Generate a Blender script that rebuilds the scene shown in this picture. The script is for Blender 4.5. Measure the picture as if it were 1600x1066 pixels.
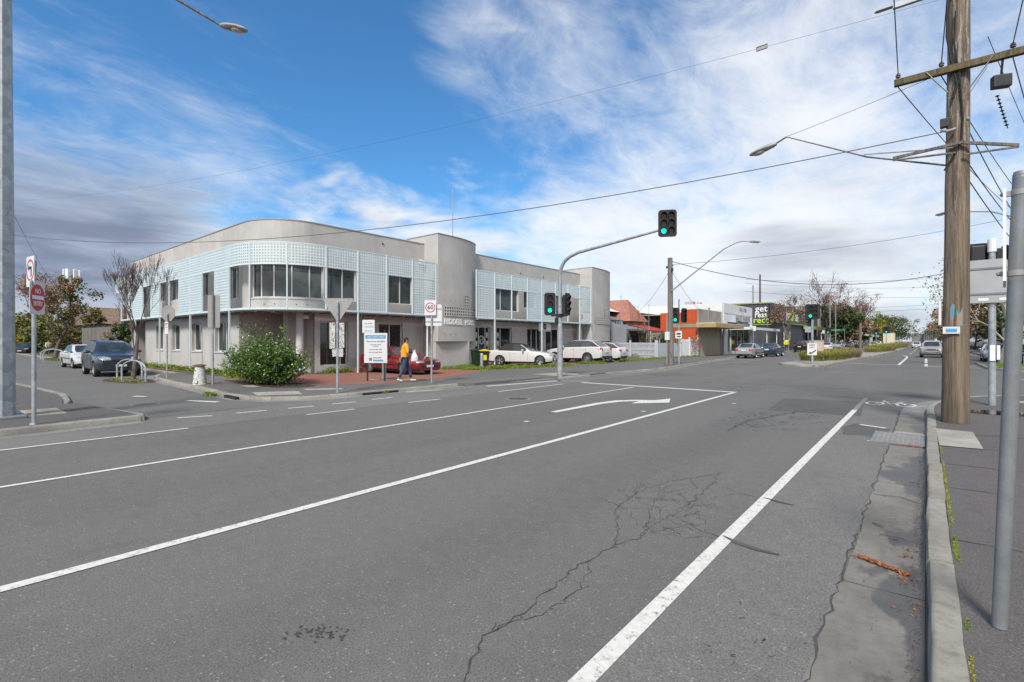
import bpy, bmesh, math, random
from mathutils import Vector, Matrix, noise

PI = math.pi
R = math.radians
scene = bpy.context.scene
for _o in list(bpy.data.objects):
    bpy.data.objects.remove(_o)

# ------------------------------------------------------------------ camera
EYE = 1.65
YAW = R(39.675)
cam_d = bpy.data.cameras.new("camera")
cam = bpy.data.objects.new("camera", cam_d)
scene.collection.objects.link(cam)
cam.location = (0, 0, EYE)
cam.rotation_euler = (R(90), 0, YAW)
cam_d.sensor_width = 36.0
cam_d.lens = 17.55
cam_d.clip_start = 0.05
cam_d.clip_end = 4000
scene.camera = cam
scene.render.resolution_x = 1024
scene.render.resolution_y = 682

# ------------------------------------------------------------------ sun
SUN_EL = R(46)
SUN_AZ = R(158)          # compass style: from +Y turning towards +X
sun_d = bpy.data.lights.new("sun", 'SUN')
sun_d.energy = 2.6
sun_d.angle = R(12)
sun_d.color = (1.0, 0.95, 0.88)
sun = bpy.data.objects.new("sun", sun_d)
scene.collection.objects.link(sun)
sd = Vector((math.sin(SUN_AZ) * math.cos(SUN_EL), math.cos(SUN_AZ) * math.cos(SUN_EL), math.sin(SUN_EL)))
sun.rotation_euler = (-sd).to_track_quat('-Z', 'Y').to_euler()

# ------------------------------------------------------------------ exposure
scene.view_settings.view_transform = 'Standard'
scene.view_settings.look = 'None'
scene.view_settings.exposure = 0.80
scene.view_settings.gamma = 1.0
scene.view_settings.use_curve_mapping = False
scene.cycles.max_bounces = 6
scene.cycles.transparent_max_bounces = 8
scene.cycles.caustics_reflective = False
scene.cycles.caustics_refractive = False

# ------------------------------------------------------------------ sky
world = bpy.data.worlds.new("World")
scene.world = world
world.use_nodes = True
nt = world.node_tree
nt.nodes.clear()
def N(t, **k):
    n = nt.nodes.new(t)
    for a, b in k.items():
        setattr(n, a, b)
    return n
def wl(a, b):
    nt.links.new(a, b)
w_out = N('ShaderNodeOutputWorld')
w_bg = N('ShaderNodeBackground')
w_bg.inputs['Strength'].default_value = 0.1
wl(w_bg.outputs[0], w_out.inputs[0])
w_sky = N('ShaderNodeTexSky', sky_type='NISHITA')
w_sky.sun_disc = False
w_sky.sun_elevation = SUN_EL
w_sky.sun_rotation = SUN_AZ
w_sky.altitude = 20
w_sky.air_density = 1.0
w_sky.dust_density = 0.3
w_sky.ozone_density = 3.0
w_tc = N('ShaderNodeTexCoord')
def wmath(op, a, b=None, c=None, clamp=False):
    n = N('ShaderNodeMath', operation=op)
    n.use_clamp = clamp
    for i, v in enumerate((a, b, c)):
        if v is None: continue
        if isinstance(v, (int, float)): n.inputs[i].default_value = v
        else: wl(v, n.inputs[i])
    return n.outputs[0]
w_sep = N('ShaderNodeSeparateXYZ'); wl(w_tc.outputs['Generated'], w_sep.inputs[0])
zc = wmath('MAXIMUM', w_sep.outputs[2], 0.0)
zq = wmath('ADD', zc, 0.16)
# clouds lie on a high flat layer: direction divided by its height
px_ = wmath('DIVIDE', w_sep.outputs[0], zq)
py_ = wmath('DIVIDE', w_sep.outputs[1], zq)
w_pl = N('ShaderNodeCombineXYZ'); wl(px_, w_pl.inputs[0]); wl(py_, w_pl.inputs[1])
def wnoise(vec, scale, detail, rough, dist, stretch=(1, 1, 1), rot=0, off=(0, 0, 0)):
    m = N('ShaderNodeMapping')
    m.inputs['Scale'].default_value = stretch
    m.inputs['Rotation'].default_value = (0, 0, rot)
    m.inputs['Location'].default_value = off
    wl(vec, m.inputs[0])
    n = N('ShaderNodeTexNoise')
    n.inputs['Scale'].default_value = scale
    n.inputs['Detail'].default_value = detail
    n.inputs['Roughness'].default_value = rough
    n.inputs['Distortion'].default_value = dist
    wl(m.outputs[0], n.inputs['Vector'])
    return n.outputs['Fac']
def wramp(fac, lo, hi):
    n = N('ShaderNodeMapRange', interpolation_type='SMOOTHSTEP')
    n.inputs[1].default_value = lo; n.inputs[2].default_value = hi
    wl(fac, n.inputs[0])
    return n.outputs[0]
def wdir(px, py):        # unit vector towards a place in the sky
    r = (px - 800) / 780.0; u = (532.5 - py) / 780.0
    v = Vector((-math.sin(YAW) + math.cos(YAW) * r, math.cos(YAW) + math.sin(YAW) * r, u))
    return v.normalized()
def wblob(px, py, inner, outer):
    """how close the view direction is to one direction (degrees)"""
    d = N('ShaderNodeVectorMath', operation='DOT_PRODUCT')
    wl(w_tc.outputs['Generated'], d.inputs[0]); d.inputs[1].default_value = wdir(px, py)
    return wramp(d.outputs['Value'], math.cos(R(outer)), math.cos(R(inner)))
def wmix(f, a, b):
    n = N('ShaderNodeMix', data_type='RGBA')
    if isinstance(f, (int, float)): n.inputs[0].default_value = f
    else: wl(f, n.inputs[0])
    for i, v in ((6, a), (7, b)):
        if isinstance(v, tuple): n.inputs[i].default_value = (*v, 1)
        else: wl(v, n.inputs[i])
    return n.outputs[2]
# blue of the clear parts: the physical sky, a little deeper and more saturated
w_deep = N('ShaderNodeMix', data_type='RGBA', blend_type='MULTIPLY')
w_deep.inputs[0].default_value = 1.0
wl(w_sky.outputs[0], w_deep.inputs[6]); w_deep.inputs[7].default_value = (0.42, 0.80, 1.0, 1)
blue = w_deep.outputs[2]
el = w_sep.outputs[2]
# fibrous high cloud
n_wisp = wnoise(w_pl.outputs[0], 1.3, 10, 0.62, 0.7, (1.0, 0.55, 1), R(40), (1.2, 4.0, 0))
n_fine = wnoise(w_pl.outputs[0], 5.0, 8, 0.66, 0.5, (1, 0.6, 1), R(40), (0, 0, 0))
fib = wmath('ADD', wmath('MULTIPLY', n_wisp, 0.60), wmath('MULTIPLY', n_fine, 0.40))
right = wblob(1560, 330, 12, 44)
mid = wblob(1060, 400, 2, 27)
low = wramp(el, 0.42, 0.0)
leftb = wblob(150, 300, 3, 25)
topm = wblob(800, 70, 0, 12)
clear = wblob(470, 40, 8, 32)
behind_d = N('ShaderNodeVectorMath', operation='DOT_PRODUCT')
wl(w_tc.outputs['Generated'], behind_d.inputs[0]); behind_d.inputs[1].default_value = (math.sin(YAW), -math.cos(YAW), 0.35)
behind = wramp(behind_d.outputs['Value'], -0.15, 0.35)  # unseen cloud cover behind the camera, added to whiten the fill light
cov = wmath('ADD', wmath('MULTIPLY', right, 0.32), wmath('MULTIPLY', mid, 0.36))
cov = wmath('ADD', cov, wmath('MULTIPLY', low, 0.30))
cov = wmath('ADD', cov, wmath('MULTIPLY', leftb, 0.30))
cov = wmath('ADD', cov, wmath('MULTIPLY', topm, 0.40))
cov = wmath('ADD', cov, wmath('MULTIPLY', behind, 0.75))
cov = wmath('SUBTRACT', cov, wmath('MULTIPLY', clear, 0.20))
dens = wmath('ADD', wmath('SUBTRACT', wmath('MULTIPLY', fib, 2.0), 1.0), wmath('ADD', cov, -0.02))
c_amt = wramp(dens, -0.05, 0.80)
c_amt = wmath('MULTIPLY', c_amt, 0.94)
shn = wnoise(w_pl.outputs[0], 0.8, 6, 0.6, 0.5, (1, 0.6, 1), R(40), (7, 2, 0))
sh = wramp(shn, 0.42, 0.80)
white = wmix(sh, (5.6, 5.7, 5.85), (4.0, 4.4, 5.0))
sky1 = wmix(c_amt, blue, white)
n_cu = wnoise(w_tc.outputs['Generated'], 5.0, 9, 0.55, 0.4, (1, 1, 2.6), 0, (0.3, 0.1, 0))
cu_m = wmath('ADD', wmath('MULTIPLY', wblob(520, 335, 0, 8), 0.30), wmath('MULTIPLY', wblob(690, 365, 0, 10), 0.26))
cu = wramp(wmath('ADD', n_cu, cu_m), 0.60, 0.88)
sky2 = wmix(wmath('MULTIPLY', cu, 0.9), sky1, (5.3, 5.4, 5.5))
# heavy grey-blue bank low on the left, a thinner one low on the right
n_dk = wnoise(w_tc.outputs['Generated'], 2.2, 7, 0.52, 0.5, (1, 1, 4.2), 0, (2.3, 0.6, 0.4))
dk_m = wmath('ADD', wmath('MULTIPLY', wblob(20, 405, 3, 19), 0.60), wmath('MULTIPLY', wblob(1330, 385, 1, 15), 0.26))
dk = wramp(wmath('ADD', n_dk, dk_m), 0.56, 1.02)
dkc = wmix(wramp(wnoise(w_tc.outputs['Generated'], 5, 6, 0.55, 0.2, (1, 1, 5.5), 0, (0, 3, 0)), 0.35, 0.7), (1.15, 1.4, 2.05), (2.3, 2.65, 3.4))
dk = wmath('MULTIPLY', dk, wramp(el, 0.34, 0.17))
sky3 = wmix(wmath('MULTIPLY', dk, 0.93), sky2, dkc)
hz = wmath('MULTIPLY', wramp(el, 0.10, 0.0), 0.6)
sky4 = wmix(hz, sky3, (4.3, 4.65, 5.0))
wl(sky4, w_bg.inputs['Color'])
# ------------------------------------------------------------------ helpers
COL = scene.collection
F_PX = 780.0
def _dir(px):
    r = (px - 800) / F_PX
    return (-math.sin(YAW) + math.cos(YAW) * r, math.cos(YAW) + math.sin(YAW) * r)
def ground(px, py, z=0.0):
    """spot on level ground seen at a pixel of the photograph"""
    d = F_PX * (EYE - z) / (py - 532.5); v = _dir(px)
    return (v[0] * d, v[1] * d)

def tag(o, label=None, cat=None, group=None, kind=None):
    if label: o['label'] = label
    if cat: o['category'] = cat
    if group: o['group'] = group
    if kind: o['kind'] = kind
    return o
def empty(name, loc=(0, 0, 0), rz=0.0, parent=None):
    o = bpy.data.objects.new(name, None)
    o.empty_display_size = 0.2
    COL.objects.link(o)
    o.location = loc; o.rotation_euler = (0, 0, rz)
    if parent: o.parent = parent
    return o
def thing(name, label, cat, loc=(0, 0, 0), rz=0.0, group=None):
    return tag(empty(name, loc, rz), label, cat, group)
def copy_tree(o, parent=None):
    c = o.copy(); COL.objects.link(c)
    if parent: c.parent = parent
    for ch in list(o.children):
        copy_tree(ch, c)
    return c

class MB:
    """collects faces, then links them as one mesh object"""
    def __init__(s):
        s.v = []; s.f = []; s.m = []
    def add(s, verts, faces, mat=0):
        b = len(s.v)
        s.v += [tuple(q) for q in verts]
        s.f += [tuple(i + b for i in f) for f in faces]
        s.m += [mat] * len(faces)
        return s
    def box(s, x0, x1, y0, y1, z0, z1, mat=0):
        v = [(x0, y0, z0), (x1, y0, z0), (x1, y1, z0), (x0, y1, z0), (x0, y0, z1), (x1, y0, z1), (x1, y1, z1), (x0, y1, z1)]
        return s.add(v, [(0, 3, 2, 1), (4, 5, 6, 7), (0, 1, 5, 4), (1, 2, 6, 5), (2, 3, 7, 6), (3, 0, 4, 7)], mat)
    def obox(s, c, size, rz=0, mat=0, M=None):
        hx, hy, hz = size[0] / 2, size[1] / 2, size[2] / 2
        if M is None: M = Matrix.Translation(c) @ Matrix.Rotation(rz, 4, 'Z')
        else: M = Matrix.Translation(c) @ M
        v = [M @ Vector((x, y, z)) for z in (-hz, hz) for x, y in ((-hx, -hy), (hx, -hy), (hx, hy), (-hx, hy))]
        return s.add(v, [(0, 3, 2, 1), (4, 5, 6, 7), (0, 1, 5, 4), (1, 2, 6, 5), (2, 3, 7, 6), (3, 0, 4, 7)], mat)
    def bar(s, a, b, w, h, mat=0):
        a = Vector(a); b = Vector(b); d = (b - a); L = d.length; d.normalize()
        up = Vector((0, 0, 1)) if abs(d.z) < 0.95 else Vector((0, 1, 0))
        sx = d.cross(up).normalized() * w / 2; sz = sx.normalized().cross(d) * h / 2
        v = [p + i * sx + j * sz for p in (a, b) for i, j in ((-1, -1), (1, -1), (1, 1), (-1, 1))]
        return s.add(v, [(3, 2, 1, 0), (4, 5, 6, 7), (0, 1, 5, 4), (1, 2, 6, 5), (2, 3, 7, 6), (3, 0, 4, 7)], mat)
    def prism(s, poly, z0, z1, mat=0, top=True, bottom=True, side=None):
        n = len(poly)
        ar = sum(poly[i][0] * poly[(i + 1) % n][1] - poly[(i + 1) % n][0] * poly[i][1] for i in range(n))
        if ar < 0: poly = poly[::-1]
        v = [(x, y, z0) for x, y in poly] + [(x, y, z1) for x, y in poly]
        f = [(i, (i + 1) % n, n + (i + 1) % n, n + i) for i in range(n)]
        s.add(v, f, mat if side is None else side)
        if top: s.add([(x, y, z1) for x, y in poly], [tuple(range(n))], mat)
        if bottom: s.add([(x, y, z0) for x, y in poly], [tuple(range(n))[::-1]], mat)
        return s
    def prism_y(s, poly, y0, y1, mat=0):
        """polygon in x,z pushed along y"""
        n = len(poly)
        v = [(x, y0, z) for x, z in poly] + [(x, y1, z) for x, z in poly]
        f = [(i, (i + 1) % n, n + (i + 1) % n, n + i) for i in range(n)] + [tuple(range(n))[::-1], tuple(range(n, 2 * n))]
        return s.add(v, f, mat)
    def prism_x(s, poly, x0, x1, mat=0):
        n = len(poly)
        v = [(x0, y, z) for y, z in poly] + [(x1, y, z) for y, z in poly]
        f = [(i, (i + 1) % n, n + (i + 1) % n, n + i) for i in range(n)] + [tuple(range(n))[::-1], tuple(range(n, 2 * n))]
        return s.add(v, f, mat)
    def tube(s, pts, rad, n=8, mat=0, caps=True):
        pts = [Vector(p) for p in pts]
        if not hasattr(rad, '__len__'): rad = [rad] * len(pts)
        t = (pts[1] - pts[0]).normalized()
        u = t.orthogonal().normalized()
        verts = []
        for i, p in enumerate(pts):
            if i == 0: d = t
            elif i == len(pts) - 1: d = (pts[i] - pts[i - 1]).normalized()
            else:
                d = ((pts[i + 1] - pts[i]).normalized() + (pts[i] - pts[i - 1]).normalized())
                d = d.normalized() if d.length > 1e-6 else t
            u = (u - d * u.dot(d))
            u = u.normalized() if u.length > 1e-6 else d.orthogonal().normalized()
            w = d.cross(u)
            for k in range(n):
                a = 2 * PI * k / n
                verts.append(p + (u * math.cos(a) + w * math.sin(a)) * rad[i])
        f = []
        for i in range(len(pts) - 1):
            for k in range(n):
                a = i * n + k; b = i * n + (k + 1) % n
                f.append((a, b, b + n, a + n))
        if caps:
            f.append(tuple(range(n))[::-1]); f.append(tuple(range((len(pts) - 1) * n, len(pts) * n)))
        return s.add(verts, f, mat)
    def lathe(s, prof, c=(0, 0, 0), n=16, mat=0, axis='z', caps=True):
        verts = []
        for r, z in prof:
            for k in range(n):
                a = 2 * PI * k / n
                p = (r * math.cos(a), r * math.sin(a), z)
                if axis == 'y': p = (p[0], p[2], p[1])
                if axis == 'x': p = (p[2], p[0], p[1])
                verts.append((p[0] + c[0], p[1] + c[1], p[2] + c[2]))
        f = []
        for i in range(len(prof) - 1):
            for k in range(n):
                a = i * n + k; b = i * n + (k + 1) % n
                q = (a, b, b + n, a + n)
                f.append(q if axis != 'y' else q[::-1])
        if caps:
            e = tuple(range(n)); g = tuple(range((len(prof) - 1) * n, len(prof) * n))
            f.append(e[::-1] if axis != 'y' else e); f.append(g if axis != 'y' else g[::-1])
        return s.add(verts, f, mat)
    def ball(s, c, r, n=10, m=7, mat=0):
        if not hasattr(r, '__len__'): r = (r, r, r)
        prof = [(math.sin(PI * i / m), -math.cos(PI * i / m)) for i in range(m + 1)]
        verts = []
        for q, z in prof:
            for k in range(n):
                a = 2 * PI * k / n
                verts.append((c[0] + r[0] * q * math.cos(a), c[1] + r[1] * q * math.sin(a), c[2] + r[2] * z))
        f = []
        for i in range(m):
            for k in range(n):
                a = i * n + k; b = i * n + (k + 1) % n
                f.append((a, b, b + n, a + n))
        return s.add(verts, f, mat)
    def ribbon(s, pts, w, z=0.0, mat=0):
        """flat strip on the ground along 2-D points; w may vary"""
        P = [Vector((p[0], p[1])) for p in pts]
        if not hasattr(w, '__len__'): w = [w] * len(P)
        v = []
        for i, p in enumerate(P):
            a = P[max(0, i - 1)]; b = P[min(len(P) - 1, i + 1)]
            d = (b - a).normalized(); nrm = Vector((-d.y, d.x))
            v += [(p.x + nrm.x * w[i] / 2, p.y + nrm.y * w[i] / 2, z), (p.x - nrm.x * w[i] / 2, p.y - nrm.y * w[i] / 2, z)]
        f = [(2 * i, 2 * i + 1, 2 * i + 3, 2 * i + 2) for i in range(len(P) - 1)]
        return s.add(v, f, mat)
    def flat(s, poly, z, mat=0):
        n = len(poly)
        ar = sum(poly[i][0] * poly[(i + 1) % n][1] - poly[(i + 1) % n][0] * poly[i][1] for i in range(n))
        if ar < 0: poly = poly[::-1]
        return s.add([(x, y, z) for x, y in poly], [tuple(range(n))], mat)
    def build(s, name, mats, parent=None, off=None, smooth=None, bevel=0, loc=None, rz=0):
        """off: world point the vertices are taken relative to"""
        if off is None: off = (0, 0, 0)
        me = bpy.data.meshes.new(name)
        me.from_pydata([(a - off[0], b - off[1], c - off[2]) for a, b, c in s.v], [], s.f)
        if not isinstance(mats, (list, tuple)): mats = [mats]
        for m in mats: me.materials.append(m)
        me.polygons.foreach_set('material_index', s.m)
        if bevel:
            bm = bmesh.new(); bm.from_mesh(me)
            bmesh.ops.remove_doubles(bm, verts=bm.verts, dist=1e-5)
            ed = [e for e in bm.edges if len(e.link_faces) == 2 and e.calc_face_angle(0) > R(35)]
            bmesh.ops.bevel(bm, geom=ed, offset=bevel, segments=2, affect='EDGES', profile=0.6)
            bm.to_mesh(me); bm.free()
        if smooth:
            me.polygons.foreach_set('use_smooth', [True] * len(me.polygons))
            me.set_sharp_from_angle(angle=R(smooth))
        me.update()
        o = bpy.data.objects.new(name, me)
        COL.objects.link(o)
        if parent: o.parent = parent
        if loc is not None: o.location = loc
        elif parent is None: o.location = off
        o.rotation_euler = (0, 0, rz)
        return o

# ------------------------------------------------------------------ materials
def srgb(r, g, b):
    f = lambda c: ((c / 255.0) / 12.92 if c / 255.0 <= 0.04045 else ((c / 255.0 + 0.055) / 1.055) ** 2.4)
    return (f(r), f(g), f(b))
class MT:
    """small node-tree builder for a principled material"""
    def __init__(s, name):
        s.m = bpy.data.materials.new(name); s.m.use_nodes = True
        s.t = s.m.node_tree; s.p = s.t.nodes['Principled BSDF']
        s.tc = s.t.nodes.new('ShaderNodeTexCoord')
        s.co = s.tc.outputs['Object']
    def n(s, t, **k):
        q = s.t.nodes.new(t)
        for a, b in k.items(): setattr(q, a, b)
        return q
    def l(s, a, b): s.t.links.new(a, b)
    def map(s, sc=(1, 1, 1), rot=(0, 0, 0), loc=(0, 0, 0), src=None):
        q = s.n('ShaderNodeMapping')
        q.inputs['Scale'].default_value = sc; q.inputs['Rotation'].default_value = rot; q.inputs['Location'].default_value = loc
        s.l(src or s.co, q.inputs[0]); return q.outputs[0]
    def noise(s, scale, detail=4, rough=0.55, vec=None, dist=0):
        q = s.n('ShaderNodeTexNoise'); q.inputs['Scale'].default_value = scale
        q.inputs['Detail'].default_value = detail; q.inputs['Roughness'].default_value = rough
        q.inputs['Distortion'].default_value = dist
        s.l(vec or s.co, q.inputs['Vector']); return q.outputs['Fac']
    def voro(s, scale, feature='F1', vec=None, out='Distance'):
        q = s.n('ShaderNodeTexVoronoi', feature=feature); q.inputs['Scale'].default_value = scale
        s.l(vec or s.co, q.inputs['Vector']); return q.outputs[out]
    def rng(s, fac, lo, hi, a=0.0, b=1.0):
        q = s.n('ShaderNodeMapRange', interpolation_type='SMOOTHSTEP')
        for i, v in enumerate((lo, hi, a, b)): q.inputs[i + 1].default_value = v
        s.l(fac, q.inputs[0]); return q.outputs[0]
    def math(s, op, a, b=None):
        q = s.n('ShaderNodeMath', operation=op)
        for i, v in enumerate((a, b)):
            if v is None: continue
            if isinstance(v, (int, float)): q.inputs[i].default_value = v
            else: s.l(v, q.inputs[i])
        return q.outputs[0]
    def mix(s, f, a, b, blend='MIX'):
        q = s.n('ShaderNodeMix', data_type='RGBA', blend_type=blend)
        if isinstance(f, (int, float)): q.inputs[0].default_value = f
        else: s.l(f, q.inputs[0])
        for i, v in ((6, a), (7, b)):
            if isinstance(v, (tuple, list)): q.inputs[i].default_value = (*v[:3], 1)
            else: s.l(v, q.inputs[i])
        return q.outputs[2]
    def base(s, v):
        if isinstance(v, (tuple, list)): s.p.inputs['Base Color'].default_value = (*v[:3], 1)
        else: s.l(v, s.p.inputs['Base Color'])
    def set(s, k, v):
        if isinstance(v, (int, float)): s.p.inputs[k].default_value = v
        elif isinstance(v, tuple): s.p.inputs[k].default_value = (*v, 1)
        else: s.l(v, s.p.inputs[k])
    def bump(s, h, strength=0.3, dist=0.01):
        q = s.n('ShaderNodeBump'); q.inputs['Strength'].default_value = strength; q.inputs['Distance'].default_value = dist
        s.l(h, q.inputs['Height']); s.l(q.outputs[0], s.p.inputs['Normal'])
    def xyz(s, i, src=None):
        q = s.n('ShaderNodeSeparateXYZ'); s.l(src or s.co, q.inputs[0]); return q.outputs[i]
def scl(c, k): return tuple(min(1.0, x * k) for x in c)
def pm(name, col, rough=0.6, metal=0.0, var=0.12, scale=3.0, bump=0.0, bscale=40, spec=None, coat=0.0, fine=0.0):
    t = MT(name)
    f = t.rng(t.noise(scale, 5, 0.6), 0.3, 0.7)
    c = t.mix(f, scl(col, 1 - var), scl(col, 1 + var))
    if fine:
        c = t.mix(t.rng(t.noise(scale * 30, 3, 0.6), 0.3, 0.7), c, t.mix(1.0, c, (1 - fine,) * 3, 'MULTIPLY'))
    t.base(c)
    t.set('Roughness', rough); t.set('Metallic', metal)
    if spec is not None: t.set('Specular IOR Level', spec)
    if coat: t.set('Coat Weight', coat); t.set('Coat Roughness', 0.05)
    if bump: t.bump(t.noise(bscale, 4, 0.6), bump, 0.01)
    return t.m

# lettering: real glyph outlines turned into mesh
def glyphs(text, size=1.0, ext=0.0, align='CENTER', spacing=1.0, bold=0.0):
    cu = bpy.data.curves.new('lettering', 'FONT')
    cu.body = text; cu.size = size; cu.extrude = ext; cu.align_x = align; cu.align_y = 'CENTER'
    cu.space_character = spacing; cu.offset = bold; cu.resolution_u = 2
    ob = bpy.data.objects.new('lettering', cu); COL.objects.link(ob)
    dg = bpy.context.evaluated_depsgraph_get()
    me = bpy.data.meshes.new_from_object(ob.evaluated_get(dg))
    v = [tuple(q.co) for q in me.vertices]; f = [tuple(p.vertices) for p in me.polygons]
    bpy.data.objects.remove(ob); bpy.data.curves.remove(cu); bpy.data.meshes.remove(me)
    return v, f
def text_on(mb, text, size, origin, ux, uz=(0, 0, 1), mat=0, ext=0.002, align='CENTER', spacing=1.0, sx=1.0, bold=0.012):
    """write onto a plane: ux = reading direction, uz = up"""
    v, f = glyphs(text, size, ext, align, spacing, bold * size)
    o = Vector(origin); ux = Vector(ux).normalized(); uz = Vector(uz).normalized(); n = ux.cross(uz)
    mb.add([o + ux * a * sx + uz * b + n * c for a, b, c in v], f, mat)
# ------------------------------------------------------------------ surface materials
def asphalt(name, col, speck=0.5, tone=(1.0, 1.0, 1.0), track=True):
    t = MT(name)
    big = t.rng(t.noise(0.22, 6, 0.65), 0.34, 0.66)
    c = t.mix(big, scl(col, 0.70), scl(col, 1.25))
    if track:      # long worn lanes along the traffic
        tr = t.rng(t.noise(1.0, 4, 0.55, t.map((0.55, 0.035, 1))), 0.35, 0.68)
        c = t.mix(t.math('MULTIPLY', tr, 0.55), c, scl(col, 1.6))
        tr2 = t.rng(t.noise(1.0, 5, 0.6, t.map((1.3, 0.10, 1), loc=(5, 2, 0))), 0.52, 0.78)
        c = t.mix(t.math('MULTIPLY', tr2, 0.6), c, scl(col, 0.60))
        # polished wheel paths and the dark drip line between them
        xx = t.xyz(0); wob = t.math('MULTIPLY', t.noise(0.5, 2, 0.5, t.map((0.0, 0.12, 0))), 0.5)
        xw = t.math('ADD', xx, wob)
        for xc, g_, k_ in ((-2.05, 1.55, .50), (-3.75, 1.55, .50), (-5.8, 1.45, .45), (-7.4, 1.45, .45), (-8.9, 1.4, .4), (-10.2, 1.4, .4), (-3.0, .62, .45), (-6.6, .66, .42), (-9.6, .70, .35)):
            dd = t.math('ABSOLUTE', t.math('SUBTRACT', xw, xc + .25))
            m_ = t.math('MULTIPLY', t.rng(dd, 0.62, 0.05), t.rng(t.noise(1.0, 4, 0.6, t.map((.8, .07, 1), loc=(xc, 1, 0))), 0.30, 0.62))
            c = t.mix(t.math('MULTIPLY', m_, k_), c, scl(col, g_))
    mid = t.rng(t.noise(7, 6, 0.65), 0.3, 0.7)
    c = t.mix(0.5, c, t.mix(mid, scl(col, 0.8), scl(col, 1.2)))
    # aggregate: pale chips and dark pits
    v = t.n('ShaderNodeTexVoronoi'); v.inputs['Scale'].default_value = 48
    t.l(t.co, v.inputs['Vector'])
    sx = t.n('ShaderNodeSeparateColor'); t.l(v.outputs['Color'], sx.inputs[0])
    chip = t.math('MULTIPLY', t.rng(sx.outputs[0], 0.86, 0.93), t.rng(v.outputs['Distance'], 0.42, 0.2))
    c = t.mix(t.math('MULTIPLY', chip, speck), c, scl(col, 3.0))
    chip2 = t.math('MULTIPLY', t.rng(sx.outputs[1], 0.55, 0.9), t.rng(v.outputs['Distance'], 0.5, 0.25))
    c = t.mix(t.math('MULTIPLY', chip2, 0.5), c, scl(col, 1.6))
    pit = t.rng(t.noise(95, 3, 0.6), 0.50, 0.66)
    c = t.mix(t.math('MULTIPLY', pit, 0.72), c, scl(col, 0.30))
    stain = t.rng(t.noise(0.9, 7, 0.7, t.map((1, .6, 1), loc=(9, 3, 0))), 0.56, 0.74)
    c = t.mix(t.math('MULTIPLY', stain, 0.42), c, scl(col, 0.55))
    v3 = t.rng(t.noise(80, 4, 0.7), 0.35, 0.68)
    c = t.mix(0.42, c, t.mix(v3, scl(col, 0.45), scl(col, 1.55)))
    t.base(c); t.set('Roughness', 0.86); t.set('Specular IOR Level', 0.3)
    t.bump(t.noise(150, 4, 0.65), 0.6, 0.005)
    return t.m
M_ROAD = asphalt('road asphalt', (0.128, 0.124, 0.117), 0.9)
M_BIKE = asphalt('bike lane asphalt', (0.160, 0.155, 0.147), 0.6, track=False)
M_SIDE = asphalt('side street asphalt', (0.138, 0.134, 0.127), 0.4, track=False)
M_PAVE = asphalt('footpath asphalt', (0.108, 0.100, 0.096), 0.6, track=False)
M_PAVE2 = asphalt('building footpath asphalt', (0.134, 0.129, 0.123), 0.3, track=False)
M_PATCH = asphalt('patched asphalt', (0.100, 0.098, 0.096), 0.5, track=False)

def concrete(name, col, wet=False, dirty=0.5, scale=1.2):
    t = MT(name)
    a = t.rng(t.noise(scale, 7, 0.62), 0.3, 0.72)
    c = t.mix(a, scl(col, 1.15), scl(col, 0.74))
    s = t.rng(t.noise(14, 6, 0.7), 0.42, 0.75)
    c = t.mix(t.math('MULTIPLY', s, dirty), c, scl(col, 0.45))
    c = t.mix(t.math('MULTIPLY', t.rng(t.noise(170, 2, 0.5), 0.6, 0.7), 0.5), c, scl(col, 0.5))
    r = 0.85
    if wet:      # damp silt lying against the kerb
        xx = t.xyz(0)
        g = t.math('ADD', t.noise(1.6, 5, 0.6, t.map((1.0, 0.55, 1))), t.math('MULTIPLY', xx, 0.42))
        w = t.rng(g, 0.40, 0.46)
        c = t.mix(t.math('MULTIPLY', w, 0.72), c, (0.055, 0.052, 0.054))
        r = t.rng(w, 0, 1, 0.85, 0.5)
    t.base(c); t.set('Roughness', r)
    t.bump(t.noise(60, 4, 0.6), 0.35, 0.005)
    return t.m
M_KERB = concrete('kerb concrete', (0.27, 0.255, 0.215), dirty=0.6)
M_KERB2 = concrete('old kerb stone', (0.26, 0.25, 0.225), dirty=0.6)
M_GUTTER = concrete('gutter concrete', (0.175, 0.165, 0.145), wet=True, dirty=0.45)
M_GUTTER2 = concrete('worn gutter concrete', (0.215, 0.21, 0.20), dirty=0.5)
M_SLAB = concrete('pale concrete slab', (0.33, 0.31, 0.26), dirty=0.5)

def paint_mat(name, col=(0.62, 0.61, 0.57), wear=0.5, along=(2, 2, 1)):
    t = MT(name)
    n1 = t.noise(9, 7, 0.72, t.map(along)); n2 = t.noise(55, 4, 0.7)
    # thin cross cracks in the thick paint
    cr = t.rng(t.voro(5.5, 'DISTANCE_TO_EDGE', t.map((1.0, 0.9, 1), loc=(0.3, 0.1, 0))), 0.022, 0.006)
    w = t.math('MAXIMUM', t.rng(t.math('ADD', n1, t.math('MULTIPLY', n2, 0.35)), 0.78 - 0.10 * wear, 0.88 - 0.08 * wear), t.math('MULTIPLY', cr, 0.6 * wear))
    c = t.mix(t.rng(n1, 0.35, 0.65), col, scl(col, 0.82))
    t.base(t.mix(w, c, (0.15, 0.148, 0.146)))
    t.set('Roughness', 0.75)
    return t.m
M_LINE = paint_mat('road marking paint', wear=0.35)
M_LINE_W = paint_mat('worn road marking paint', (0.50, 0.49, 0.47), 2.4)
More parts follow.
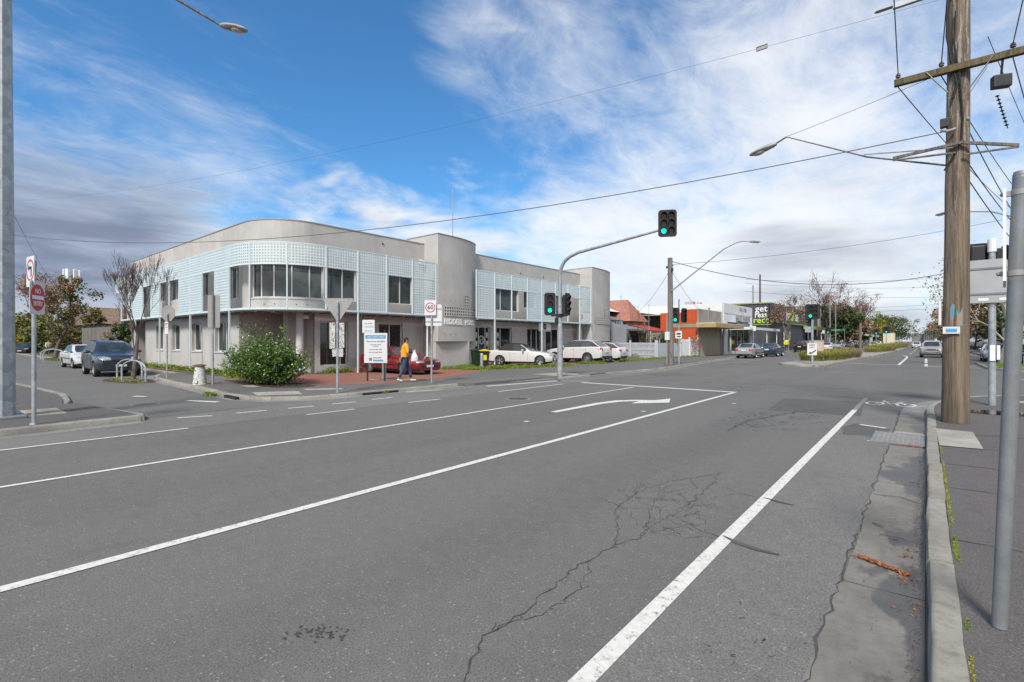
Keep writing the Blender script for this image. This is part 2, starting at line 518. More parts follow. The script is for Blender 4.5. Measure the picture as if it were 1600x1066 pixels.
def brick_paving():
    t = MT('red brick paving')
    b = t.n('ShaderNodeTexBrick'); t.l(t.map((4.3, 4.3, 1), rot=(0, 0, R(45))), b.inputs[0])
    b.inputs['Color1'].default_value = (0.30, 0.10, 0.062, 1); b.inputs['Color2'].default_value = (0.23, 0.080, 0.052, 1)
    b.inputs['Mortar'].default_value = (0.16, 0.09, 0.07, 1); b.inputs['Scale'].default_value = 1
    b.inputs['Mortar Size'].default_value = 0.03
    g = t.rng(t.noise(1.3, 6, 0.65), 0.35, 0.75)
    t.base(t.mix(t.math('MULTIPLY', g, 0.6), b.outputs[0], (0.20, 0.12, 0.09)))
    t.set('Roughness', 0.8)
    return t.m
M_BRICKPAVE = brick_paving()
M_SOIL = pm('dark soil and mulch', (0.05, 0.038, 0.028), 0.95, var=0.4, scale=6, bump=0.6, bscale=30)
M_GROUND = pm('dusty ground', (0.16, 0.14, 0.11), 0.95, var=0.3, scale=0.4)

def render_wall(name, col, var=0.11, streak=0.15):
    t = MT(name)
    a = t.rng(t.noise(0.7, 6, 0.6), 0.3, 0.7)
    c = t.mix(a, scl(col, 1 - var), scl(col, 1 + var))
    st = t.rng(t.noise(1.0, 6, 0.62, t.map((1.6, 1.6, 0.16))), 0.45, 0.75)
    c = t.mix(t.math('MULTIPLY', st, streak * 3), c, scl(col, 0.72))
    sp = t.rng(t.noise(26, 5, 0.75), 0.40, 0.70)
    c = t.mix(0.22, c, t.mix(sp, scl(col, 0.72), scl(col, 1.25)))
    t.base(c); t.set('Roughness', 0.9); t.set('Specular IOR Level', 0.25)
    t.bump(t.noise(55, 5, 0.65), 0.55, 0.012)
    return t.m
M_RENDER = render_wall('grey textured render', (0.46, 0.445, 0.43))
M_RENDER_B = render_wall('pale render band', (0.50, 0.49, 0.475))
M_CAP = pm('metal parapet capping', (0.34, 0.33, 0.31), 0.5, 0.3, var=0.06)
M_LATT = pm('pale blue lattice paint', (0.55, 0.645, 0.675), 0.45, var=0.04, scale=2)
M_WHITE = pm('white enamel', (0.74, 0.75, 0.75), 0.4, var=0.04)
M_ALU = pm('white aluminium frame', (0.62, 0.63, 0.62), 0.4, var=0.04)
M_GALV = MT('galvanised steel')
_a = M_GALV.voro(9, 'F1', out='Color'); _g = M_GALV.n('ShaderNodeSeparateColor'); M_GALV.l(_a, _g.inputs[0])
_c = M_GALV.mix(_g.outputs[0], (0.27, 0.30, 0.33), (0.42, 0.45, 0.47))
_c = M_GALV.mix(M_GALV.math('MULTIPLY', M_GALV.rng(M_GALV.noise(2.5, 5, 0.6), 0.4, 0.7), 0.4), _c, (0.22, 0.235, 0.25))
M_GALV.base(_c); M_GALV.set('Roughness', 0.5); M_GALV.set('Metallic', 0.35); M_GALV = M_GALV.m
M_STEEL = pm('weathered grey pole paint', (0.22, 0.235, 0.25), 0.5, 0.3, var=0.15, scale=4, fine=0.1)
M_BLACK = pm('black plastic housing', (0.018, 0.018, 0.02), 0.45, var=0.2)
M_BLACKM = pm('matt black', (0.012, 0.012, 0.013), 0.75, var=0.2)
M_DARK = pm('dark recess', (0.02, 0.02, 0.021), 0.8, var=0.2)
M_RUBBER = pm('tyre rubber', (0.022, 0.022, 0.022), 0.85, var=0.2)
M_RED = pm('sign red', (0.50, 0.02, 0.03), 0.45, var=0.06)
M_SIGNBACK = pm('bare aluminium sign back', (0.30, 0.29, 0.285), 0.55, 0.25, var=0.08)
M_SIGNW = pm('white reflective sign face', (0.60, 0.61, 0.62), 0.4, var=0.04)

def glass_mat(name, col, blinds=False, rough=0.06, stripes=9.0):
    t = MT(name)
    c = col
    if blinds:
        w = t.n('ShaderNodeTexWave', wave_type='BANDS', bands_direction='X')
        w.inputs['Scale'].default_value = stripes
        w.inputs['Distortion'].default_value = 0.6; w.inputs['Detail'].default_value = 1
        q = t.n('ShaderNodeVectorMath', operation='DOT_PRODUCT'); t.l(t.co, q.inputs[0]); q.inputs[1].default_value = (0.78, 1.0, 0)
        cb = t.n('ShaderNodeCombineXYZ'); t.l(q.outputs['Value'], cb.inputs[0]); t.l(cb.outputs[0], w.inputs[0])
        c = t.mix(t.rng(w.outputs['Fac'], 0.3, 0.8), scl(col, 0.35), scl(col, 3.0))
        c = t.mix(t.rng(t.noise(0.8, 3, 0.5), 0.42, 0.6), c, scl(col, 0.7))
    else:
        c = t.mix(t.rng(t.noise(1.1, 4, 0.55), 0.35, 0.7), scl(col, 0.6), scl(col, 1.7))
    t.base(c); t.set('Roughness', rough); t.set('Specular IOR Level', 0.75); t.set('IOR', 1.5)
    return t.m
M_GLASS = glass_mat('dark window glass', (0.022, 0.026, 0.028))
M_GLASSB = glass_mat('window glass over vertical blinds', (0.050, 0.060, 0.064), True)
M_CARGLASS = glass_mat('tinted car glass', (0.035, 0.045, 0.048), rough=0.04)
def wood(name, col, dark=0.5):
    t = MT(name)
    n1 = t.noise(1.0, 8, 0.68, t.map((14, 14, 0.55))); n2 = t.noise(1.0, 6, 0.7, t.map((40, 40, 2.2)))
    c = t.mix(t.rng(n1, 0.32, 0.68), scl(col, dark), scl(col, 1.25))
    c = t.mix(t.math('MULTIPLY', t.rng(n2, 0.5, 0.72), 0.65), c, scl(col, 0.3))
    b = t.rng(t.noise(1.0, 5, 0.6, t.map((3, 3, 0.9), loc=(4, 4, 1))), 0.62, 0.75)
    c = t.mix(t.math('MULTIPLY', b, 0.7), c, scl(col, 0.22))
    t.base(c); t.set('Roughness', 0.88)
    t.bump(t.math('ADD', n1, n2), 0.9, 0.045)
    return t
def pole_wood():
    t = wood('weathered timber pole', (0.215, 0.165, 0.118), 0.4)
    # bleached, flaking fibres higher up and dark checks low down
    z = t.xyz(2)
    fl = t.rng(t.noise(1.0, 8, 0.75, t.map((22, 22, 1.6), loc=(3, 1, 2))), 0.50, 0.60)
    c0 = t.p.inputs['Base Color'].links[0].from_socket
    c = t.mix(t.math('MULTIPLY', t.math('MULTIPLY', fl, t.rng(z, 2.2, 6.5)), 0.85), c0, (0.44, 0.41, 0.38))
    ck = t.rng(t.noise(1.0, 6, 0.7, t.map((9, 9, 0.9), loc=(7, 2, 5))), 0.60, 0.68)
    c = t.mix(t.math('MULTIPLY', ck, 0.85), c, (0.045, 0.032, 0.022))
    low = t.rng(t.math('ADD', z, t.math('MULTIPLY', t.noise(4, 5, 0.7), 1.2)), 1.1, 0.3)
    c = t.mix(t.math('MULTIPLY', low, 0.6), c, (0.07, 0.05, 0.035))
    t.base(c)
    return t.m
M_POLEWOOD = pole_wood()
M_GREYWOOD = wood('grey weathered timber', (0.20, 0.18, 0.16)).m
M_ARMWOOD = wood('olive brown crossarm timber', (0.15, 0.125, 0.065), 0.7).m

def leaf_mat(name, cols, rough=0.6, trans=0.0):
    t = MT(name)
    g = t.n('ShaderNodeNewGeometry')
    r = t.n('ShaderNodeValToRGB'); cr = r.color_ramp
    cr.elements[0].position = 0; cr.elements[0].color = (*cols[0], 1)
    cr.elements[1].position = 1; cr.elements[1].color = (*cols[-1], 1)
    for i, c in enumerate(cols[1:-1]):
        e = cr.elements.new((i + 1) / (len(cols) - 1)); e.color = (*c, 1)
    t.l(g.outputs['Random Per Island'], r.inputs[0])
    t.base(r.outputs[0]); t.set('Roughness', rough)
    t.set('Specular IOR Level', 0.3)
    return t.m
M_LEAF_G = leaf_mat('fresh green leaves', [(0.03, 0.065, 0.012), (0.065, 0.135, 0.018), (0.13, 0.23, 0.03), (0.045, 0.09, 0.015)])
M_LEAF_D = leaf_mat('dark evergreen leaves', [(0.022, 0.045, 0.014), (0.045, 0.075, 0.022), (0.075, 0.10, 0.03), (0.03, 0.05, 0.015)])
M_LEAF_O = leaf_mat('olive leaves', [(0.06, 0.075, 0.02), (0.11, 0.12, 0.03), (0.16, 0.14, 0.05), (0.20, 0.19, 0.04)])
M_LEAF_Y = leaf_mat('yellow green leaves', [(0.12, 0.14, 0.02), (0.26, 0.27, 0.03), (0.36, 0.34, 0.03), (0.12, 0.12, 0.03)])
M_LEAF_R = leaf_mat('rusty dry leaves', [(0.17, 0.075, 0.045), (0.25, 0.14, 0.07), (0.32, 0.21, 0.09), (0.13, 0.09, 0.05)])
M_LEAF_T = leaf_mat('tan seed heads and leaves', [(0.22, 0.15, 0.10), (0.30, 0.20, 0.12), (0.20, 0.12, 0.09), (0.36, 0.26, 0.16)])
M_LEAF_P = leaf_mat('pinkish buds and dry leaves', [(0.30, 0.20, 0.19), (0.40, 0.28, 0.25), (0.24, 0.15, 0.14), (0.34, 0.27, 0.16)])
M_FLOWER = pm('white petals', (0.80, 0.78, 0.80), 0.6, var=0.05)
M_FLOWER_R = pm('dark red petals', (0.30, 0.02, 0.03), 0.6, var=0.2)
M_GRASS = leaf_mat('green grass blades', [(0.07, 0.12, 0.015), (0.14, 0.22, 0.02), (0.20, 0.28, 0.035), (0.10, 0.14, 0.02)])
M_TUSS_G = leaf_mat('yellow green tussock blades', [(0.15, 0.17, 0.03), (0.30, 0.28, 0.05), (0.22, 0.24, 0.04), (0.36, 0.32, 0.10)])
M_TUSS_B = leaf_mat('dry brown tussock blades', [(0.24, 0.17, 0.09), (0.36, 0.26, 0.15), (0.20, 0.13, 0.08), (0.30, 0.25, 0.10)])
M_BARK = pm('grey brown bark', (0.115, 0.085, 0.07), 0.9, var=0.35, scale=12, bump=0.6, bscale=40)
M_BARKP = pm('pale mottled bark', (0.36, 0.34, 0.27), 0.85, var=0.3, scale=7, bump=0.3)
M_TWIG = pm('reddish bare twigs', (0.12, 0.075, 0.065), 0.85, var=0.3, scale=10)
M_CABLE = pm('dark cable', (0.10, 0.085, 0.09), 0.6, var=0.15)
# ------------------------------------------------------------------ ground, roads, kerbs
def structure(o): o['kind'] = 'structure'; return o
g = MB()
g.add([(-1500, -1500, -0.06), (1500, -1500, -0.06), (1500, 2500, -0.06), (-1500, 2500, -0.06)], [(0, 1, 2, 3)])
structure(g.build('ground', M_GROUND))
g = MB()
xs = [-16.5, 16]; 
g.add([(-17, -60, 0), (30, -60, 0), (30, 900, 0), (-17, 900, 0)], [(0, 1, 2, 3)])
structure(g.build('road', M_ROAD))
g = MB()
g.add([(-160, -10, -0.004), (-15.2, -10, -0.004), (-15.2, 13, -0.004), (-160, 13, -0.004)], [(0, 1, 2, 3)])
g.add([(-15.2, 2.6, 0.003), (-12.9, 2.9, 0.003), (-12.9, 7.0, 0.003), (-14.4, 6.2, 0.003), (-15.2, 6.0, 0.003)], [(0, 1, 2, 3, 4)])
structure(g.build('side_street', M_SIDE))

def arc(cx, cy, rx, ry, a0, a1, n=10):
    return [(cx + rx * math.cos(R(a0 + (a1 - a0) * i / n)), cy + ry * math.sin(R(a0 + (a1 - a0) * i / n))) for i in range(n + 1)]
def resample(pts, step):
    out = [pts[0]]
    for a, b in zip(pts, pts[1:]):
        L = math.hypot(b[0] - a[0], b[1] - a[1]); n = max(1, int(round(L / step)))
        out += [(a[0] + (b[0] - a[0]) * i / n, a[1] + (b[1] - a[1]) * i / n) for i in range(1, n + 1)]
    return out
def kerb(name, pts, h, mat, width=0.15, seg=2.4, inner=1, rnd=0.004, seed=1, heights=None):
    """row of kerb stones along pts; inner=+1: footpath lies to the left of the walk direction"""
    rg = random.Random(seed)
    mb = MB(); P = resample(pts, 0.3); n = len(P)
    per = max(2, int(seg / 0.3)); i0 = 0
    def frame(i):
        a = Vector(P[max(0, i - 1)]); b = Vector(P[min(n - 1, i + 1)])
        d = (b - a).normalized(); return Vector(P[i]), Vector((-d.y, d.x)) * inner, d
    while i0 < n - 1:
        i1 = min(n - 1, i0 + per)
        if n - 1 - i1 < 3: i1 = n - 1
        rows = []; dz = rg.uniform(-rnd, rnd); dx = rg.uniform(-rnd, rnd)
        for i in range(i0, i1 + 1):
            p, nr, d = frame(i)
            if i == i0: p = p + d * 0.006
            if i == i1: p = p - d * 0.006
            hh = h if heights is None else heights(i / (n - 1))
            e = 0.018
            prof = [(0.0, -0.03), (0.012, max(0.0, hh - e)), (0.020, hh - e * 0.35), (0.040, hh), (width - 0.01, hh + 0.002), (width, hh - 0.02), (width, -0.03)]
            rows.append([(p.x + nr.x * (o + dx) + rg.uniform(-1, 1) * rnd * 0.5, p.y + nr.y * (o + dx), z + dz + rg.uniform(-1, 1) * rnd * 0.4) for o, z in prof])
        v = [q for r in rows for q in r]; m = len(prof); f = []
        for a in range(len(rows) - 1):
            for k in range(m - 1):
                q = (a * m + k, a * m + k + 1, (a + 1) * m + k + 1, (a + 1) * m + k)
                f.append(q if inner < 0 else q[::-1])
        f.append(tuple(range(m))); f.append(tuple(range((len(rows) - 1) * m, len(rows) * m))[::-1])
        mb.add(v, f); i0 = i1
    return structure(mb.build(name, mat, smooth=40))
def offset(pts, d):
    out = []
    for i, p in enumerate(pts):
        a = Vector(pts[max(0, i - 1)]); b = Vector(pts[min(len(pts) - 1, i + 1)])
        t = (b - a).normalized(); out.append((p[0] - t.y * d, p[1] + t.x * d))
    return out

# near footpath on the right (the pole stands on it)
k_right = [(0.0, -8), (0.0, 13.8)] + arc(3.6, 14.9, 3.6, 5.6, 180, 100, 14)[0:] + [(4.6, 20.6), (40, 21.5)]
H_R = 0.13
kerb('kerb', k_right, H_R, M_KERB, inner=-1, seg=1.9, rnd=0.009, seed=4)
inn = offset(k_right, -0.145)
g = MB(); g.prism(inn + [(40, -8)], -0.05, H_R - 0.004)
structure(g.build('footpath', M_PAVE))
# patched joints in the near footpath
g = MB()
rg = random.Random(8)
def crack(mb, pts, w=0.012, z=0.004, jit=0.03, step=0.12, rg=rg, mat=0):
    P = resample(pts, step)
    P = [(p[0] + rg.uniform(-jit, jit), p[1] + rg.uniform(-jit, jit)) for p in P]
    mb.ribbon(P, [w * rg.uniform(0.3, 1.3) for _ in P], z, mat)
zf = H_R + 0.0005
for y in (5.1, 6.9, 8.2, 9.6):
    crack(g, [(0.16, y), (1.6, y + 0.1), (5, y)], 0.012, zf, 0.012, 0.25)
crack(g, [(0.45, 10.9), (0.9, 11.1), (2.6, 10.8)], 0.03, zf, 0.02)
crack(g, [(1.4, 2), (1.5, 6), (1.45, 9.4)], 0.01, zf, 0.015)
M_CRACK = pm('crack in asphalt', (0.055, 0.053, 0.051), 0.95, var=0.3, scale=20)
structure(g.build('footpath_joint', M_CRACK))
g = MB(); g.add([(0.15, 9.55, H_R + 0.006), (0.62, 9.6, H_R + 0.006), (0.60, 11.3, H_R + 0.006), (0.13, 11.35, H_R + 0.006)], [(0, 1, 2, 3)])
structure(g.build('kerb_slab', M_SLAB))
# tactile pavers and puddle by the signal pole
g = MB()
for i in range(14):
    for j in range(7):
        x = 1.62 + i * 0.075; y = 17.35 + j * 0.075
        g.lathe([(0.022, H_R + 0.004), (0.014, H_R + 0.011)], (x, y, 0), 6)
g.add([(1.55, 17.3, H_R + 0.004), (2.68, 17.3, H_R + 0.004), (2.68, 17.9, H_R + 0.004), (1.55, 17.9, H_R + 0.004)], [(0, 1, 2, 3)])
structure(g.build('tactile_paving', M_SLAB))
t = MT('still water over wet asphalt'); t.base((0.02, 0.017, 0.012)); t.set('Roughness', 0.03); t.set('Specular IOR Level', 0.8); M_PUDDLE = t.m
rg = random.Random(3); pts = []
for k in range(26):
    a = 2 * PI * k / 26; r = 1 + rg.uniform(-0.16, 0.16)
    pts.append((1.15 + 0.62 * r * math.cos(a), 14.7 + 0.42 * r * math.sin(a)))
g = MB(); g.flat(pts, H_R + 0.004); structure(g.build('puddle', M_PUDDLE))

# near gutter pan (slightly raised edge) with the drain
g = MB(); gp = offset(k_right, 0.44)
P0 = resample([(0.0, -8), (0.0, 9.9)], 0.3)
def pan(a, b, name):
    mb = MB(); rr = random.Random(int(b * 7)); y = a
    while y < b:
        y2 = min(b, y + rr.uniform(2.6, 3.3))
        xs0 = [(-0.45 + rr.uniform(-0.02, 0.02), yy) for yy in [y + (y2 - y) * i / 8 for i in range(9)]]
        v = []; f = []
        for i, (x, yy) in enumerate(xs0):
            yy = min(yy, y2 - 0.012) if i == 8 else yy
            v += [(x, yy, 0.004), (-0.26, yy, 0.002), (-0.005, yy, 0.007)]
        for i in range(8): f += [(3 * i, 3 * i + 1, 3 * i + 4, 3 * i + 3), (3 * i + 1, 3 * i + 2, 3 * i + 5, 3 * i + 4)]
        mb.add(v, f); y = y2
    return structure(mb.build(name, M_GUTTER))
pan(-8, 9.9, 'gutter'); pan(11.5, 13.8, 'gutter')
mb = MB(); a1 = [q for q in k_right if 13.7 <= q[1]][:12]
o1 = offset(a1, 0.45)
v = [(x, y, 0.006) for x, y in offset(a1, 0.004)] + [(x, y, 0.004) for x, y in o1]
n_ = len(a1); mb.add(v, [(i, i + 1, n_ + i + 1, n_ + i) for i in range(n_ - 1)])
structure(mb.build('gutter', M_GUTTER2))
mb = MB(); mb.flat([(-0.45, 11.27), (-0.005, 11.27), (-0.005, 11.49), (-0.45, 11.49)], 0.004); structure(mb.build('gutter', M_SLAB))
# storm drain
dr = thing('storm_drain', 'steel drain grate set in the gutter beside the timber pole', 'drain', (-0.35, 10.6, 0))
mb = MB(); mb.box(-0.36, 0.34, -0.52, 0.58, 0.0035, 0.006); mb.build('pit', M_BLACKM, dr)
mb = MB()
for (x0, x1, y0, y1) in ((-0.36, 0.34, -0.56, -0.50), (-0.36, 0.34, 0.56, 0.62), (-0.36, -0.31, -0.50, 0.56), (0.29, 0.34, -0.50, 0.56)):
    mb.box(x0, x1, y0, y1, 0.002, 0.018)
mb.build('frame', M_STEEL, dr)
mb = MB()
for i in range(11):
    y = -0.46 + i * 0.096; mb.box(-0.31, 0.29, y, y + 0.03, 0.008, 0.017)
for i in range(9):
    x = -0.29 + i * 0.068
    for j in range(11): 
        if (i + j) % 2: mb.box(x, x + 0.022, -0.43 + j * 0.096, -0.366 + j * 0.096, 0.008, 0.0165)
mb.build('grate', M_SIGNBACK, dr)
# leaf litter lying in the gutter
def litter(name, spots, mat, label, seed, size=0.02):
    rr = random.Random(seed); mb = MB()
    for (x, y, sx, sy, n) in spots:
        for _ in range(n):
            px, py = x + rr.gauss(0, sx), y + rr.gauss(0, sy)
            if px > -0.02: px = -0.03
            a = rr.uniform(0, PI); s_ = size * rr.uniform(0.5, 1.4); z = 0.011 + rr.uniform(0, 0.008)
            dx, dy = math.cos(a) * s_, math.sin(a) * s_
            mb.add([(px - dx, py - dy, z), (px + dy * 0.35, py - dx * 0.35, z + 0.006), (px + dx, py + dy, z + rr.uniform(-.002, .01)), (px - dy * 0.35, py + dx * 0.35, z)], [(0, 1, 2, 3)])
    return tag(mb.build(name, mat), label, 'litter', kind='stuff')
M_GRIT = leaf_mat('dark grit and leaf crumbs', [(.05, .04, .03), (.12, .08, .05), (.03, .03, .03), (.10, .09, .07)])
M_LITTER = leaf_mat('wet orange leaf litter', [(0.35, 0.10, 0.03), (0.24, 0.09, 0.04), (0.14, 0.06, 0.03), (0.42, 0.17, 0.06)])
litter('leaf_litter', [(-0.37 + 0.032 * i, 4.60 - 0.016 * i, 0.02, 0.012, 60) for i in range(9)] + [(-0.12, 4.85, 0.03, 0.03, 12), (-0.1, 4.35, 0.03, 0.05, 14), (-0.08, 3.9, 0.03, 0.1, 10), (-0.2, 9.95, 0.12, 0.02, 120), (-0.10, 5.0, 0.02, 0.02, 10)], M_LITTER, 'orange wet leaves gathered across the gutter', 2, 0.014)
litter('gutter_grit', [(-.05, 2 + .28 * i, .02, .16, 26) for i in range(28)] + [(-.2, 3 + .6 * i, .1, .3, 9) for i in range(12)], M_GRIT, 'fine dark grit and leaf crumbs washed along the near kerb', 6, .006)
mb = MB()
rr = random.Random(5)
for (x, y, L, a) in ((-0.22, 5.25, 0.17, 0.1), (-0.33, 5.5, 0.12, 2.4), (-0.10, 7.4, 0.10, 0.1), (-0.2, 5.2, 0.08, 0.6)):
    pts = [(x + math.cos(a) * L * (i / 5 - .5) + rr.uniform(-.008, .008), y + math.sin(a) * L * (i / 5 - .5) + rr.uniform(-.008, .008), 0.016) for i in range(6)]
    mb.tube(pts, 0.004, 5)
tag(mb.build('fallen_twig', M_BARK), 'thin broken twigs lying in the gutter above the orange leaves', 'twigs', kind='stuff')

g = MB(); g.flat([(-1.24, -8), (-0.46, -8), (-0.46, 14.6), (-1.30, 14.6)], 0.0022)
structure(g.build('bike_lane', M_BIKE))
g = MB(); g.flat([(-12.28, -12), (-10.85, -12), (-10.8, 4), (-10.8, 30), (-11.7, 30), (-12.0, 17), (-13.0, 12.5), (-13.1, 7.2), (-12.6, 3.3)], 0.0022)
structure(g.build('bike_lane', M_BIKE))
# main-road cracks, patches, worn joint beside the gutter
g = MB()
rg = random.Random(21)
P0 = [(-0.455 + rg.uniform(-.02, .02), y * 0.1) for y in range(10, 99)]
g.ribbon(P0, [rg.uniform(0.003, 0.017) for _ in P0], 0.0065)
P0 = [(-0.46 + rg.uniform(-.02, .02), y * 0.1) for y in range(114, 150)]
g.ribbon(P0, [rg.uniform(0.006, 0.022) for _ in P0], 0.0065)
crack(g, [(-0.44, 6.6), (-0.2, 6.65), (-0.03, 6.5)], 0.01, 0.0085, 0.012, 0.05)
def pc(pts, w=0.012, jit=0.03, step=0.05):
    crack(g, [ground(*p) for p in pts], w * .62, 0.0045, jit, step)
    Q = resample([ground(*p) for p in pts], 0.12)
    for q in Q:
        if rg.random() < .45:
            a = rg.uniform(0, 2 * PI); L = rg.uniform(.02, .09); crack(g, [q, (q[0] + math.cos(a) * L, q[1] + math.sin(a) * L)], w * .4, 0.0045, .008, .02)
pc([(726, 1066), (742, 1010), (770, 985), (812, 962), (845, 935), (875, 908), (905, 885), (935, 868), (962, 852)], 0.013)
pc([(770, 985), (800, 975), (840, 962), (880, 940), (905, 918), (925, 890), (920, 880)], 0.010)
pc([(962, 852), (968, 830), (962, 800), (980, 780), (1005, 765), (1050, 752), (1095, 745), (1125, 740)], 0.012)
pc([(962, 852), (1000, 838), (1030, 815), (1060, 800), (1090, 775), (1118, 752), (1122, 738)], 0.010)
pc([(1000, 838), (1018, 812), (1015, 790), (1040, 775)], 0.008)
pc([(985, 800), (1000, 820), (1030, 830)], 0.007)
pc([(1040, 800), (1068, 812), (1100, 830), (1135, 843)], 0.010)
pc([(1020, 832), (1070, 840), (1118, 838)], 0.007)
pc([(1130, 760), (1160, 772), (1198, 780)], 0.010)
pc([(1060, 770), (1080, 790), (1070, 812)], 0.007)
for k in range(40):      # crazed area
    x, y = ground(rg.uniform(975, 1110), rg.uniform(750, 840)); a = rg.uniform(0, PI); L = rg.uniform(0.15, 0.4)
    crack(g, [(x, y), (x + math.cos(a) * L, y + math.sin(a) * L)], 0.005, 0.0045, 0.02, 0.06)
for k in range(110):
    x, y = ground(rg.gauss(1210, 45), rg.gauss(655, 9)); a = rg.uniform(0, PI); L = rg.uniform(0.1, 0.45)
    crack(g, [(x, y), (x + math.cos(a) * L, y + math.sin(a) * L)], 0.011, 0.0045, 0.03, 0.07)
pc([(1140, 672), (1165, 658), (1200, 652), (1235, 645), (1280, 640), (1330, 636)], 0.03, 0.05)
pc([(1230, 632), (1262, 640), (1300, 643), (1340, 640)], 0.03, 0.03)
pc([(1315, 668), (1318, 678), (1345, 680), (1375, 688)], 0.012, 0.008)
pc([(1315, 668), (1338, 662), (1392, 672)], 0.012, 0.008)
for k in range(75):
    x, y = ground(rg.gauss(497, 22), rg.gauss(989, 6)); s_ = rg.uniform(.003, .011)
    g.flat([(x + s_ * rg.uniform(.5, 1.6) * math.cos(q * 1.05 + .3), y + s_ * rg.uniform(.5, 1.3) * math.sin(q * 1.05 + .3)) for q in range(6)], 0.0045 + rg.uniform(0, .0008))
for k in range(14):
    x, y = ground(rg.gauss(1178, 40), rg.gauss(1020, 30)); a = rg.uniform(0, PI); L = rg.uniform(0.01, 0.05)
    if -0.5 < x: continue
    crack(g, [(x, y), (x + math.cos(a) * L, y + math.sin(a) * L)], 0.009, 0.0045, 0.005, 0.02)
structure(g.build('road_crack', M_CRACK))
M_SEAL = pm('dark crack sealant', (0.075, 0.074, 0.074), 0.7, var=0.15)
g = MB()
def pr(pts, w, z=0.0085):
    g.ribbon(resample([ground(*p) for p in pts], 0.08), w, z)
P = resample([ground(*p) for p in [(1130, 838), (1150, 848), (1185, 860), (1218, 868)]], 0.05)
g.ribbon(P, [0.055 * math.sin(PI * (i + .4) / len(P)) + 0.008 for i in range(len(P))], 0.0085)
P = resample([ground(*p) for p in [(1193, 778), (1215, 784), (1240, 790)]], 0.05)
g.ribbon(P, [0.04 * math.sin(PI * (i + .4) / len(P)) + 0.006 for i in range(len(P))], 0.0085)
structure(g.build('sealed_crack', M_SEAL))
g = MB()
g.flat([ground(1318, 667), ground(1338, 661), ground(1392, 671), ground(1378, 687), ground(1350, 680), ground(1317, 679)], 0.0035)
g.flat([ground(1200, 640), ground(1225, 622), ground(1350, 628), ground(1345, 650)], 0.0035)
structure(g.build('road_patch', M_PATCH))

# ---------------- markings
g = MB()
def line(pts, w, z=0.0065, worn=False, step=0.5):
    (gw if worn else g).ribbon(resample(pts, step), w, z)
gw = MB()
line([(-1.26, -6), (-1.31, 14.4)], 0.105)
line([(-4.72, -20), (-4.72, 16.85)], 0.11)
line([(-8.02, -20), (-8.02, 16.45)], 0.085)
line([(-10.75, -20), (-10.72, 3.35)], 0.085)
line([(-4.68, 16.92), (-10.5, 16.98)], 0.24)                         # stop line
for a, b in (((-12.35, 3.65), (-12.1, 4.25)), ((-12.1, 4.75), (-12.05, 5.4)), ((-12.0, 5.9), (-11.9, 6.5)), ((-10.65, 5.65), (-10.62, 6.85)),
             ((-11.95, 7.05), (-11.85, 7.7)), ((-12.0, 8.3), (-12.0, 9.0)), ((-10.65, 8.5), (-10.6, 9.6)), ((-10.7, 12.2), (-10.7, 16.0))):
    line([a, b], 0.09, step=0.2)
for a, b in (((-18.2, 4.25), (-17.75, 4.45)), ((-15.7, 4.9), (-14.7, 5.3))):
    line([a, b], 0.16, step=0.2)
# painted taper next to the far kerb
line([(-12.55, 10.6), (-12.45, 13.0)], 0.16, worn=True); line([(-12.3, 13.4), (-11.7, 17.4)], 0.18); line([(-12.9, 10.2), (-12.6, 11.5)], 0.10)
line([(-12.5, 10.2), (-11.4, 15.5)], 0.06, worn=True)
# crosswalk lines
line([(-10.9, 17.2), (-10.4, 19.0), (-6.2, 18.5), (-4.0, 18.05), (-1.5, 17.8), (0.0, 17.0)][1:], 0.09, worn=True)
line([(-10.8, 20.25), (-6.8, 20.35), (-3.6, 21.1), (-0.1, 20.45), (1.4, 20.2)], 0.09, worn=True)
line([(-3.5, 20.0), (0.1, 19.3)], 0.05, worn=True)
line([(-1.31, 14.4), (-1.33, 17.6)], 0.09, worn=True)
line([(-11.9, 17.2), (-10.3, 17.35)], 0.3, worn=True)
line([(-4.8, 32.4), (-2.7, 31.0)], 0.14, worn=True); line([(-7.6, 27), (-5.4, 26.4)], 0.12, worn=True)
line([(-0.75, 10.1), (-0.6, 10.1)], 0.05); line([(-1.0, 11.95), (-0.58, 11.75)], 0.10)
# far approach
line([(-4.8, 44.4), (-1.5, 43.45)], 0.22); line([(-1.45, 43.4), (-1.45, 64.0), (-1.6, 68), (-2.0, 72)], 0.17)
line([(0.0, 42.2), (0.0, 46)], 0.17); line([(0.0, 48), (0.0, 60)], 0.17); line([(-0.06, 42.1), (2.6, 41.35)], 0.22); line([(1.0, 45.0), (2.5, 44.7)], 0.22)
for k in range(14): line([(-1.5, 80 + k * 12), (-1.5, 84 + k * 12)], 0.15)
line([(-4.6, 36), (-4.2, 55), (-3.6, 68), (-2.6, 90)], 0.10, worn=True)
line([(-13.4, 40), (-12.5, 64), (-12.2, 80)], 0.10, worn=True); line([(-11.6, 37), (-10.8, 46)], 0.2, worn=True); line([(-12.6, 45), (-12.3, 55)], 0.2, worn=True)
line([(2.9, 30.5), (8, 29.9)], 0.2); line([(5.5, 30), (5.6, 36)], 0.12)
for k in range(3): g.flat([(-6.3 + k * 1.2 - .05, 8.0 + k * 2.9), (-6.3 + k * 1.2 + .06, 8.0 + k * 2.9), (-6.3 + k * 1.2 + .06, 8.1 + k * 2.9), (-6.3 + k * 1.2 - .05, 8.1 + k * 2.9)], 0.0065)
structure(g.build('road_marking', M_LINE)); structure(gw.build('faded_road_marking', M_LINE_W))
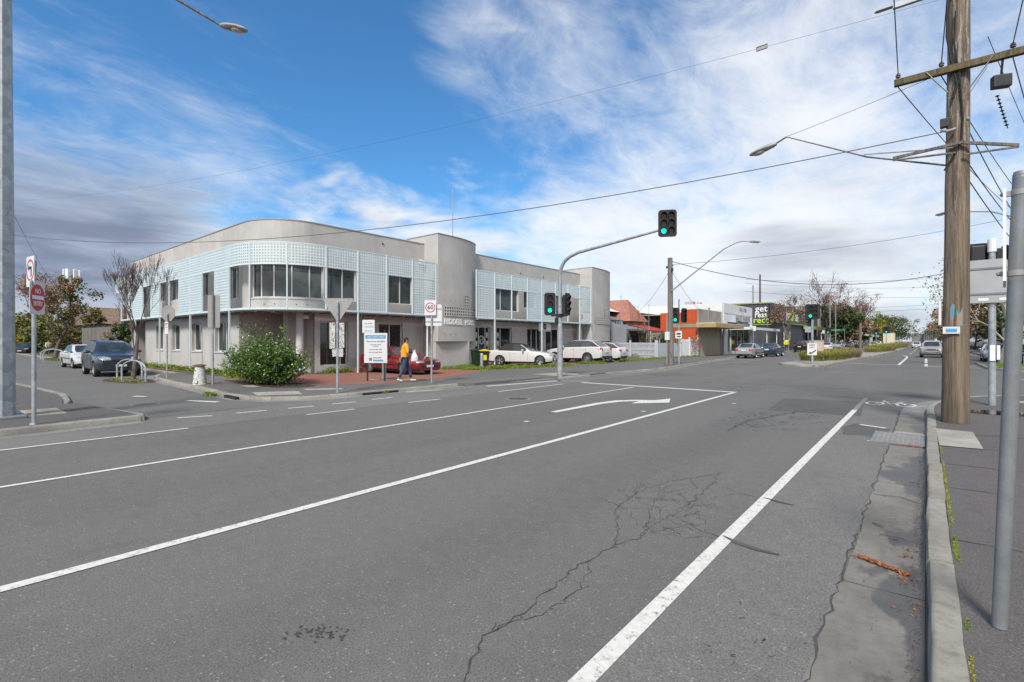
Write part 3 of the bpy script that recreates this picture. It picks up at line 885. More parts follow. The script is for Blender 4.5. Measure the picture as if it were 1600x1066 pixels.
# right-turn arrow
g = MB()
sh = [(-6.72, 9.5), (-6.55, 9.5), (-6.52, 11.6), (-6.35, 12.35), (-6.05, 12.72), (-5.98, 12.12), (-5.28, 12.95), (-5.62, 13.85), (-5.80, 13.20), (-6.25, 12.95), (-6.62, 12.45), (-6.75, 11.6)]
g.flat(sh, 0.0065); structure(g.build('turn_arrow', M_LINE))
# bicycle emblem (two wheels, frame, bars), painted flat
g = MB()
def bike(p): return (-0.72 + p[0] * 0.62, 16.55 + p[1] * 1.05)
def stroke(pts, w=0.055): g.ribbon([bike(p) for p in pts], w, 0.0068)
# wheel axis runs across the lane, read by riders coming towards the camera
for cx in (-0.52, 0.52):
    stroke([(cx + 0.30 * math.cos(2 * PI * k / 18), -0.25 + 0.36 * math.sin(2 * PI * k / 18)) for k in range(19)], 0.06)
stroke([(-0.52, -0.25), (-0.2, 0.35), (0.32, 0.35), (0.52, -0.25)]); stroke([(-0.2, 0.35), (0.02, -0.25), (0.32, 0.35)]); stroke([(-0.52, -0.25), (0.02, -0.25)])
stroke([(-0.25, 0.35), (-0.25, 0.58), (-0.38, 0.58)], 0.05); stroke([(0.22, 0.48), (0.44, 0.48)], 0.06)
structure(g.build('bicycle_emblem', M_LINE))
# manhole
mh = thing('manhole_cover', 'round iron manhole cover worn into the asphalt of the far lane', 'manhole cover', (-8.95, 11.05, 0))
mb = MB(); mb.lathe([(0.36, 0.0), (0.36, 0.006), (0.33, 0.007)], n=24); mb.build('ring', M_GUTTER2, mh)
mb = MB(); mb.lathe([(0.29, 0.0), (0.29, 0.009), (0.0, 0.0095)], n=24); mb.build('lid', pm('rusty iron', (0.09, 0.07, 0.06), 0.7, 0.4, var=0.3), mh)
# second manhole in the side street
mh2 = thing('manhole_cover', 'faint round manhole cover in the side street near the island', 'manhole cover', (-15.6, 3.9, 0))
mb = MB(); mb.lathe([(0.33, 0.0), (0.33, 0.006), (0.31, 0.007)], n=20); mb.build('ring', M_GUTTER2, mh2)
mb = MB(); mb.lathe([(0.27, 0.0), (0.27, 0.009), (0.0, 0.0095)], n=20); mb.build('lid', M_PATCH, mh2)

# ---------------- left corner footpath (No Entry sign)
k_left = [(-12.15, -12), (-12.25, 1.1), (-12.45, 3.05)]
kerb('kerb', k_left, 0.115, M_KERB2, inner=1, seg=2.2, rnd=0.006, seed=7, heights=lambda t: 0.115 if t > 0.86 else max(0.03, 0.115 - (0.86 - t) * 0.9), width=0.17)
kerb('kerb', [(-12.45, 3.1), (-12.9, 3.22), (-16.35, 2.85)], 0.11, M_KERB2, inner=1, seg=2.0, seed=9, heights=lambda t: 0.11 - 0.06 * t)
kerb('kerb', [(-16.3, 2.45), (-17.6, 2.75), (-19.5, 2.95), (-21.2, 2.85), (-23.2, 2.75), (-26, 2.5), (-150, 1.8)], 0.10, M_KERB, inner=1, seg=6, seed=10, width=0.2, heights=lambda t: 0.06 + 0.05 * min(1, t * 40))
g = MB()
g.prism([(-12.30, -12), (-12.42, 1.1), (-12.62, 3.0), (-12.9, 3.08), (-16.3, 2.72), (-16.45, 2.4), (-17.7, 2.6), (-19.5, 2.78), (-21.2, 2.7), (-23.2, 2.6), (-26, 2.36), (-150, 1.65), (-150, -12)], -0.05, 0.098)
structure(g.build('footpath', M_PAVE))
g = MB(); g.ribbon([(-11.98, -12), (-12.08, 1.1), (-12.28, 3.0)], 0.32, 0.005); structure(g.build('gutter', M_GUTTER2))
g = MB(); g.box(-15.5, -14.2, 1.55, 2.15, 0.098, 0.106)
for i in range(9): g.box(-15.45 + i * .14, -15.37 + i * .14, 1.6, 2.1, 0.106, 0.112)
structure(g.build('tactile_paving', M_SLAB))

# ---------------- far block (office corner and onwards)
H_B = 0.09
k_far = [(-150, 8.6), (-60, 8.5), (-34, 8.45), (-28.6, 8.3), (-27.6, 7.3), (-26, 6.75), (-22.3, 6.35), (-19.8, 6.3), (-16.2, 5.95), (-14.8, 6.0), (-13.9, 6.35), (-13.35, 7.1), (-13.2, 8.0), (-13.2, 10.2), (-13.15, 12.8)]
k_far2 = [(-12.15, 17.9), (-12.0, 20.2)]
k_far3 = [(-12.1, 22.0), (-11.75, 27.5), (-12.3, 33), (-13.1, 39), (-14.1, 49), (-14.9, 53), (-15.1, 60), (-15.1, 80), (-14.4, 95), (-14.4, 900)]
kerb('kerb', k_far, H_B, M_KERB, inner=1, seg=2.4, seed=12, width=0.2)
kerb('kerb', k_far2, H_B, M_KERB2, inner=1, seg=2.4, seed=13)
kerb('kerb', k_far3[:9], H_B, M_KERB2, inner=1, seg=2.6, seed=14)
g = MB(); g.box(-14.55, -14.4, 95, 900, -0.02, H_B); structure(g.build('kerb', M_KERB2))
edge = offset(k_far, 0.19) + [(-12.9, 13.4), (-12.6, 17.4)] + offset(k_far2, 0.14) + offset(k_far3, 0.14)
g = MB(); g.prism(edge + [(-150, 900)], -0.05, H_B - 0.004)
structure(g.build('footpath', M_PAVE2))
# driveway apron (dropped kerb)
g = MB(); g.add([(-13.15, 13.0, 0.012), (-12.2, 17.8, 0.012), (-13.1, 17.6, H_B + 0.004), (-13.7, 13.2, H_B + 0.004)], [(0, 1, 2, 3)])
g.add([(-12.0, 20.3, 0.012), (-12.05, 21.9, 0.012), (-12.7, 21.9, H_B + 0.004), (-12.6, 20.3, H_B + 0.004)], [(0, 1, 2, 3)])
structure(g.build('driveway_apron', M_GUTTER2))
g = MB(); g.ribbon(offset(k_far, -0.16)[3:], 0.30, 0.005); g.ribbon(offset(k_far3, -0.17)[:8], 0.32, 0.005); structure(g.build('gutter', M_GUTTER2))
# kerb inlet (dark mouth under the corner kerb)
g = MB(); g.obox((-15.3, 5.87, 0.045), (0.9, 0.10, 0.07), rz=-0.03); g.obox((-13.12, 9.4, 0.04), (0.08, 1.3, 0.06)); structure(g.build('drain_inlet', M_BLACKM))
# brick paving, soil bed, pram-ramp slabs
zb = H_B
g = MB(); g.flat([(-21.5, 8.2), (-17.8, 8.35), (-16.3, 9.4), (-15.3, 11.0), (-15.6, 14.2), (-17.1, 17.6), (-18.4, 20.5), (-18.6, 27), (-18.4, 40), (-22.0, 40), (-22.6, 12.4), (-26, 12.0), (-26, 9.4)], zb)
structure(g.build('brick_paving', M_BRICKPAVE))
g = MB()
g.flat([(-21.4, 7.9), (-18.9, 7.6), (-16.9, 7.8), (-16.2, 8.4), (-16.3, 9.0), (-17.2, 9.2), (-18.8, 9.2), (-21.2, 8.9)], zb + 0.008)
g.flat([(-22.9, 12.3), (-22.0, 12.3), (-21.9, 16.4), (-22.9, 16.4)], zb + 0.008)
g.flat([(-44, 9.0), (-28, 8.75), (-24.5, 8.9), (-24.5, 10.1), (-44, 10.1)], zb + 0.006)
g.flat([(-150, 9.6), (-45, 9.6), (-45, 60), (-150, 60)], zb + 0.003)
structure(g.build('garden_bed', M_SOIL))
g = MB()
g.flat([(-15.7, 6.6), (-14.6, 6.3), (-14.0, 7.3), (-15.0, 7.7)], zb + 0.006); g.flat([(-15.6, 8.15), (-15.0, 7.95), (-14.4, 8.9), (-14.9, 9.1)], zb + 0.006)
g.flat([(-18.5, 7.35), (-17.4, 7.2), (-17.2, 7.55), (-18.2, 7.7)], zb + 0.010)
g.flat([(-17.6, 11.9), (-16.9, 11.7), (-16.0, 12.9), (-16.6, 13.2)], zb + 0.006)
g.flat([(-14.2, 18.6), (-12.6, 18.3), (-12.4, 20.1), (-14.0, 20.8)], zb + 0.004)
structure(g.build('concrete_slab', M_SLAB))
# brick edging of the long bed
g = MB(); g.ribbon([(-44, 9.0), (-28, 8.8), (-24.5, 8.9)], 0.2, zb + 0.02); structure(g.build('brick_edging', M_BRICKPAVE))

# ---------------- median island and right-hand corner island
def island(name, pts, h, mat_top, seed):
    kerb('kerb', pts + [pts[0]], h, M_KERB, inner=1, seg=2.2, seed=seed, width=0.22)
    q = offset(pts + [pts[0]], 0.2)[:-1]
    mb = MB(); mb.flat(q, h - 0.003)
    structure(mb.build(name, mat_top))
def isl_pts(x0a, x1a, y0, y1, x0b, x1b):
    return [(x1a, y0), (x1b, y1), ((x0b + x1b) / 2, y1 + 1.2), (x0b, y1), (x0a, y0 + 3.0), (x0a + .5, y0 + 1.3), (x0a + 1.7, y0 + 0.25)]
M_MEDIAN = pm('median concrete', (0.26, 0.25, 0.22), 0.9, var=0.2, scale=0.6)
island('median_strip', isl_pts(-8.0, -5.2, 36.3, 61, -7.6, -4.3), 0.12, M_MEDIAN, 31)
island('median_strip', isl_pts(-7.6, -4.2, 63.5, 100, -7.0, -3.6), 0.12, M_MEDIAN, 32)
island('median_strip', isl_pts(-7.0, -3.6, 108, 170, -6.6, -3.4), 0.12, M_MEDIAN, 33)
kr = [(30, 37.5), (5.5, 37.0), (3.8, 37.6), (3.0, 39.2), (2.7, 41), (2.7, 49), (4.6, 52), (4.8, 900)]
kerb('kerb', kr[:7], 0.12, M_KERB2, inner=-1, seg=2.4, seed=15)
g = MB(); g.prism(offset(kr, -0.14) + [(30, 900)], -0.05, 0.11); structure(g.build('footpath', M_PAVE2))
M_TURF = pm('mown turf', (0.11, 0.19, 0.025), 0.95, var=0.3, scale=5, bump=0.8, bscale=60)
g = MB(); g.flat([(28, 37.9), (5.4, 37.4), (4.1, 38.0), (3.3, 39.6), (3.1, 46), (4.8, 48), (6, 44), (28, 44)], 0.125); structure(g.build('turf', M_TURF))
# ------------------------------------------------------------------ corner office building
OFF = (-24.0, 12.0, H_B)
office = thing('office_building', 'grey rendered two-storey corner office with pale blue lattice screens and rounded towers', 'building', OFF)
def part(mb, name, mats, parent=None, smooth=None, bevel=0):
    return mb.build(name, mats, parent or office, off=OFF, smooth=smooth, bevel=bevel)

class Path:
    """line - quarter ellipse - line; s=0 at the first point"""
    def __init__(s, side_x, side_y, rx, ry, front_x, end_y):
        s.pts = [(side_x, side_y)]
        cx, cy = front_x - rx, side_y + ry
        n = 24
        for i in range(n + 1):
            a = -PI / 2 + PI / 2 * i / n
            s.pts.append((cx + rx * math.cos(a), cy + ry * math.sin(a)))
        s.pts.append((front_x, end_y))
        s.d = [0]
        for a, b in zip(s.pts, s.pts[1:]): s.d.append(s.d[-1] + math.hypot(b[0] - a[0], b[1] - a[1]))
        s.s_arc0, s.s_arc1, s.L = s.d[1], s.d[-2], s.d[-1]
    def at(s, t, out=0.0):
        i = 0
        while i < len(s.d) - 2 and s.d[i + 1] < t: i += 1
        a, b = s.pts[i], s.pts[i + 1]; L = s.d[i + 1] - s.d[i]; k = (t - s.d[i]) / L if L > 1e-9 else 0
        dx, dy = (b[0] - a[0]) / L, (b[1] - a[1]) / L
        nx, ny = dy, -dx
        return (a[0] + dx * L * k + nx * out, a[1] + dy * L * k + ny * out)
    def sx(s, x): return x - s.pts[0][0]                       # on the side wall
    def sy(s, y): return s.s_arc1 + (y - s.pts[-2][1])         # on the front wall
    def near(s, px):
        """s where the wall crosses the view ray of a pixel column (measured, not used for drawing order)"""
        best = None
        for i in range(4001):
            t = s.L * i / 4000; p = s.at(t)
            d = -math.sin(YAW) * p[0] + math.cos(YAW) * p[1]; l = math.cos(YAW) * p[0] + math.sin(YAW) * p[1]
            e = abs(800 + F_PX * l / d - px)
            if best is None or e < best[0]: best = (e, t)
        return best[1]
def grid_wall(path, s0, s1, z0, z1, holes, depth=0.18, out=0.0, mb=None, mat=0, top=0.0, curve_step=0.25):
    """outer skin with real openings and reveals"""
    mb = mb or MB()
    S = {s0, s1}; Z = {z0, z1}
    for h in holes:
        S |= {h[0], h[1]}; Z |= {h[2], h[3]}
    a0, a1 = max(s0, path.s_arc0), min(s1, path.s_arc1)
    if a1 > a0:
        n = max(1, int((a1 - a0) / curve_step))
        S |= {a0 + (a1 - a0) * i / n for i in range(n + 1)}
    S = sorted(x for x in S if s0 <= x <= s1); S = [x for i, x in enumerate(S) if i == 0 or x - S[i - 1] > 1e-4]
    Z = sorted(Z)
    def inhole(s, z): return any(h[0] < s < h[1] and h[2] < z < h[3] for h in holes)
    idx = {}
    vs = []
    def vid(s, z, o):
        k = (round(s, 4), round(z, 4), o)
        if k not in idx:
            x, y = path.at(s, o); idx[k] = len(vs); vs.append((x, y, z))
        return idx[k]
    F = []
    for i in range(len(S) - 1):
        for j in range(len(Z) - 1):
            sm, zm = (S[i] + S[i + 1]) / 2, (Z[j] + Z[j + 1]) / 2
            if inhole(sm, zm): continue
            F.append((vid(S[i], Z[j], out), vid(S[i + 1], Z[j], out), vid(S[i + 1], Z[j + 1], out), vid(S[i], Z[j + 1], out)))
    for h in holes:
        hs = [x for x in S if h[0] - 1e-6 <= x <= h[1] + 1e-6]
        o2 = out - depth
        for a, b in zip(hs, hs[1:]):
            F.append((vid(a, h[2], o2), vid(b, h[2], o2), vid(b, h[2], out), vid(a, h[2], out)))
            F.append((vid(a, h[3], out), vid(b, h[3], out), vid(b, h[3], o2), vid(a, h[3], o2)))
        F.append((vid(h[0], h[2], o2), vid(h[0], h[2], out), vid(h[0], h[3], out), vid(h[0], h[3], o2)))
        F.append((vid(h[1], h[2], out), vid(h[1], h[2], o2), vid(h[1], h[3], o2), vid(h[1], h[3], out)))
    if top:
        for a, b in zip(S, S[1:]):
            F.append((vid(a, z1, out), vid(b, z1, out), vid(b, z1, out - top), vid(a, z1, out - top)))
            F.append((vid(b, z1 - 0.6, out - top), vid(a, z1 - 0.6, out - top), vid(a, z1, out - top), vid(b, z1, out - top)))
    mb.add(vs, F, mat)
    return mb
def strip(path, s0, s1, z0, z1, o0, o1, mb, mat=0, step=0.25):
    """solid band following a path between offsets o0 < o1"""
    S = [s0, s1]; a0, a1 = max(s0, path.s_arc0), min(s1, path.s_arc1)
    if a1 > a0:
        n = max(1, int((a1 - a0) / step)); S += [a0 + (a1 - a0) * i / n for i in range(n + 1)]
    S = sorted(set(round(x, 5) for x in S)); n = len(S)
    v = []
    for s in S:
        for o, z in ((o0, z0), (o1, z0), (o1, z1), (o0, z1)):
            x, y = path.at(s, o); v.append((x, y, z))
    f = []
    for i in range(n - 1):
        for k in range(4):
            a = 4 * i + k; b = 4 * i + (k + 1) % 4
            f.append((a, b, b + 4, a + 4)[::-1])
    f.append((0, 1, 2, 3)); f.append(tuple(4 * (n - 1) + k for k in (3, 2, 1, 0)))
    mb.add(v, f, mat); return mb
def win(path, s0, s1, z0, z1, mull, inset=0.12, fw=0.055, glass=None, horiz=(), parent=None, name='window'):
    """aluminium frame set back in its opening, with one pane mesh behind it"""
    fr = MB()
    strip(path, s0, s1, z0, z0 + fw, -inset - 0.05, -inset, fr); strip(path, s0, s1, z1 - fw, z1, -inset - 0.05, -inset, fr)
    for a in [s0] + list(mull) + [s1 - fw]:
        strip(path, a, a + fw, z0 + fw, z1 - fw, -inset - 0.05, -inset - 0.001, fr)
    for z in horiz: strip(path, s0, s1, z, z + fw, -inset - 0.048, -inset - 0.003, fr)
    fo = part(fr, name, M_ALU, parent)
    gl = MB(); strip(path, s0 + 0.01, s1 - 0.01, z0 + 0.01, z1 - 0.01, -inset - 0.045, -inset - 0.03, gl)
    po = gl.build('pane', glass or M_GLASS, fo, off=OFF)
    return fo

PW = Path(-43.7, 10.15, 2.4, 2.3, -22.6, 36.3)        # upper wall
PL = Path(-45.3, 9.5, 2.95, 2.95, -21.5, 60)          # lattice line
B = 1.69; Z_LB, Z_LM, Z_LT = 3.13, 5.10, 6.07
zP = 7.30; zC = 3.05
# --- upper floor wall with windows
def sxw(x): return PW.sx(x)
def syw(y): return PW.sy(y)
H = []
W_up = []
k = 10.15 / 10.7
for (xa, xb, zs, mull) in ((-41.6, -40.3, 4.1, []), (-37.6, -36.4, 4.1, [-37.05]), (-35.6, -34.2, 4.1, [-34.95]), (-30.3, -29.4, 4.1, [-29.85]), (-26.7, -25.6, 3.72, [-26.15])):
    H.append((sxw(xa), sxw(xb), zs, 5.30)); W_up.append((sxw(xa), sxw(xb), zs, 5.30, [sxw(m) for m in mull]))
sa = PW.near(391.5); sb = PW.near(506); sc_ = PW.near(511.5); sd_ = PW.near(557)
H.append((sa, sb, 3.68, 5.30)); W_up.append((sa, sb, 3.68, 5.30, [PW.near(p) for p in (405, 425.3, 454.8, 484.3)]))
H.append((sc_, sd_, 3.68, 5.30)); W_up.append((sc_, sd_, 3.68, 5.30, [PW.near(536)]))
H.append((syw(16.7), syw(18.35), 3.70, 5.28)); W_up.append((syw(16.7), syw(18.35), 3.70, 5.28, [syw(17.5)]))
H.append((syw(25.35), syw(28.0), 3.74, 5.29)); W_up.append((syw(25.35), syw(28.0), 3.74, 5.29, [syw(26.1), syw(27.3)]))
H.append((syw(28.6), syw(30.1), 4.07, 5.29)); W_up.append((syw(28.6), syw(30.1), 4.07, 5.29, []))
H.append((syw(32.6), syw(34.6), 3.7, 5.29)); W_up.append((syw(32.6), syw(34.6), 3.7, 5.29, [syw(33.6)]))
mb = grid_wall(PW, 0, PW.L, zC, zP, H, 0.16, top=0.22)
# rear and end walls, flat roof
mb.box(-43.9, -43.7, 10.15, 26, H_B, zP); mb.box(-43.7, -22.9, 39.0, 39.2, H_B, zP); mb.box(-43.9, -43.7, 26, 39.2, H_B, zP)
mb.add([(-43.7, 10.4, 6.75), (-24.8, 10.4, 6.75), (-22.9, 12.4, 6.75), (-22.9, 39, 6.75), (-43.7, 39, 6.75)], [(0, 1, 2, 3, 4)])
mb.box(-22.8, -22.6, 36.3, 41.0, H_B, zP - 0.004)
part(mb, 'wall', M_RENDER)
mb = MB(); strip(PW, -0.0, PW.L, zP, zP + 0.045, -0.24, 0.025, mb); part(mb, 'parapet_cap', M_CAP)
for w in W_up: win(PW, *w[:4], w[4], glass=M_GLASSB)
# sill band under the curved window, small weep vents
mb = MB(); strip(PW, sa - 0.05, sb, 3.62, 3.68, -0.10, 0.03, mb); part(mb, 'sill', M_RENDER_B)
mb = MB()
for p in (413, 429, 447, 463, 480, 500): 
    x, y = PW.at(PW.near(p), 0.005); mb = MB(); mb.ball((x, y, 3.38), 0.022, 6, 4); part(mb, 'vent', M_DARK)
for (px, z) in ((604, 6.95), (611, 6.95)): pass
for yy, z in ((19.0 - 2.7, 6.9), (28.2, 6.55), (31.0, 6.55)): x, y = PW.at(syw(yy), 0.01); mb = MB(); mb.ball((x, y, z), 0.05, 6, 4); part(mb, 'vent', M_DARK)
# --- ground floor walls
PG = Path(-40.6, 10.15, 2.4, 2.3, -22.72, 36)
hg = []; wg = []
for xa, xb in ((-38.3, -36.9), (-35.2, -33.8), (-31.9, -30.4), (-28.55, -26.9)):
    hg.append((PG.sx(xa), PG.sx(xb), 1.10, 2.62)); wg.append((PG.sx(xa), PG.sx(xb), 1.10, 2.62, [PG.sx(xb - 0.62)]))
mb = grid_wall(PG, 0, PG.sx(-25.55), 0.05, zC, hg, 0.20)
for h in hg:      # projecting sills
    strip(PG, h[0] - 0.03, h[1] + 0.03, 1.03, 1.095, -0.18, 0.04, mb, 1)
part(mb, 'wall', [M_RENDER, M_RENDER_B])
for w in wg: win(PG, *w[:4], w[4], inset=0.16, glass=M_GLASS)
# front ground floor
def fy(y): return PG.sy(y)
hf = [(fy(12.75), fy(14.3), 0.42, 2.62), (fy(16.15), fy(17.75), 0.42, 2.62), (fy(23.6), fy(25.1), 0.12, 2.60), (fy(25.75), fy(27.4), 0.12, 2.60), (fy(29.15), fy(31.0), 0.12, 2.60), (fy(31.5), fy(33.6), 0.12, 2.60)]
mb = grid_wall(PG, fy(12.46), PG.L, 0.05, zC, hf, 0.22)
# recessed corner entry: return wall and inner face
mb.box(-25.75, -25.55, 10.151, 12.6, 0.05, zC); mb.box(-25.55, -23.0, 12.55, 12.75, 0.05, zC)
mb.box(-24.1, -23.65, 11.6, 12.55, 0.05, zC)
mb.box(-22.72, -22.40, 15.0, 15.2, 0.05, zC)
part(mb, 'wall', M_RENDER)
mb = MB(); mb.lathe([(0.17, 0.05), (0.17, zC)], (-22.78, 11.75, 0), 20); part(mb, 'column', M_RENDER_B, smooth=40)
win(PG, *hf[0][:4], [fy(13.9)], inset=0.15); win(PG, *hf[1][:4], [fy(16.9)], inset=0.15)
for i, h in enumerate(hf[2:]):
    m = {0: [fy(24.05), fy(24.7)], 1: [fy(26.25)], 2: [fy(29.8), fy(30.45)], 3: [fy(32.4)]}[i]
    f = win(PG, *h[:4], m, inset=0.15, name='glass_door')
# corner entry door
class Flat:
    """straight wall from a to b, outward normal to the right of travel"""
    def __init__(s, a, b):
        s.a = Vector(a); s.t = (Vector(b) - s.a).normalized(); s.n = Vector((s.t.y, -s.t.x)); s.L = (Vector(b) - s.a).length
        s.s_arc0 = s.s_arc1 = 1e9
    def at(s, t, out=0.0):
        p = s.a + s.t * t + s.n * out; return (p.x, p.y)
FE = Flat((-25.55, 12.55), (-23.0, 12.55))
d = win(FE, 0.42, 1.42, 0.1, 2.5, [0.62], inset=-0.055, fw=0.07, name='entry_door')
mb = MB(); mb.box(-23.1, -22.95, 11.9, 12.3, 2.72, 2.9); part(mb, 'security_light', M_WHITE, bevel=0.01)
# underside of the upper floor + thin canopy running under the lattice
mb = MB()
mb.add([(-43.7, 10.3, zC), (-25, 10.3, zC), (-22.9, 12.4, zC), (-22.9, 19.3, zC), (-26, 19.3, zC), (-26, 13, zC), (-43.7, 13, zC)], [(6, 5, 4, 3, 2, 1, 0)])
part(mb, 'soffit', M_RENDER_B)
mb = MB()
sL0, sL1 = 1.6, PL.sy(19.15)
strip(PL, sL0, sL1, zC - 0.045, zC + 0.012, -1.06, -0.03, mb)
strip(PL, PL.sy(22.9), PL.sy(36.1), zC - 0.045, zC + 0.012, -1.06, -0.03, mb)
part(mb, 'canopy', pm('canopy sheeting', (0.33, 0.36, 0.37), 0.6, var=0.08))
mb = MB()
s = sL0 + 0.4
while s < sL1 - 0.2:
    a = PL.at(s, -0.05); b = PL.at(s, -1.0); mb = MB(); mb.bar((*a, zC - 0.075), (*b, zC - 0.075), 0.035, 0.06); part(mb, 'canopy_bracket', M_STEEL); s += B / 2
for i in range(16):
    y = 23.2 + i * 0.84; mb = MB(); mb.bar((-21.55, y, zC - 0.075), (-22.5, y, zC - 0.075), 0.035, 0.06); part(mb, 'canopy_bracket', M_STEEL)

# --- lattice screens
def lattice(path, s0, s1, z0, z1, pitch=0.134, hole=0.080, th=0.03, mat=None, name='lattice_panel', out=0.0):
    nc = max(1, round((s1 - s0 - 0.05) / pitch)); nr = max(1, round((z1 - z0 - 0.03) / pitch))
    pc_ = (s1 - s0) / (nc + 0.35); pr_ = (z1 - z0) / (nr + 0.2)
    hc, hr = pc_ * hole / pitch, pr_ * hole / pitch
    S = [s0]; 
    for i in range(nc):
        c = s0 + pc_ * (i + 0.675); S += [c - hc / 2, c + hc / 2]
    S.append(s1); Z = [z0]
    for j in range(nr):
        c = z0 + pr_ * (j + 0.6); Z += [c - hr / 2, c + hr / 2]
    Z.append(z1)
    v = []; f = []; nS = len(S); nZ = len(Z)
    for o in (out - th / 2, out + th / 2):
        for s_ in S:
            x, y = path.at(s_, o)
            for z in Z: v.append((x, y, z))
    def vid(i, j, k): return k * nS * nZ + i * nZ + j
    for i in range(nS - 1):
        for j in range(nZ - 1):
            if i % 2 == 1 and j % 2 == 1:
                f += [(vid(i, j, 0), vid(i + 1, j, 0), vid(i + 1, j, 1), vid(i, j, 1)), (vid(i, j + 1, 1), vid(i + 1, j + 1, 1), vid(i + 1, j + 1, 0), vid(i, j + 1, 0)),
                      (vid(i, j, 1), vid(i, j + 1, 1), vid(i, j + 1, 0), vid(i, j, 0)), (vid(i + 1, j, 0), vid(i + 1, j + 1, 0), vid(i + 1, j + 1, 1), vid(i + 1, j, 1))]
                continue
            f.append((vid(i, j, 1), vid(i + 1, j, 1), vid(i + 1, j + 1, 1), vid(i, j + 1, 1)))
            f.append((vid(i, j + 1, 0), vid(i + 1, j + 1, 0), vid(i + 1, j, 0), vid(i, j, 0)))
    mb = MB(); mb.add(v, f)
    return part(mb, name, mat or M_LATT)
def post(path, s, z0, z1, w=0.05, d=0.05, out=0.02):
    mb = MB(); strip(path, s - w / 2, s + w / 2, z0, z1, out - d / 2 - 0.02, out + d / 2 + 0.005, mb)
    return part(mb, 'screen_post', M_LATT)
S0 = PL.sy(14.05)
side_lo = {-5, -7, -8, -11, -13 - 0, -14 + 0}      # bay k spans post k .. k+1
side_lo = {-5, -7, -8, -11, -13, -14}
for kk in range(-16, 3):
    s0 = S0 + kk * B; s1 = s0 + B
    if kk == -16: s0 = max(s0, 0.0)
    lattice(PL, s0 + 0.027, s1 - 0.027, Z_LM + 0.02, Z_LT - 0.02)
    if kk in side_lo or kk in (0, 2): lattice(PL, s0 + 0.027, s1 - 0.027, Z_LB + 0.02, Z_LM - 0.02)
for kk in range(-15, 4):
    s_ = S0 + kk * B
    g0 = 0.05 if kk in (-4, -7, -10, -13, 0) else Z_LB
    post(PL, s_, g0, Z_LT, w=0.055 if g0 < 1 else 0.05)
y0s = 22.44; Bs = 1.717
for kk in range(8):
    s0 = PL.sy(y0s + kk * Bs); s1 = s0 + Bs
    lattice(PL, s0 + 0.027, s1 - 0.027, Z_LM + 0.02, Z_LT - 0.02)
    if kk in (0, 3, 4): lattice(PL, s0 + 0.027, s1 - 0.027, Z_LB + 0.02, Z_LM - 0.02)
    if kk == 7: lattice(PL, s0 + 0.027, s1 - 0.027, 4.0, Z_LM - 0.02)
for kk in range(9):
    s_ = PL.sy(y0s + kk * Bs)
    post(PL, s_, 0.05 if kk in (1, 4, 7) else Z_LB, Z_LT, w=0.07 if kk in (1, 4, 7) else 0.05)
mb = MB()
for (a, b) in ((0.0, PL.sy(19.2)), (PL.sy(22.44), PL.sy(36.2))):
    for z, hh in ((Z_LT - 0.018, 0.045), (Z_LM - 0.02, 0.04)): strip(PL, a, b, z, z + hh, -0.024, 0.024, mb)
    a2 = a if a > 1 else 1.6
    strip(PL, a2, b, Z_LB - 0.07, Z_LB + 0.018, -0.03, 0.03, mb)
part(mb, 'screen_rail', M_LATT)
# sign panel in the last bay
mb = MB(); mb.box(-21.52, -21.49, 34.5, 36.12, 3.16, 3.97); sp = part(mb, 'sign_panel', M_SIGNW)
mb = MB()
t_ = M_SIGNBACK
for q in ([(0, .18), (.16, .18), (.24, 0), (.16, -.18), (0, -.18), (0, -.12), (.12, -.12), (.18, 0), (.12, .12), (0, .12)],
          [(0, .08), (.08, .08), (.12, 0), (.08, -.08), (0, -.08)]):
    mb.add([(-21.484, 34.72 + a, 3.6 + b) for a, b in q], [tuple(range(len(q)))])
mb.build('emblem', M_STEEL, sp, off=OFF)
# little hanging sign under the canopy
mb = MB(); mb.box(-21.9, -21.87, 29.45, 30.95, 2.37, 2.98); hs = part(mb, 'hanging_sign', M_SIGNW)
mb = MB(); mb.lathe([(0.22, 0), (0.22, 0.01), (0.12, 0.012)], (-21.87, 30.2, 2.72), 18, axis='x', caps=False)
mb.obox((-21.86, 30.2, 2.72), (0.01, 0.09, 0.34)); mb.box(-21.868, -21.862, 29.5, 30.9, 2.42, 2.44)
mb.build('emblem', M_BLACK, hs, off=OFF)
# door stickers / posters on the shop glass
M_POST = pm('poster paper', (0.42, 0.52, 0.50), 0.5, var=0.3, scale=8); M_POST2 = pm('orange poster print', (0.50, 0.30, 0.16), 0.5, var=0.3, scale=9)
for yy in (23.72, 24.85, 25.9):
    for j, z in enumerate((0.75, 1.3, 1.87)):
        mb = MB(); mb.box(-22.865, -22.855, yy - 0.06, yy + 0.24, z, z + 0.36); mb.box(-22.855, -22.851, yy - 0.02, yy + 0.2, z + 0.04, z + 0.13, 1)
        part(mb, 'poster', [M_POST, M_POST2])
mb = MB()
mb.ribbon  # two big initials in a rounded shape on the entry glass
mb.lathe([(0.30, 0), (0.30, 0.01), (0.22, 0.01), (0.22, 0)], (-22.858, 24.35, 1.72), 20, axis='x', caps=False)
text_on(mb, 'g1', 0.42, (-22.85, 24.35, 1.72), (0, 1, 0))
part(mb, 'door_lettering', M_POST)

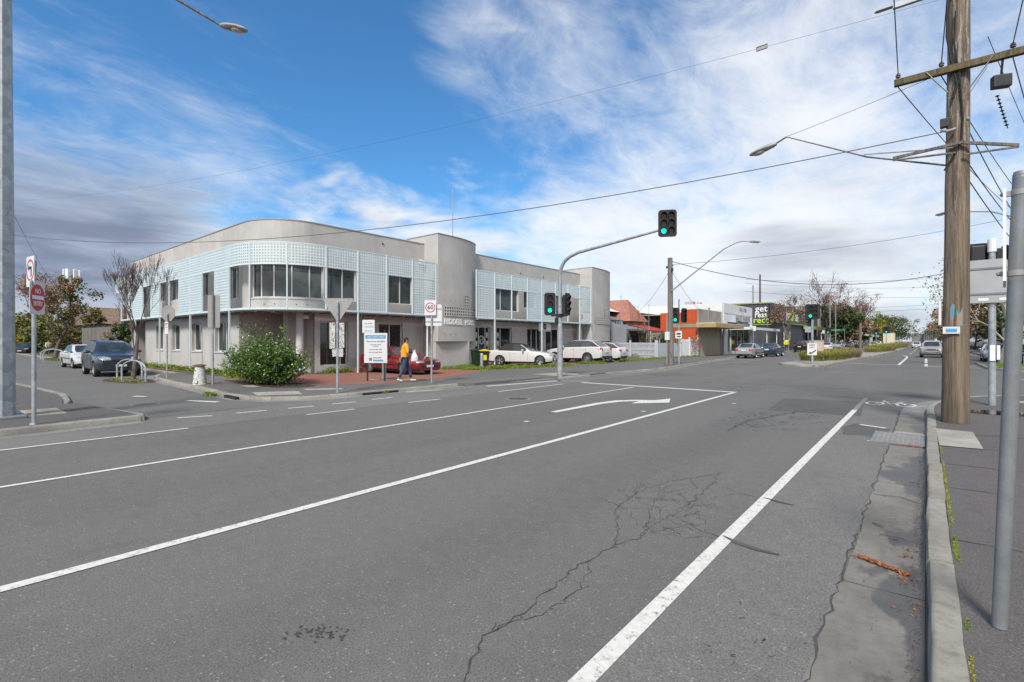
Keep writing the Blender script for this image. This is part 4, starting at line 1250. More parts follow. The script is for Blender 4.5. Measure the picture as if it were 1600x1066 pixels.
# --- round-fronted towers
def tower(y0, y1, letters, dy_g):
    """flat return on the left, then a quarter ellipse sweeping back on the right"""
    cx, cy, rx, ry = -22.9, y0 + 0.9, 1.5, (y1 - y0 - 0.9)
    P = [(-24.2, y0), (-21.4, y0)]
    n = 22
    P += [(cx + rx * math.cos(PI / 2 * i / n), cy + ry * math.sin(PI / 2 * i / n)) for i in range(n + 1)]
    P += [(-24.2, y1)]
    z0, z1 = 1.63, 7.78
    mb = MB(); mb.prism(P, z0, z1)
    w = part(mb, 'tower', M_RENDER, smooth=30)
    Pc = [(-24.2, y0 - .025), (-21.375, y0 - .025)] + [(cx + (rx + .025) * math.cos(PI / 2 * i / n), cy + (ry + .025) * math.sin(PI / 2 * i / n)) for i in range(n + 1)] + [(-24.2, y1 + .025)]
    mb = MB(); mb.prism(Pc, z1, z1 + 0.045); mb.build('cap', M_CAP, w, off=OFF)
    mb = MB(); mb.prism([(-24.2, y0 + 0.02), (-21.62, y0 + 0.02), (-21.62, y0 + 2.75), (-21.9, y0 + 3.0), (-24.2, y0 + 3.0)], 0.04, z0)
    part(mb, 'tower_base', M_RENDER)
    # path along the front for bands and letters
    class TP:
        pts = [(-21.4, y0)] + P[2:-1]
        d = [0]
        for a, b in zip(pts, pts[1:]): d.append(d[-1] + math.hypot(b[0] - a[0], b[1] - a[1]))
        s_arc0 = 0.0; s_arc1 = d[-1]; L = d[-1]
        at = Path.at; near = Path.near
    tp = TP()
    mb = MB(); strip(tp, 0.0, tp.L - 0.6, 2.52, 3.02, -0.05, 0.006, mb, step=0.12)
    mb.build('lettering_band', M_RENDER, w, off=OFF)
    # glass-block windows: deep little cells
    for (a, b, za, zb_) in ((0.42, tp.L * 0.80, 3.10, 3.68), (2.2, 2.85, 3.70, 4.42)):
        mb = MB(); strip(tp, a, b, za, zb_, -0.02, 0.012, mb, step=0.1); gw_ = mb.build('glass_block_window', M_GLASS, w, off=OFF)
        o = lattice(tp, a, b, za, zb_, pitch=0.195, hole=0.125, th=0.03, mat=M_RENDER_B, name='block_grid', out=0.03); o.parent = gw_
    mb = MB()
    for z in (4.0, 2.05):
        for s_ in (0.5, 0.95, 1.4): x, y = tp.at(s_, 0.004); mb.ball((x, y, z), 0.022, 6, 4)
    mb.build('vent', M_DARK, w, off=OFF)
    if letters:
        v, f = glyphs('RIDDELL  HOUSE', 0.46, 0.014, 'LEFT', 1.06, 0.010)
        vv = []
        for a, b, c in v:
            x, y = tp.at(min(tp.L - 0.01, 0.46 + a * 0.84), 0.025 + c); vv.append((x, y, 2.765 + b))
        mb = MB(); mb.add(vv, f); mb.build('lettering', M_WHITE, w, off=OFF)
    return w
tw1 = tower(19.2, 23.5, True, 0)
tw2 = tower(36.25, 41.2, False, 0)
mb = MB(); mb.tube([(-22.4, 21.3, 7.7), (-22.4, 21.3, 11.1)], [0.03, 0.018], 8); mb.ball((-22.4, 21.3, 11.12), 0.04, 8, 5)
part(mb, 'flagpole', M_GALV)
for y in (18.95, 36.0):   # little cameras / floodlights on the return walls
    mb = MB(); mb.box(-22.6, -22.3, y - 0.22, y + 0.02, 6.12, 6.32); part(mb, 'floodlight', M_WHITE, bevel=0.02)
# downpipe
mb = MB(); mb.tube([(-21.75, 18.7, 0.1), (-21.75, 18.7, 2.98)], 0.05, 10); mb.tube([(-22.3, 36.0, 0.1), (-22.3, 36.0, 2.98)], 0.06, 10); part(mb, 'downpipe', M_WHITE, smooth=40)
mb = MB(); mb.lathe([(0.16, 0.1), (0.16, zC)], (-22.35, 35.6, 0), 16); mb.box(-23.0, -22.7, 11.0, 11.01, 0.1, 0.1); part(mb, 'column', M_RENDER_B, smooth=40)
# brick upstand at a screen post foot
mb = MB(); mb.box(-22.0, -21.6, 14.15, 15.5, 0.09, 0.32); part(mb, 'brick_upstand', M_BRICKPAVE)
# ------------------------------------------------------------------ vehicles
from mathutils.bvhtree import BVHTree
def paint(name, col, metal=0.0, rough=0.28):
    t = MT(name)
    d = t.rng(t.noise(3, 4, 0.6), 0.35, 0.75)
    t.base(t.mix(t.math('MULTIPLY', d, 0.25), col, scl(col, 0.8)))
    t.set('Roughness', rough); t.set('Metallic', metal); t.set('Coat Weight', 0.7); t.set('Coat Roughness', 0.06)
    return t.m
P_WHITE = paint('white car paint', (0.56, 0.56, 0.55))
P_RED = paint('dark red car paint', (0.17, 0.008, 0.012))
P_NAVY = paint('dark navy car paint', (0.030, 0.036, 0.060), 0.3)
P_SILVER = paint('silver car paint', (0.42, 0.43, 0.44), 0.5, 0.32)
P_BLUE = paint('deep blue car paint', (0.010, 0.055, 0.11), 0.3)
P_BLACK = paint('black car paint', (0.012, 0.013, 0.016))
P_GOLD = paint('pale gold car paint', (0.46, 0.42, 0.37), 0.4, 0.35)
P_GREY = paint('mid grey car paint', (0.16, 0.165, 0.175), 0.4, 0.32)
M_TRIM = pm('black car trim', (0.02, 0.02, 0.021), 0.6, var=0.15)
M_RIM = pm('silver alloy', (0.50, 0.51, 0.52), 0.3, 0.7, var=0.08)
M_LAMP = pm('clear headlamp lens', (0.36, 0.38, 0.40), 0.12, 0.4, var=0.15, scale=30)
M_AMBER = pm('amber indicator lens', (0.65, 0.22, 0.02), 0.2, var=0.1)
M_TAIL = pm('red tail lamp lens', (0.42, 0.012, 0.015), 0.15, var=0.15, scale=30)
M_PLATE = pm('number plate', (0.62, 0.62, 0.60), 0.5, var=0.1, scale=60)
M_SOFT = pm('black canvas hood', (0.010, 0.010, 0.011), 0.8, var=0.2)
M_CHROME = pm('chrome strip', (0.55, 0.55, 0.55), 0.15, 0.9, var=0.05)

def lerp_prof(prof, x):
    if x >= prof[0][0]: return prof[0][1]
    for (a, za), (b, zb) in zip(prof, prof[1:]):
        if b <= x <= a:
            k = (a - x) / (a - b) if a != b else 0
            return za + (zb - za) * k
    return prof[-1][1]
def make_wheel(r, w, spokes=5, steel=False):
    """wheel lying along y, outer face towards +y"""
    ty = MB()
    ty.lathe([(r * 0.66, -w / 2), (r * 0.93, -w / 2), (r * 0.99, -w * 0.36), (r, 0), (r * 0.99, w * 0.36), (r * 0.93, w / 2), (r * 0.66, w / 2), (r * 0.64, w * 0.42)], n=28, axis='y', caps=False)
    rm = MB()
    rm.lathe([(r * 0.67, w * 0.46), (r * 0.62, w * 0.47), (r * 0.59, w * 0.30), (r * 0.60, -w * 0.3)], n=28, axis='y', caps=False)
    rm.lathe([(0.0, w * 0.38), (r * 0.16, w * 0.38), (r * 0.18, w * 0.25)], n=14, axis='y', caps=False)
    for k in range(spokes):
        a = 2 * PI * k / spokes
        c, s_ = math.cos(a), math.sin(a); hw = r * (0.10 if spokes <= 6 else 0.055)
        v = []
        for rr, h in ((r * 0.12, hw * 1.1), (r * 0.63, hw * 0.85)):
            for e in (-h, h):
                for y in (w * 0.36, w * 0.24): v.append((c * rr - s_ * e, y + (0.01 if rr > r * .3 else 0), s_ * rr + c * e))
        rm.add(v, [(0, 2, 6, 4), (1, 5, 7, 3), (0, 4, 5, 1), (2, 3, 7, 6)])
    dk = MB(); dk.lathe([(0.0, w * 0.12), (r * 0.62, w * 0.12)], n=20, axis='y', caps=False)
    return ty, rm, dk
WHEELS = {}
def car(name, label, loc, rz, P, paint_m, group=None, lowtrim=None, roof_m=None, detail=True):
    """P: dict of proportions (metres, x forward, origin on the ground under the middle)"""
    L, W, Ht = P['L'], P['W'], P['H']
    root = thing(name, label, P.get('cat', 'car'), loc, rz, group)
    xf, xr = L / 2, -L / 2
    gc = P.get('gc', 0.17)
    belt = P['belt']                 # [(x, z)] top edge of the lower body, front to rear
    top = P['top']                   # [(x, z)] silhouette: bonnet, screen, roof, rear
    xs_ = P['xs']                    # stations, front to rear
    wfac = P['wfac']                 # [(x, width factor)]
    gl = P['glass']                  # (screen0, screen1, rear1, rear0): base and top of windscreen, top and base of rear window
    pill = P['pillars']              # side glass x ranges
    X = sorted(set([round(x, 4) for x in xs_] + [round(v, 4) for v in gl] + [round(v, 4) for ab in pill for v in ab]), reverse=True)
    rows = []
    for x in X:
        f = lerp_prof(wfac, x); hw = W / 2 * f
        zb = lerp_prof(belt, x); zt = lerp_prof(top, x)
        z0 = gc + lerp_prof(P.get('lift', [(xf, 0.06), (xf - 0.3, 0.0), (xr + 0.3, 0.02), (xr, 0.10)]), x)
        zm = z0 + (zb - z0) * 0.58
        cab = zt - zb
        inset = min(0.30, max(0.0, cab) * P.get('tumble', 0.46))
        zr = zb + cab * 0.90 if cab > 0.12 else zb + cab * 0.55
        wr = hw * 0.93 - inset
        if cab <= 0.12: wr = hw * 0.80
        rows.append([(x, 0, z0), (x, hw * 0.86, z0), (x, hw * 0.965, z0 + 0.10), (x, hw, zm), (x, hw * 0.975, zb - 0.05), (x, hw * 0.93, zb), (x, wr, zr), (x, wr * 0.80, zb + cab * 0.985 if cab > 0.12 else zb + cab * 0.9), (x, 0, zt)])
    K = len(rows[0]); v = []; f = []; m = []
    for r_ in rows:
        v += r_ + [(a, -b, c) for a, b, c in r_[1:-1]][::-1]
    NN = 2 * K - 2
    # ring order: 0..K-1 on +y side up to top, then down the -y side
    for i in range(len(rows) - 1):
        xa, xb = X[i], X[i + 1]; xm = (xa + xb) / 2
        for k in range(NN):
            a = i * NN + k; b = i * NN + (k + 1) % NN
            f.append((a, b, b + NN, a + NN))
            seg = k if k < K - 1 else NN - 1 - k       # 0..K-2 mirrored
            mt = 0
            if seg in (0, 1): mt = 2
            if seg == 5 and any(q[1] <= xm <= q[0] for q in pill): mt = 1
            if seg in (7,) and (gl[1] <= xm <= gl[0]): mt = 1
            if seg in (7,) and (gl[3] <= xm <= gl[2]): mt = 1
            if seg == 6 and (gl[1] <= xm <= gl[0] or gl[3] <= xm <= gl[2]): mt = 3
            if seg == 7 and gl[2] < xm < gl[1]: mt = 4 if roof_m else 0
            if seg == 6 and gl[2] < xm < gl[1]: mt = 4 if roof_m else 0
            if roof_m and seg == 5 and gl[3] < xm < gl[1] and mt == 0: mt = 4
            if roof_m and seg == 7 and (gl[3] <= xm <= gl[2]) and mt == 1: mt = 1
            if seg == 5 and mt == 0 and gl[3] <= xm <= gl[0] and not roof_m: mt = 5
            m.append(mt)
    f.append(tuple(range(NN))[::-1]); m.append(0)
    f.append(tuple(range((len(rows) - 1) * NN, len(rows) * NN))); m.append(0)
    # flip so normals face out, then split glass from body
    f = [q[::-1] for q in f]
    me = bpy.data.meshes.new('body'); me.from_pydata(v, [], f)
    PM = P.get('pillar_black', True)
    mats = [paint_m, M_CARGLASS, lowtrim or M_TRIM, paint_m, roof_m or paint_m, M_TRIM if PM else paint_m]
    for q in mats: me.materials.append(q)
    me.polygons.foreach_set('material_index', m)
    bm = bmesh.new(); bm.from_mesh(me); bmesh.ops.recalc_face_normals(bm, faces=bm.faces); bm.to_mesh(me); bm.free()
    body = bpy.data.objects.new('body', me); COL.objects.link(body)
    # wheel arches
    wr_ = P['wr']; ax = P['axles']; cutters = []
    for x in ax:
        for sgn in (-1, 1):
            cb = MB(); y0, y1 = sorted((sgn * (W / 2 - 0.30), sgn * (W / 2 + 0.2)))
            n_ = 24; vv = []
            for y in (y0, y1):
                for k in range(n_): a = 2 * PI * k / n_; vv.append((x + wr_ * 1.13 * math.cos(a), y, wr_ + wr_ * 1.13 * math.sin(a)))
            ff = [(k, k + n_, (k + 1) % n_ + n_, (k + 1) % n_) for k in range(n_)] + [tuple(range(n_)), tuple(range(n_, 2 * n_))[::-1]]
            cb.add(vv, ff); co = cb.build('cut', [M_TRIM])
            bmc = bmesh.new(); bmc.from_mesh(co.data); bmesh.ops.recalc_face_normals(bmc, faces=bmc.faces); bmc.to_mesh(co.data); bmc.free()
            cutters.append(co)
    for c_ in cutters:
        md = body.modifiers.new('b', 'BOOLEAN'); md.operation = 'DIFFERENCE'; md.object = c_; md.solver = 'EXACT'; md.material_mode = 'INDEX'
    dg = bpy.context.evaluated_depsgraph_get()
    me2 = bpy.data.meshes.new_from_object(body.evaluated_get(dg))
    body.modifiers.clear(); body.data = me2; bpy.data.meshes.remove(me)
    for c_ in cutters:
        q = c_.data; bpy.data.objects.remove(c_); bpy.data.meshes.remove(q)
    for p in me2.polygons:
        c_ = p.center
        for x in ax:
            if abs(math.hypot(c_.x - x, c_.z - wr_)) < wr_ * 1.14 and abs(c_.y) < W / 2 * 0.99 and abs(p.normal.y) < 0.5 or (abs(c_.x - x) < wr_ and abs(c_.y) < W / 2 - 0.28 and abs(p.normal.y) > .9 and c_.z < wr_ * 2): p.material_index = 2
    bvh = BVHTree.FromPolygons([tuple(q.co) for q in me2.vertices], [tuple(q.vertices) for q in me2.polygons])
    # glass as parts of their own
    def take(pred, name):
        bm = bmesh.new(); bm.from_mesh(me2)
        kill = [q for q in bm.faces if not (q.material_index == 1 and pred(q.calc_center_median()))]
        bmesh.ops.delete(bm, geom=kill, context='FACES')
        if not bm.faces: bm.free(); return
        mm = bpy.data.meshes.new(name); bm.to_mesh(mm); bm.free(); mm.materials.clear(); mm.materials.append(M_CARGLASS)
        mm.polygons.foreach_set('material_index', [0] * len(mm.polygons))
        mm.polygons.foreach_set('use_smooth', [True] * len(mm.polygons)); mm.set_sharp_from_angle(angle=R(40))
        o = bpy.data.objects.new(name, mm); COL.objects.link(o); o.parent = root
    wsm = (gl[0] + gl[1]) / 2; rwm = (gl[2] + gl[3]) / 2
    def is_side(c): return abs(c.y) > lerp_prof(wfac, c.x) * W / 2 * 0.93 - 0.31 and any(b - 1e-3 <= c.x <= a + 1e-3 for a, b in pill)
    half = W / 2
    def topface(c): return lerp_prof(top, c.x) - c.z < (lerp_prof(top, c.x) - lerp_prof(belt, c.x)) * 0.12 + 0.02
    take(lambda c: topface(c) and c.x > (gl[1] + gl[2]) / 2, 'windscreen')
    take(lambda c: topface(c) and c.x < (gl[1] + gl[2]) / 2, 'rear_window')
    for sgn in (-1, 1):
        for a, b in pill:
            take(lambda c, a=a, b=b, sgn=sgn: (not topface(c)) and c.y * sgn > 0 and b - 1e-3 <= c.x <= a + 1e-3, 'side_window')
    bm = bmesh.new(); bm.from_mesh(me2)
    bmesh.ops.delete(bm, geom=[q for q in bm.faces if q.material_index == 1], context='FACES')
    bm.to_mesh(me2); bm.free()
    me2.polygons.foreach_set('use_smooth', [True] * len(me2.polygons)); me2.set_sharp_from_angle(angle=R(33))
    body.name = 'body'; body.parent = root
    # dark cabin seen through nothing: close the openings with a floor of trim
    # wheels
    key = (wr_, P.get('tw', 0.21), P.get('spokes', 5))
    if key not in WHEELS:
        ty, rm, dk = make_wheel(*key)
        t0 = ty.build('tyre', M_RUBBER, smooth=45); r0 = rm.build('rim', M_RIM, smooth=40); d0 = dk.build('brake', M_DARK)
        WHEELS[key] = (t0.data, r0.data, d0.data)
        for o in (t0, r0, d0): bpy.data.objects.remove(o)
    for x in ax:
        for sgn in (-1, 1):
            wh = bpy.data.objects.new('wheel', WHEELS[key][2]); COL.objects.link(wh); wh.parent = root
            wh.location = (x, sgn * (W / 2 - key[1] / 2 - 0.015), wr_); wh.rotation_euler = (0, 0, 0 if sgn > 0 else PI)
            for i, nm in ((0, 'tyre'), (1, 'rim')):
                q = bpy.data.objects.new(nm, WHEELS[key][i]); COL.objects.link(q); q.parent = wh
    def patch(name, pts, mat, n=(1, 0, 0), th=0.02, par=None):
        """small solid lens or badge: outline points pushed along n"""
        mb = MB(); q = [Vector(p) for p in pts]; nn = Vector(n).normalized() * th; k = len(q)
        mb.add([tuple(a - nn * 1.5) for a in q] + [tuple(a + nn * 0.6) for a in q], [tuple(range(k)), tuple(range(k, 2 * k))[::-1]] + [(i, i + k, (i + 1) % k + k, (i + 1) % k) for i in range(k)])
        bm = bmesh.new(); o = mb.build(name, mat, par or root); bm.from_mesh(o.data); bmesh.ops.recalc_face_normals(bm, faces=bm.faces); bm.to_mesh(o.data); bm.free()
        return o
    def conform(name, yz, front, mat, out=.012, par=None):
        """lens or grille that follows the bodywork: rings of the outline laid on the real surface"""
        q = []
        for i in range(len(yz)):
            a, b = yz[i], yz[(i + 1) % len(yz)]
            for k in range(3): q.append((a[0] + (b[0] - a[0]) * k / 3, a[1] + (b[1] - a[1]) * k / 3))
        cy = sum(a for a, b in q) / len(q); cz = sum(b for a, b in q) / len(q); n = len(q); v = []; f = []; s = 1 if front else -1
        for ri, sc in enumerate((1, 1, .72, .44, .18)):
            for a, b in q:
                y, z = cy + (a - cy) * sc, cz + (b - cz) * sc
                x = on_front(y, z) if front else on_rear(y, z)
                v.append((x + s * (out if ri else -.03), y, z))
        v.append(((on_front(cy, cz) if front else on_rear(cy, cz)) + s * out, cy, cz))
        for r_ in range(4): f += [(r_ * n + k, r_ * n + (k + 1) % n, (r_ + 1) * n + (k + 1) % n, (r_ + 1) * n + k) for k in range(n)]
        f += [(4 * n + k, 4 * n + (k + 1) % n, 5 * n) for k in range(n)]
        mb = MB(); mb.add(v, f); o = mb.build(name, mat, par or root); bm = bmesh.new(); bm.from_mesh(o.data); bmesh.ops.recalc_face_normals(bm, faces=bm.faces); bm.to_mesh(o.data); bm.free()
        o.data.polygons.foreach_set('use_smooth', [True] * len(o.data.polygons)); o.data.set_sharp_from_angle(angle=R(40)); return o
    # lamps, grille, plates
    hz, hh, hwid = P['head']
    def on_front(y, z): # where the nose really is
        for dy in (0, .02, .05, .09, .14):
            h_ = bvh.ray_cast(Vector((xf + 3, y - math.copysign(dy, y), z - dy * .3)), Vector((-1, 0, 0)))
            if h_[0] is not None and h_[0].x > 0.4: return h_[0].x + .006
        return xf - 0.4
    def on_rear(y, z):
        for dy in (0, .02, .05, .09, .14):
            h_ = bvh.ray_cast(Vector((xr - 3, y - math.copysign(dy, y), z - dy * .3)), Vector((1, 0, 0)))
            if h_[0] is not None and h_[0].x < -0.4: return h_[0].x - .006
        return xr + 0.4
    for sgn in (-1, 1):
        yo = W / 2 * 0.93; yi = yo - hwid
        pts = [(y * sgn, z) for y, z in ((yi, hz - hh * 0.4), (yi + hwid * .5, hz - hh / 2), (yo, hz - hh * 0.25), (yo + 0.01, hz + hh * 0.5), (yi + hwid * .4, hz + hh * 0.42), (yi, hz + hh * .2))]
        conform('headlight', pts, True, M_LAMP)
        tz, th_, tw_ = P['tail']
        yi = yo - tw_
        pts = [(y * sgn, z) for y, z in ((yi, tz - th_ / 2), (yo, tz - th_ / 2 * .8), (yo + 0.01, tz + th_ / 2), (yi, tz + th_ / 2 * .9))]
        conform('taillight', pts, False, M_TAIL)
    gz, gh, gw = P['grille']
    conform('grille', [(y, z) for y, z in ((-gw / 2 * .9, gz - gh / 2), (gw / 2 * .9, gz - gh / 2), (gw / 2, gz + gh / 2), (-gw / 2, gz + gh / 2))], True, M_TRIM)
    ag = W * 0.33; az = gc + 0.16
    conform('air_intake', [(y, z) for y, z in ((-ag, az), (ag, az), (ag * .9, az + 0.12), (-ag * .9, az + 0.12))], True, M_TRIM)
    conform('rear_valance', [(-W * .40, gc + .10), (W * .40, gc + .10), (W * .38, gc + .27), (-W * .38, gc + .27)], False, M_TRIM)
    pz = P.get('plate', 0.40)
    patch('number_plate', [(on_front(0, pz) + 0.03, y, z) for y, z in ((-0.2, pz - .05), (0.2, pz - .05), (0.2, pz + .05), (-0.2, pz + .05))], M_PLATE)
    rz_ = P.get('rplate', 0.75)
    patch('number_plate', [(on_rear(0, rz_) - 0.03, y, z) for y, z in ((-0.2, rz_ - .06), (0.2, rz_ - .06), (0.2, rz_ + .06), (-0.2, rz_ + .06))], M_PLATE, (-1, 0, 0))
    if detail:
        mz = lerp_prof(belt, gl[0] - 0.35) + 0.06; mx = gl[0] - 0.40
        for sgn in (-1, 1):
            mb = MB(); yb = lerp_prof(wfac, mx) * W / 2
            mb.ball((mx, sgn * (yb + 0.10), mz), (0.07, 0.12, 0.075), 12, 8)
            mb.bar((mx, sgn * (yb - 0.07), mz - 0.04), (mx, sgn * (yb + 0.06), mz - 0.01), 0.05, 0.04)
            mb.build('mirror', P.get('mirror_m') or paint_m, root, smooth=50)
        for sgn in (-1, 1):
            for hx in P['handles']:
                yb = lerp_prof(wfac, hx) * W / 2 * 0.985; zz = lerp_prof(belt, hx) - 0.13
                mb = MB(); mb.obox((hx, sgn * (yb + 0.010), zz), (0.17, 0.02, 0.028)); mb.build('door_handle', P.get('handle_m') or paint_m, root, bevel=0.005)
            for dx in P['doors']:
                mb = MB(); prev = None
                for kz in range(7):
                    z = gc + 0.12 + (lerp_prof(belt, dx) - gc - 0.14) * kz / 6
                    k_ = (z - gc) / (lerp_prof(belt, dx) - gc)
                    hw = lerp_prof(wfac, dx) * W / 2
                    y = hw * (0.965 + 0.035 * min(1, k_ / .58)) if k_ < .58 else hw * (1 - 0.025 * (k_ - .58) / .42)
                    p = (dx, sgn * (y + 0.002), z)
                    if prev: mb.bar(prev, p, 0.008, 0.006)
                    prev = p
                mb.build('door_seam', M_TRIM, root)
        # side strip / sill
        if P.get('strip'):
            for sgn in (-1, 1):
                zz = P['strip']; a = ax[0] - wr_ * 1.25; b = ax[1] + wr_ * 1.25
                mb = MB(); mb.box(b, a, sgn * W / 2 - 0.012, sgn * W / 2 + 0.014, zz - 0.025, zz + 0.025); mb.build('side_strip', M_TRIM, root, bevel=0.005)
    return root
def prop(**k): return k
SEDAN = prop(L=4.55, W=1.76, H=1.44, belt=[(2.28, 0.62), (2.1, 0.70), (1.2, 0.86), (0.9, 0.92), (-1.3, 0.98), (-2.1, 0.97), (-2.28, 0.88)],
    top=[(2.28, 0.60), (2.22, 0.70), (1.9, 0.80), (1.2, 0.92), (0.95, 0.97), (0.25, 1.38), (0.0, 1.43), (-0.6, 1.445), (-1.05, 1.40), (-1.62, 1.06), (-1.75, 1.045), (-2.15, 1.02), (-2.27, 0.90), (-2.28, 0.80)],
    xs=[2.28, 2.25, 2.15, 1.9, 1.6, 1.2, 0.6, 0.0, -0.3, -0.6, -0.9, -1.9, -2.1, -2.2, -2.26, -2.28], wfac=[(2.28, 0.72), (2.22, 0.84), (2.05, 0.93), (1.6, 0.98), (1.0, 1.0), (-1.4, 1.0), (-1.9, 0.96), (-2.15, 0.90), (-2.28, 0.80)],
    glass=(0.95, 0.25, -1.05, -1.62), pillars=[(0.75, -0.18), (-0.26, -1.02)], wr=0.31, axles=(1.40, -1.22), head=(0.66, 0.14, 0.42), tail=(0.82, 0.17, 0.34), grille=(0.62, 0.10, 0.7), handles=(-0.02, -0.95), doors=(0.72, -0.22, -1.12), strip=0.52)
HATCH = prop(L=4.25, W=1.78, H=1.45, belt=[(2.12, 0.62), (1.95, 0.72), (1.1, 0.88), (0.8, 0.93), (-1.5, 1.02), (-2.0, 1.02), (-2.12, 0.92)],
    top=[(2.12, 0.60), (2.05, 0.72), (1.7, 0.84), (1.1, 0.94), (0.9, 0.98), (0.15, 1.40), (-0.2, 1.445), (-0.9, 1.45), (-1.45, 1.40), (-1.92, 1.10), (-2.02, 1.06), (-2.11, 0.95), (-2.12, 0.8)],
    xs=[2.12, 2.09, 2.0, 1.7, 1.4, 1.1, 0.5, 0.0, -0.3, -0.6, -0.9, -1.2, -1.9, -2.0, -2.08, -2.12], wfac=[(2.12, 0.72), (2.05, 0.86), (1.85, 0.94), (1.4, 0.99), (0.8, 1.0), (-1.3, 1.0), (-1.8, 0.97), (-2.0, 0.92), (-2.12, 0.82)],
    glass=(0.90, 0.15, -1.48, -1.92), pillars=[(0.68, -0.22), (-0.30, -1.05), (-1.12, -1.48)], wr=0.315, axles=(1.32, -1.22), head=(0.70, 0.14, 0.42), tail=(0.88, 0.15, 0.40), grille=(0.6, 0.14, 0.7), handles=(-0.05, -0.95), doors=(0.7, -0.26, -1.1))
SUV = prop(L=4.55, W=1.84, H=1.68, gc=0.24, belt=[(2.27, 0.80), (2.1, 0.90), (1.3, 1.02), (0.95, 1.08), (-1.4, 1.16), (-2.1, 1.16), (-2.27, 1.05)],
    top=[(2.27, 0.80), (2.2, 0.92), (1.8, 1.02), (1.3, 1.10), (1.05, 1.14), (0.35, 1.58), (0.0, 1.66), (-0.8, 1.68), (-1.55, 1.64), (-2.02, 1.20), (-2.18, 1.16), (-2.26, 1.05), (-2.27, 0.9)],
    xs=[2.27, 2.24, 2.12, 1.8, 1.5, 1.3, 0.7, 0.0, -0.4, -0.8, -1.2, -1.9, -2.1, -2.2, -2.25, -2.27], wfac=[(2.27, 0.76), (2.2, 0.86), (2.05, 0.93), (1.6, 0.985), (1.0, 1.0), (-1.5, 1.0), (-1.95, 0.97), (-2.15, 0.92), (-2.27, 0.86)],
    glass=(1.05, 0.35, -1.58, -2.02), pillars=[(0.82, -0.12), (-0.20, -1.02), (-1.10, -1.60)], wr=0.36, axles=(1.42, -1.24), tw=0.23, head=(0.86, 0.20, 0.46), tail=(1.02, 0.20, 0.32), grille=(0.82, 0.16, 0.75), handles=(0.0, -0.95), doors=(0.84, -0.16, -1.12), plate=0.52, rplate=0.82)
COUPE = prop(L=4.50, W=1.71, H=1.30, gc=0.15, belt=[(2.25, 0.56), (2.1, 0.66), (1.3, 0.78), (0.8, 0.84), (-1.2, 0.90), (-2.0, 0.92), (-2.25, 0.86)],
    top=[(2.25, 0.58), (2.22, 0.66), (1.9, 0.72), (1.2, 0.82), (0.75, 0.87), (0.05, 1.24), (-0.2, 1.285), (-0.6, 1.30), (-0.95, 1.26), (-1.85, 0.99), (-2.05, 0.97), (-2.23, 0.92), (-2.25, 0.8)],
    xs=[2.25, 2.22, 2.1, 1.7, 1.2, 0.4, 0.0, -0.3, -0.6, -0.9, -1.4, -1.95, -2.1, -2.2, -2.25], wfac=[(2.25, 0.80), (2.2, 0.88), (2.0, 0.95), (1.5, 0.99), (0.8, 1.0), (-1.4, 1.0), (-1.9, 0.97), (-2.15, 0.91), (-2.25, 0.84)],
    glass=(0.75, 0.05, -0.95, -1.85), pillars=[(0.52, -0.55), (-0.62, -1.15)], wr=0.305, axles=(1.30, -1.23), tumble=0.50, spokes=8, head=(0.60, 0.09, 0.45), tail=(0.78, 0.16, 0.42), grille=(0.60, 0.08, 0.62), handles=(-0.42,), doors=(0.62, -0.6), strip=0.47)
SOFT = prop(L=4.36, W=1.75, H=1.41, gc=0.15, belt=[(2.18, 0.60), (2.0, 0.72), (1.2, 0.86), (0.7, 0.90), (-1.4, 0.95), (-2.0, 0.95), (-2.18, 0.86)],
    top=[(2.18, 0.60), (2.13, 0.72), (1.8, 0.82), (1.0, 0.92), (0.72, 0.95), (0.10, 1.35), (-0.1, 1.42), (-0.6, 1.44), (-0.98, 1.38), (-1.40, 1.06), (-1.55, 0.995), (-2.0, 0.98), (-2.16, 0.90), (-2.18, 0.8)],
    xs=[2.18, 2.15, 2.0, 1.6, 1.2, 0.4, 0.0, -0.3, -0.6, -0.9, -1.2, -1.8, -2.0, -2.1, -2.18], wfac=[(2.18, 0.76), (2.1, 0.87), (1.9, 0.95), (1.4, 0.99), (0.8, 1.0), (-1.4, 1.0), (-1.9, 0.96), (-2.1, 0.9), (-2.18, 0.82)],
    glass=(0.72, 0.10, -0.98, -1.40), pillars=[(0.50, -0.38)], wr=0.32, axles=(1.42, -1.24), head=(0.67, 0.13, 0.36), tail=(0.80, 0.16, 0.36), grille=(0.62, 0.13, 0.45), handles=(-0.25,), doors=(0.62, -0.55), plate=0.38)
Q_SUV = dict(SUV); Q_SUV.update(L=4.60, W=1.90, top=[(2.30, 0.80), (2.22, 0.90), (1.8, 1.00), (1.3, 1.07), (1.05, 1.11), (0.30, 1.54), (0.0, 1.62), (-0.7, 1.655), (-1.45, 1.60), (-2.08, 1.16), (-2.22, 1.10), (-2.29, 1.0), (-2.30, 0.85)], spokes=9, wr=0.37,
    xs=[2.30, 2.26, 2.12, 1.8, 1.5, 1.3, 0.7, 0.0, -0.4, -0.8, -1.2, -1.9, -2.15, -2.25, -2.30], wfac=[(2.30, 0.76), (2.2, 0.87), (2.05, 0.93), (1.6, 0.985), (1.0, 1.0), (-1.5, 1.0), (-1.95, 0.97), (-2.15, 0.93), (-2.30, 0.86)], glass=(1.05, 0.30, -1.50, -2.08), pillars=[(0.82, -0.14), (-0.20, -1.02), (-1.08, -1.50)])
zc_ = H_B
def yaw_of(dx, dy): return math.atan2(dy, dx)
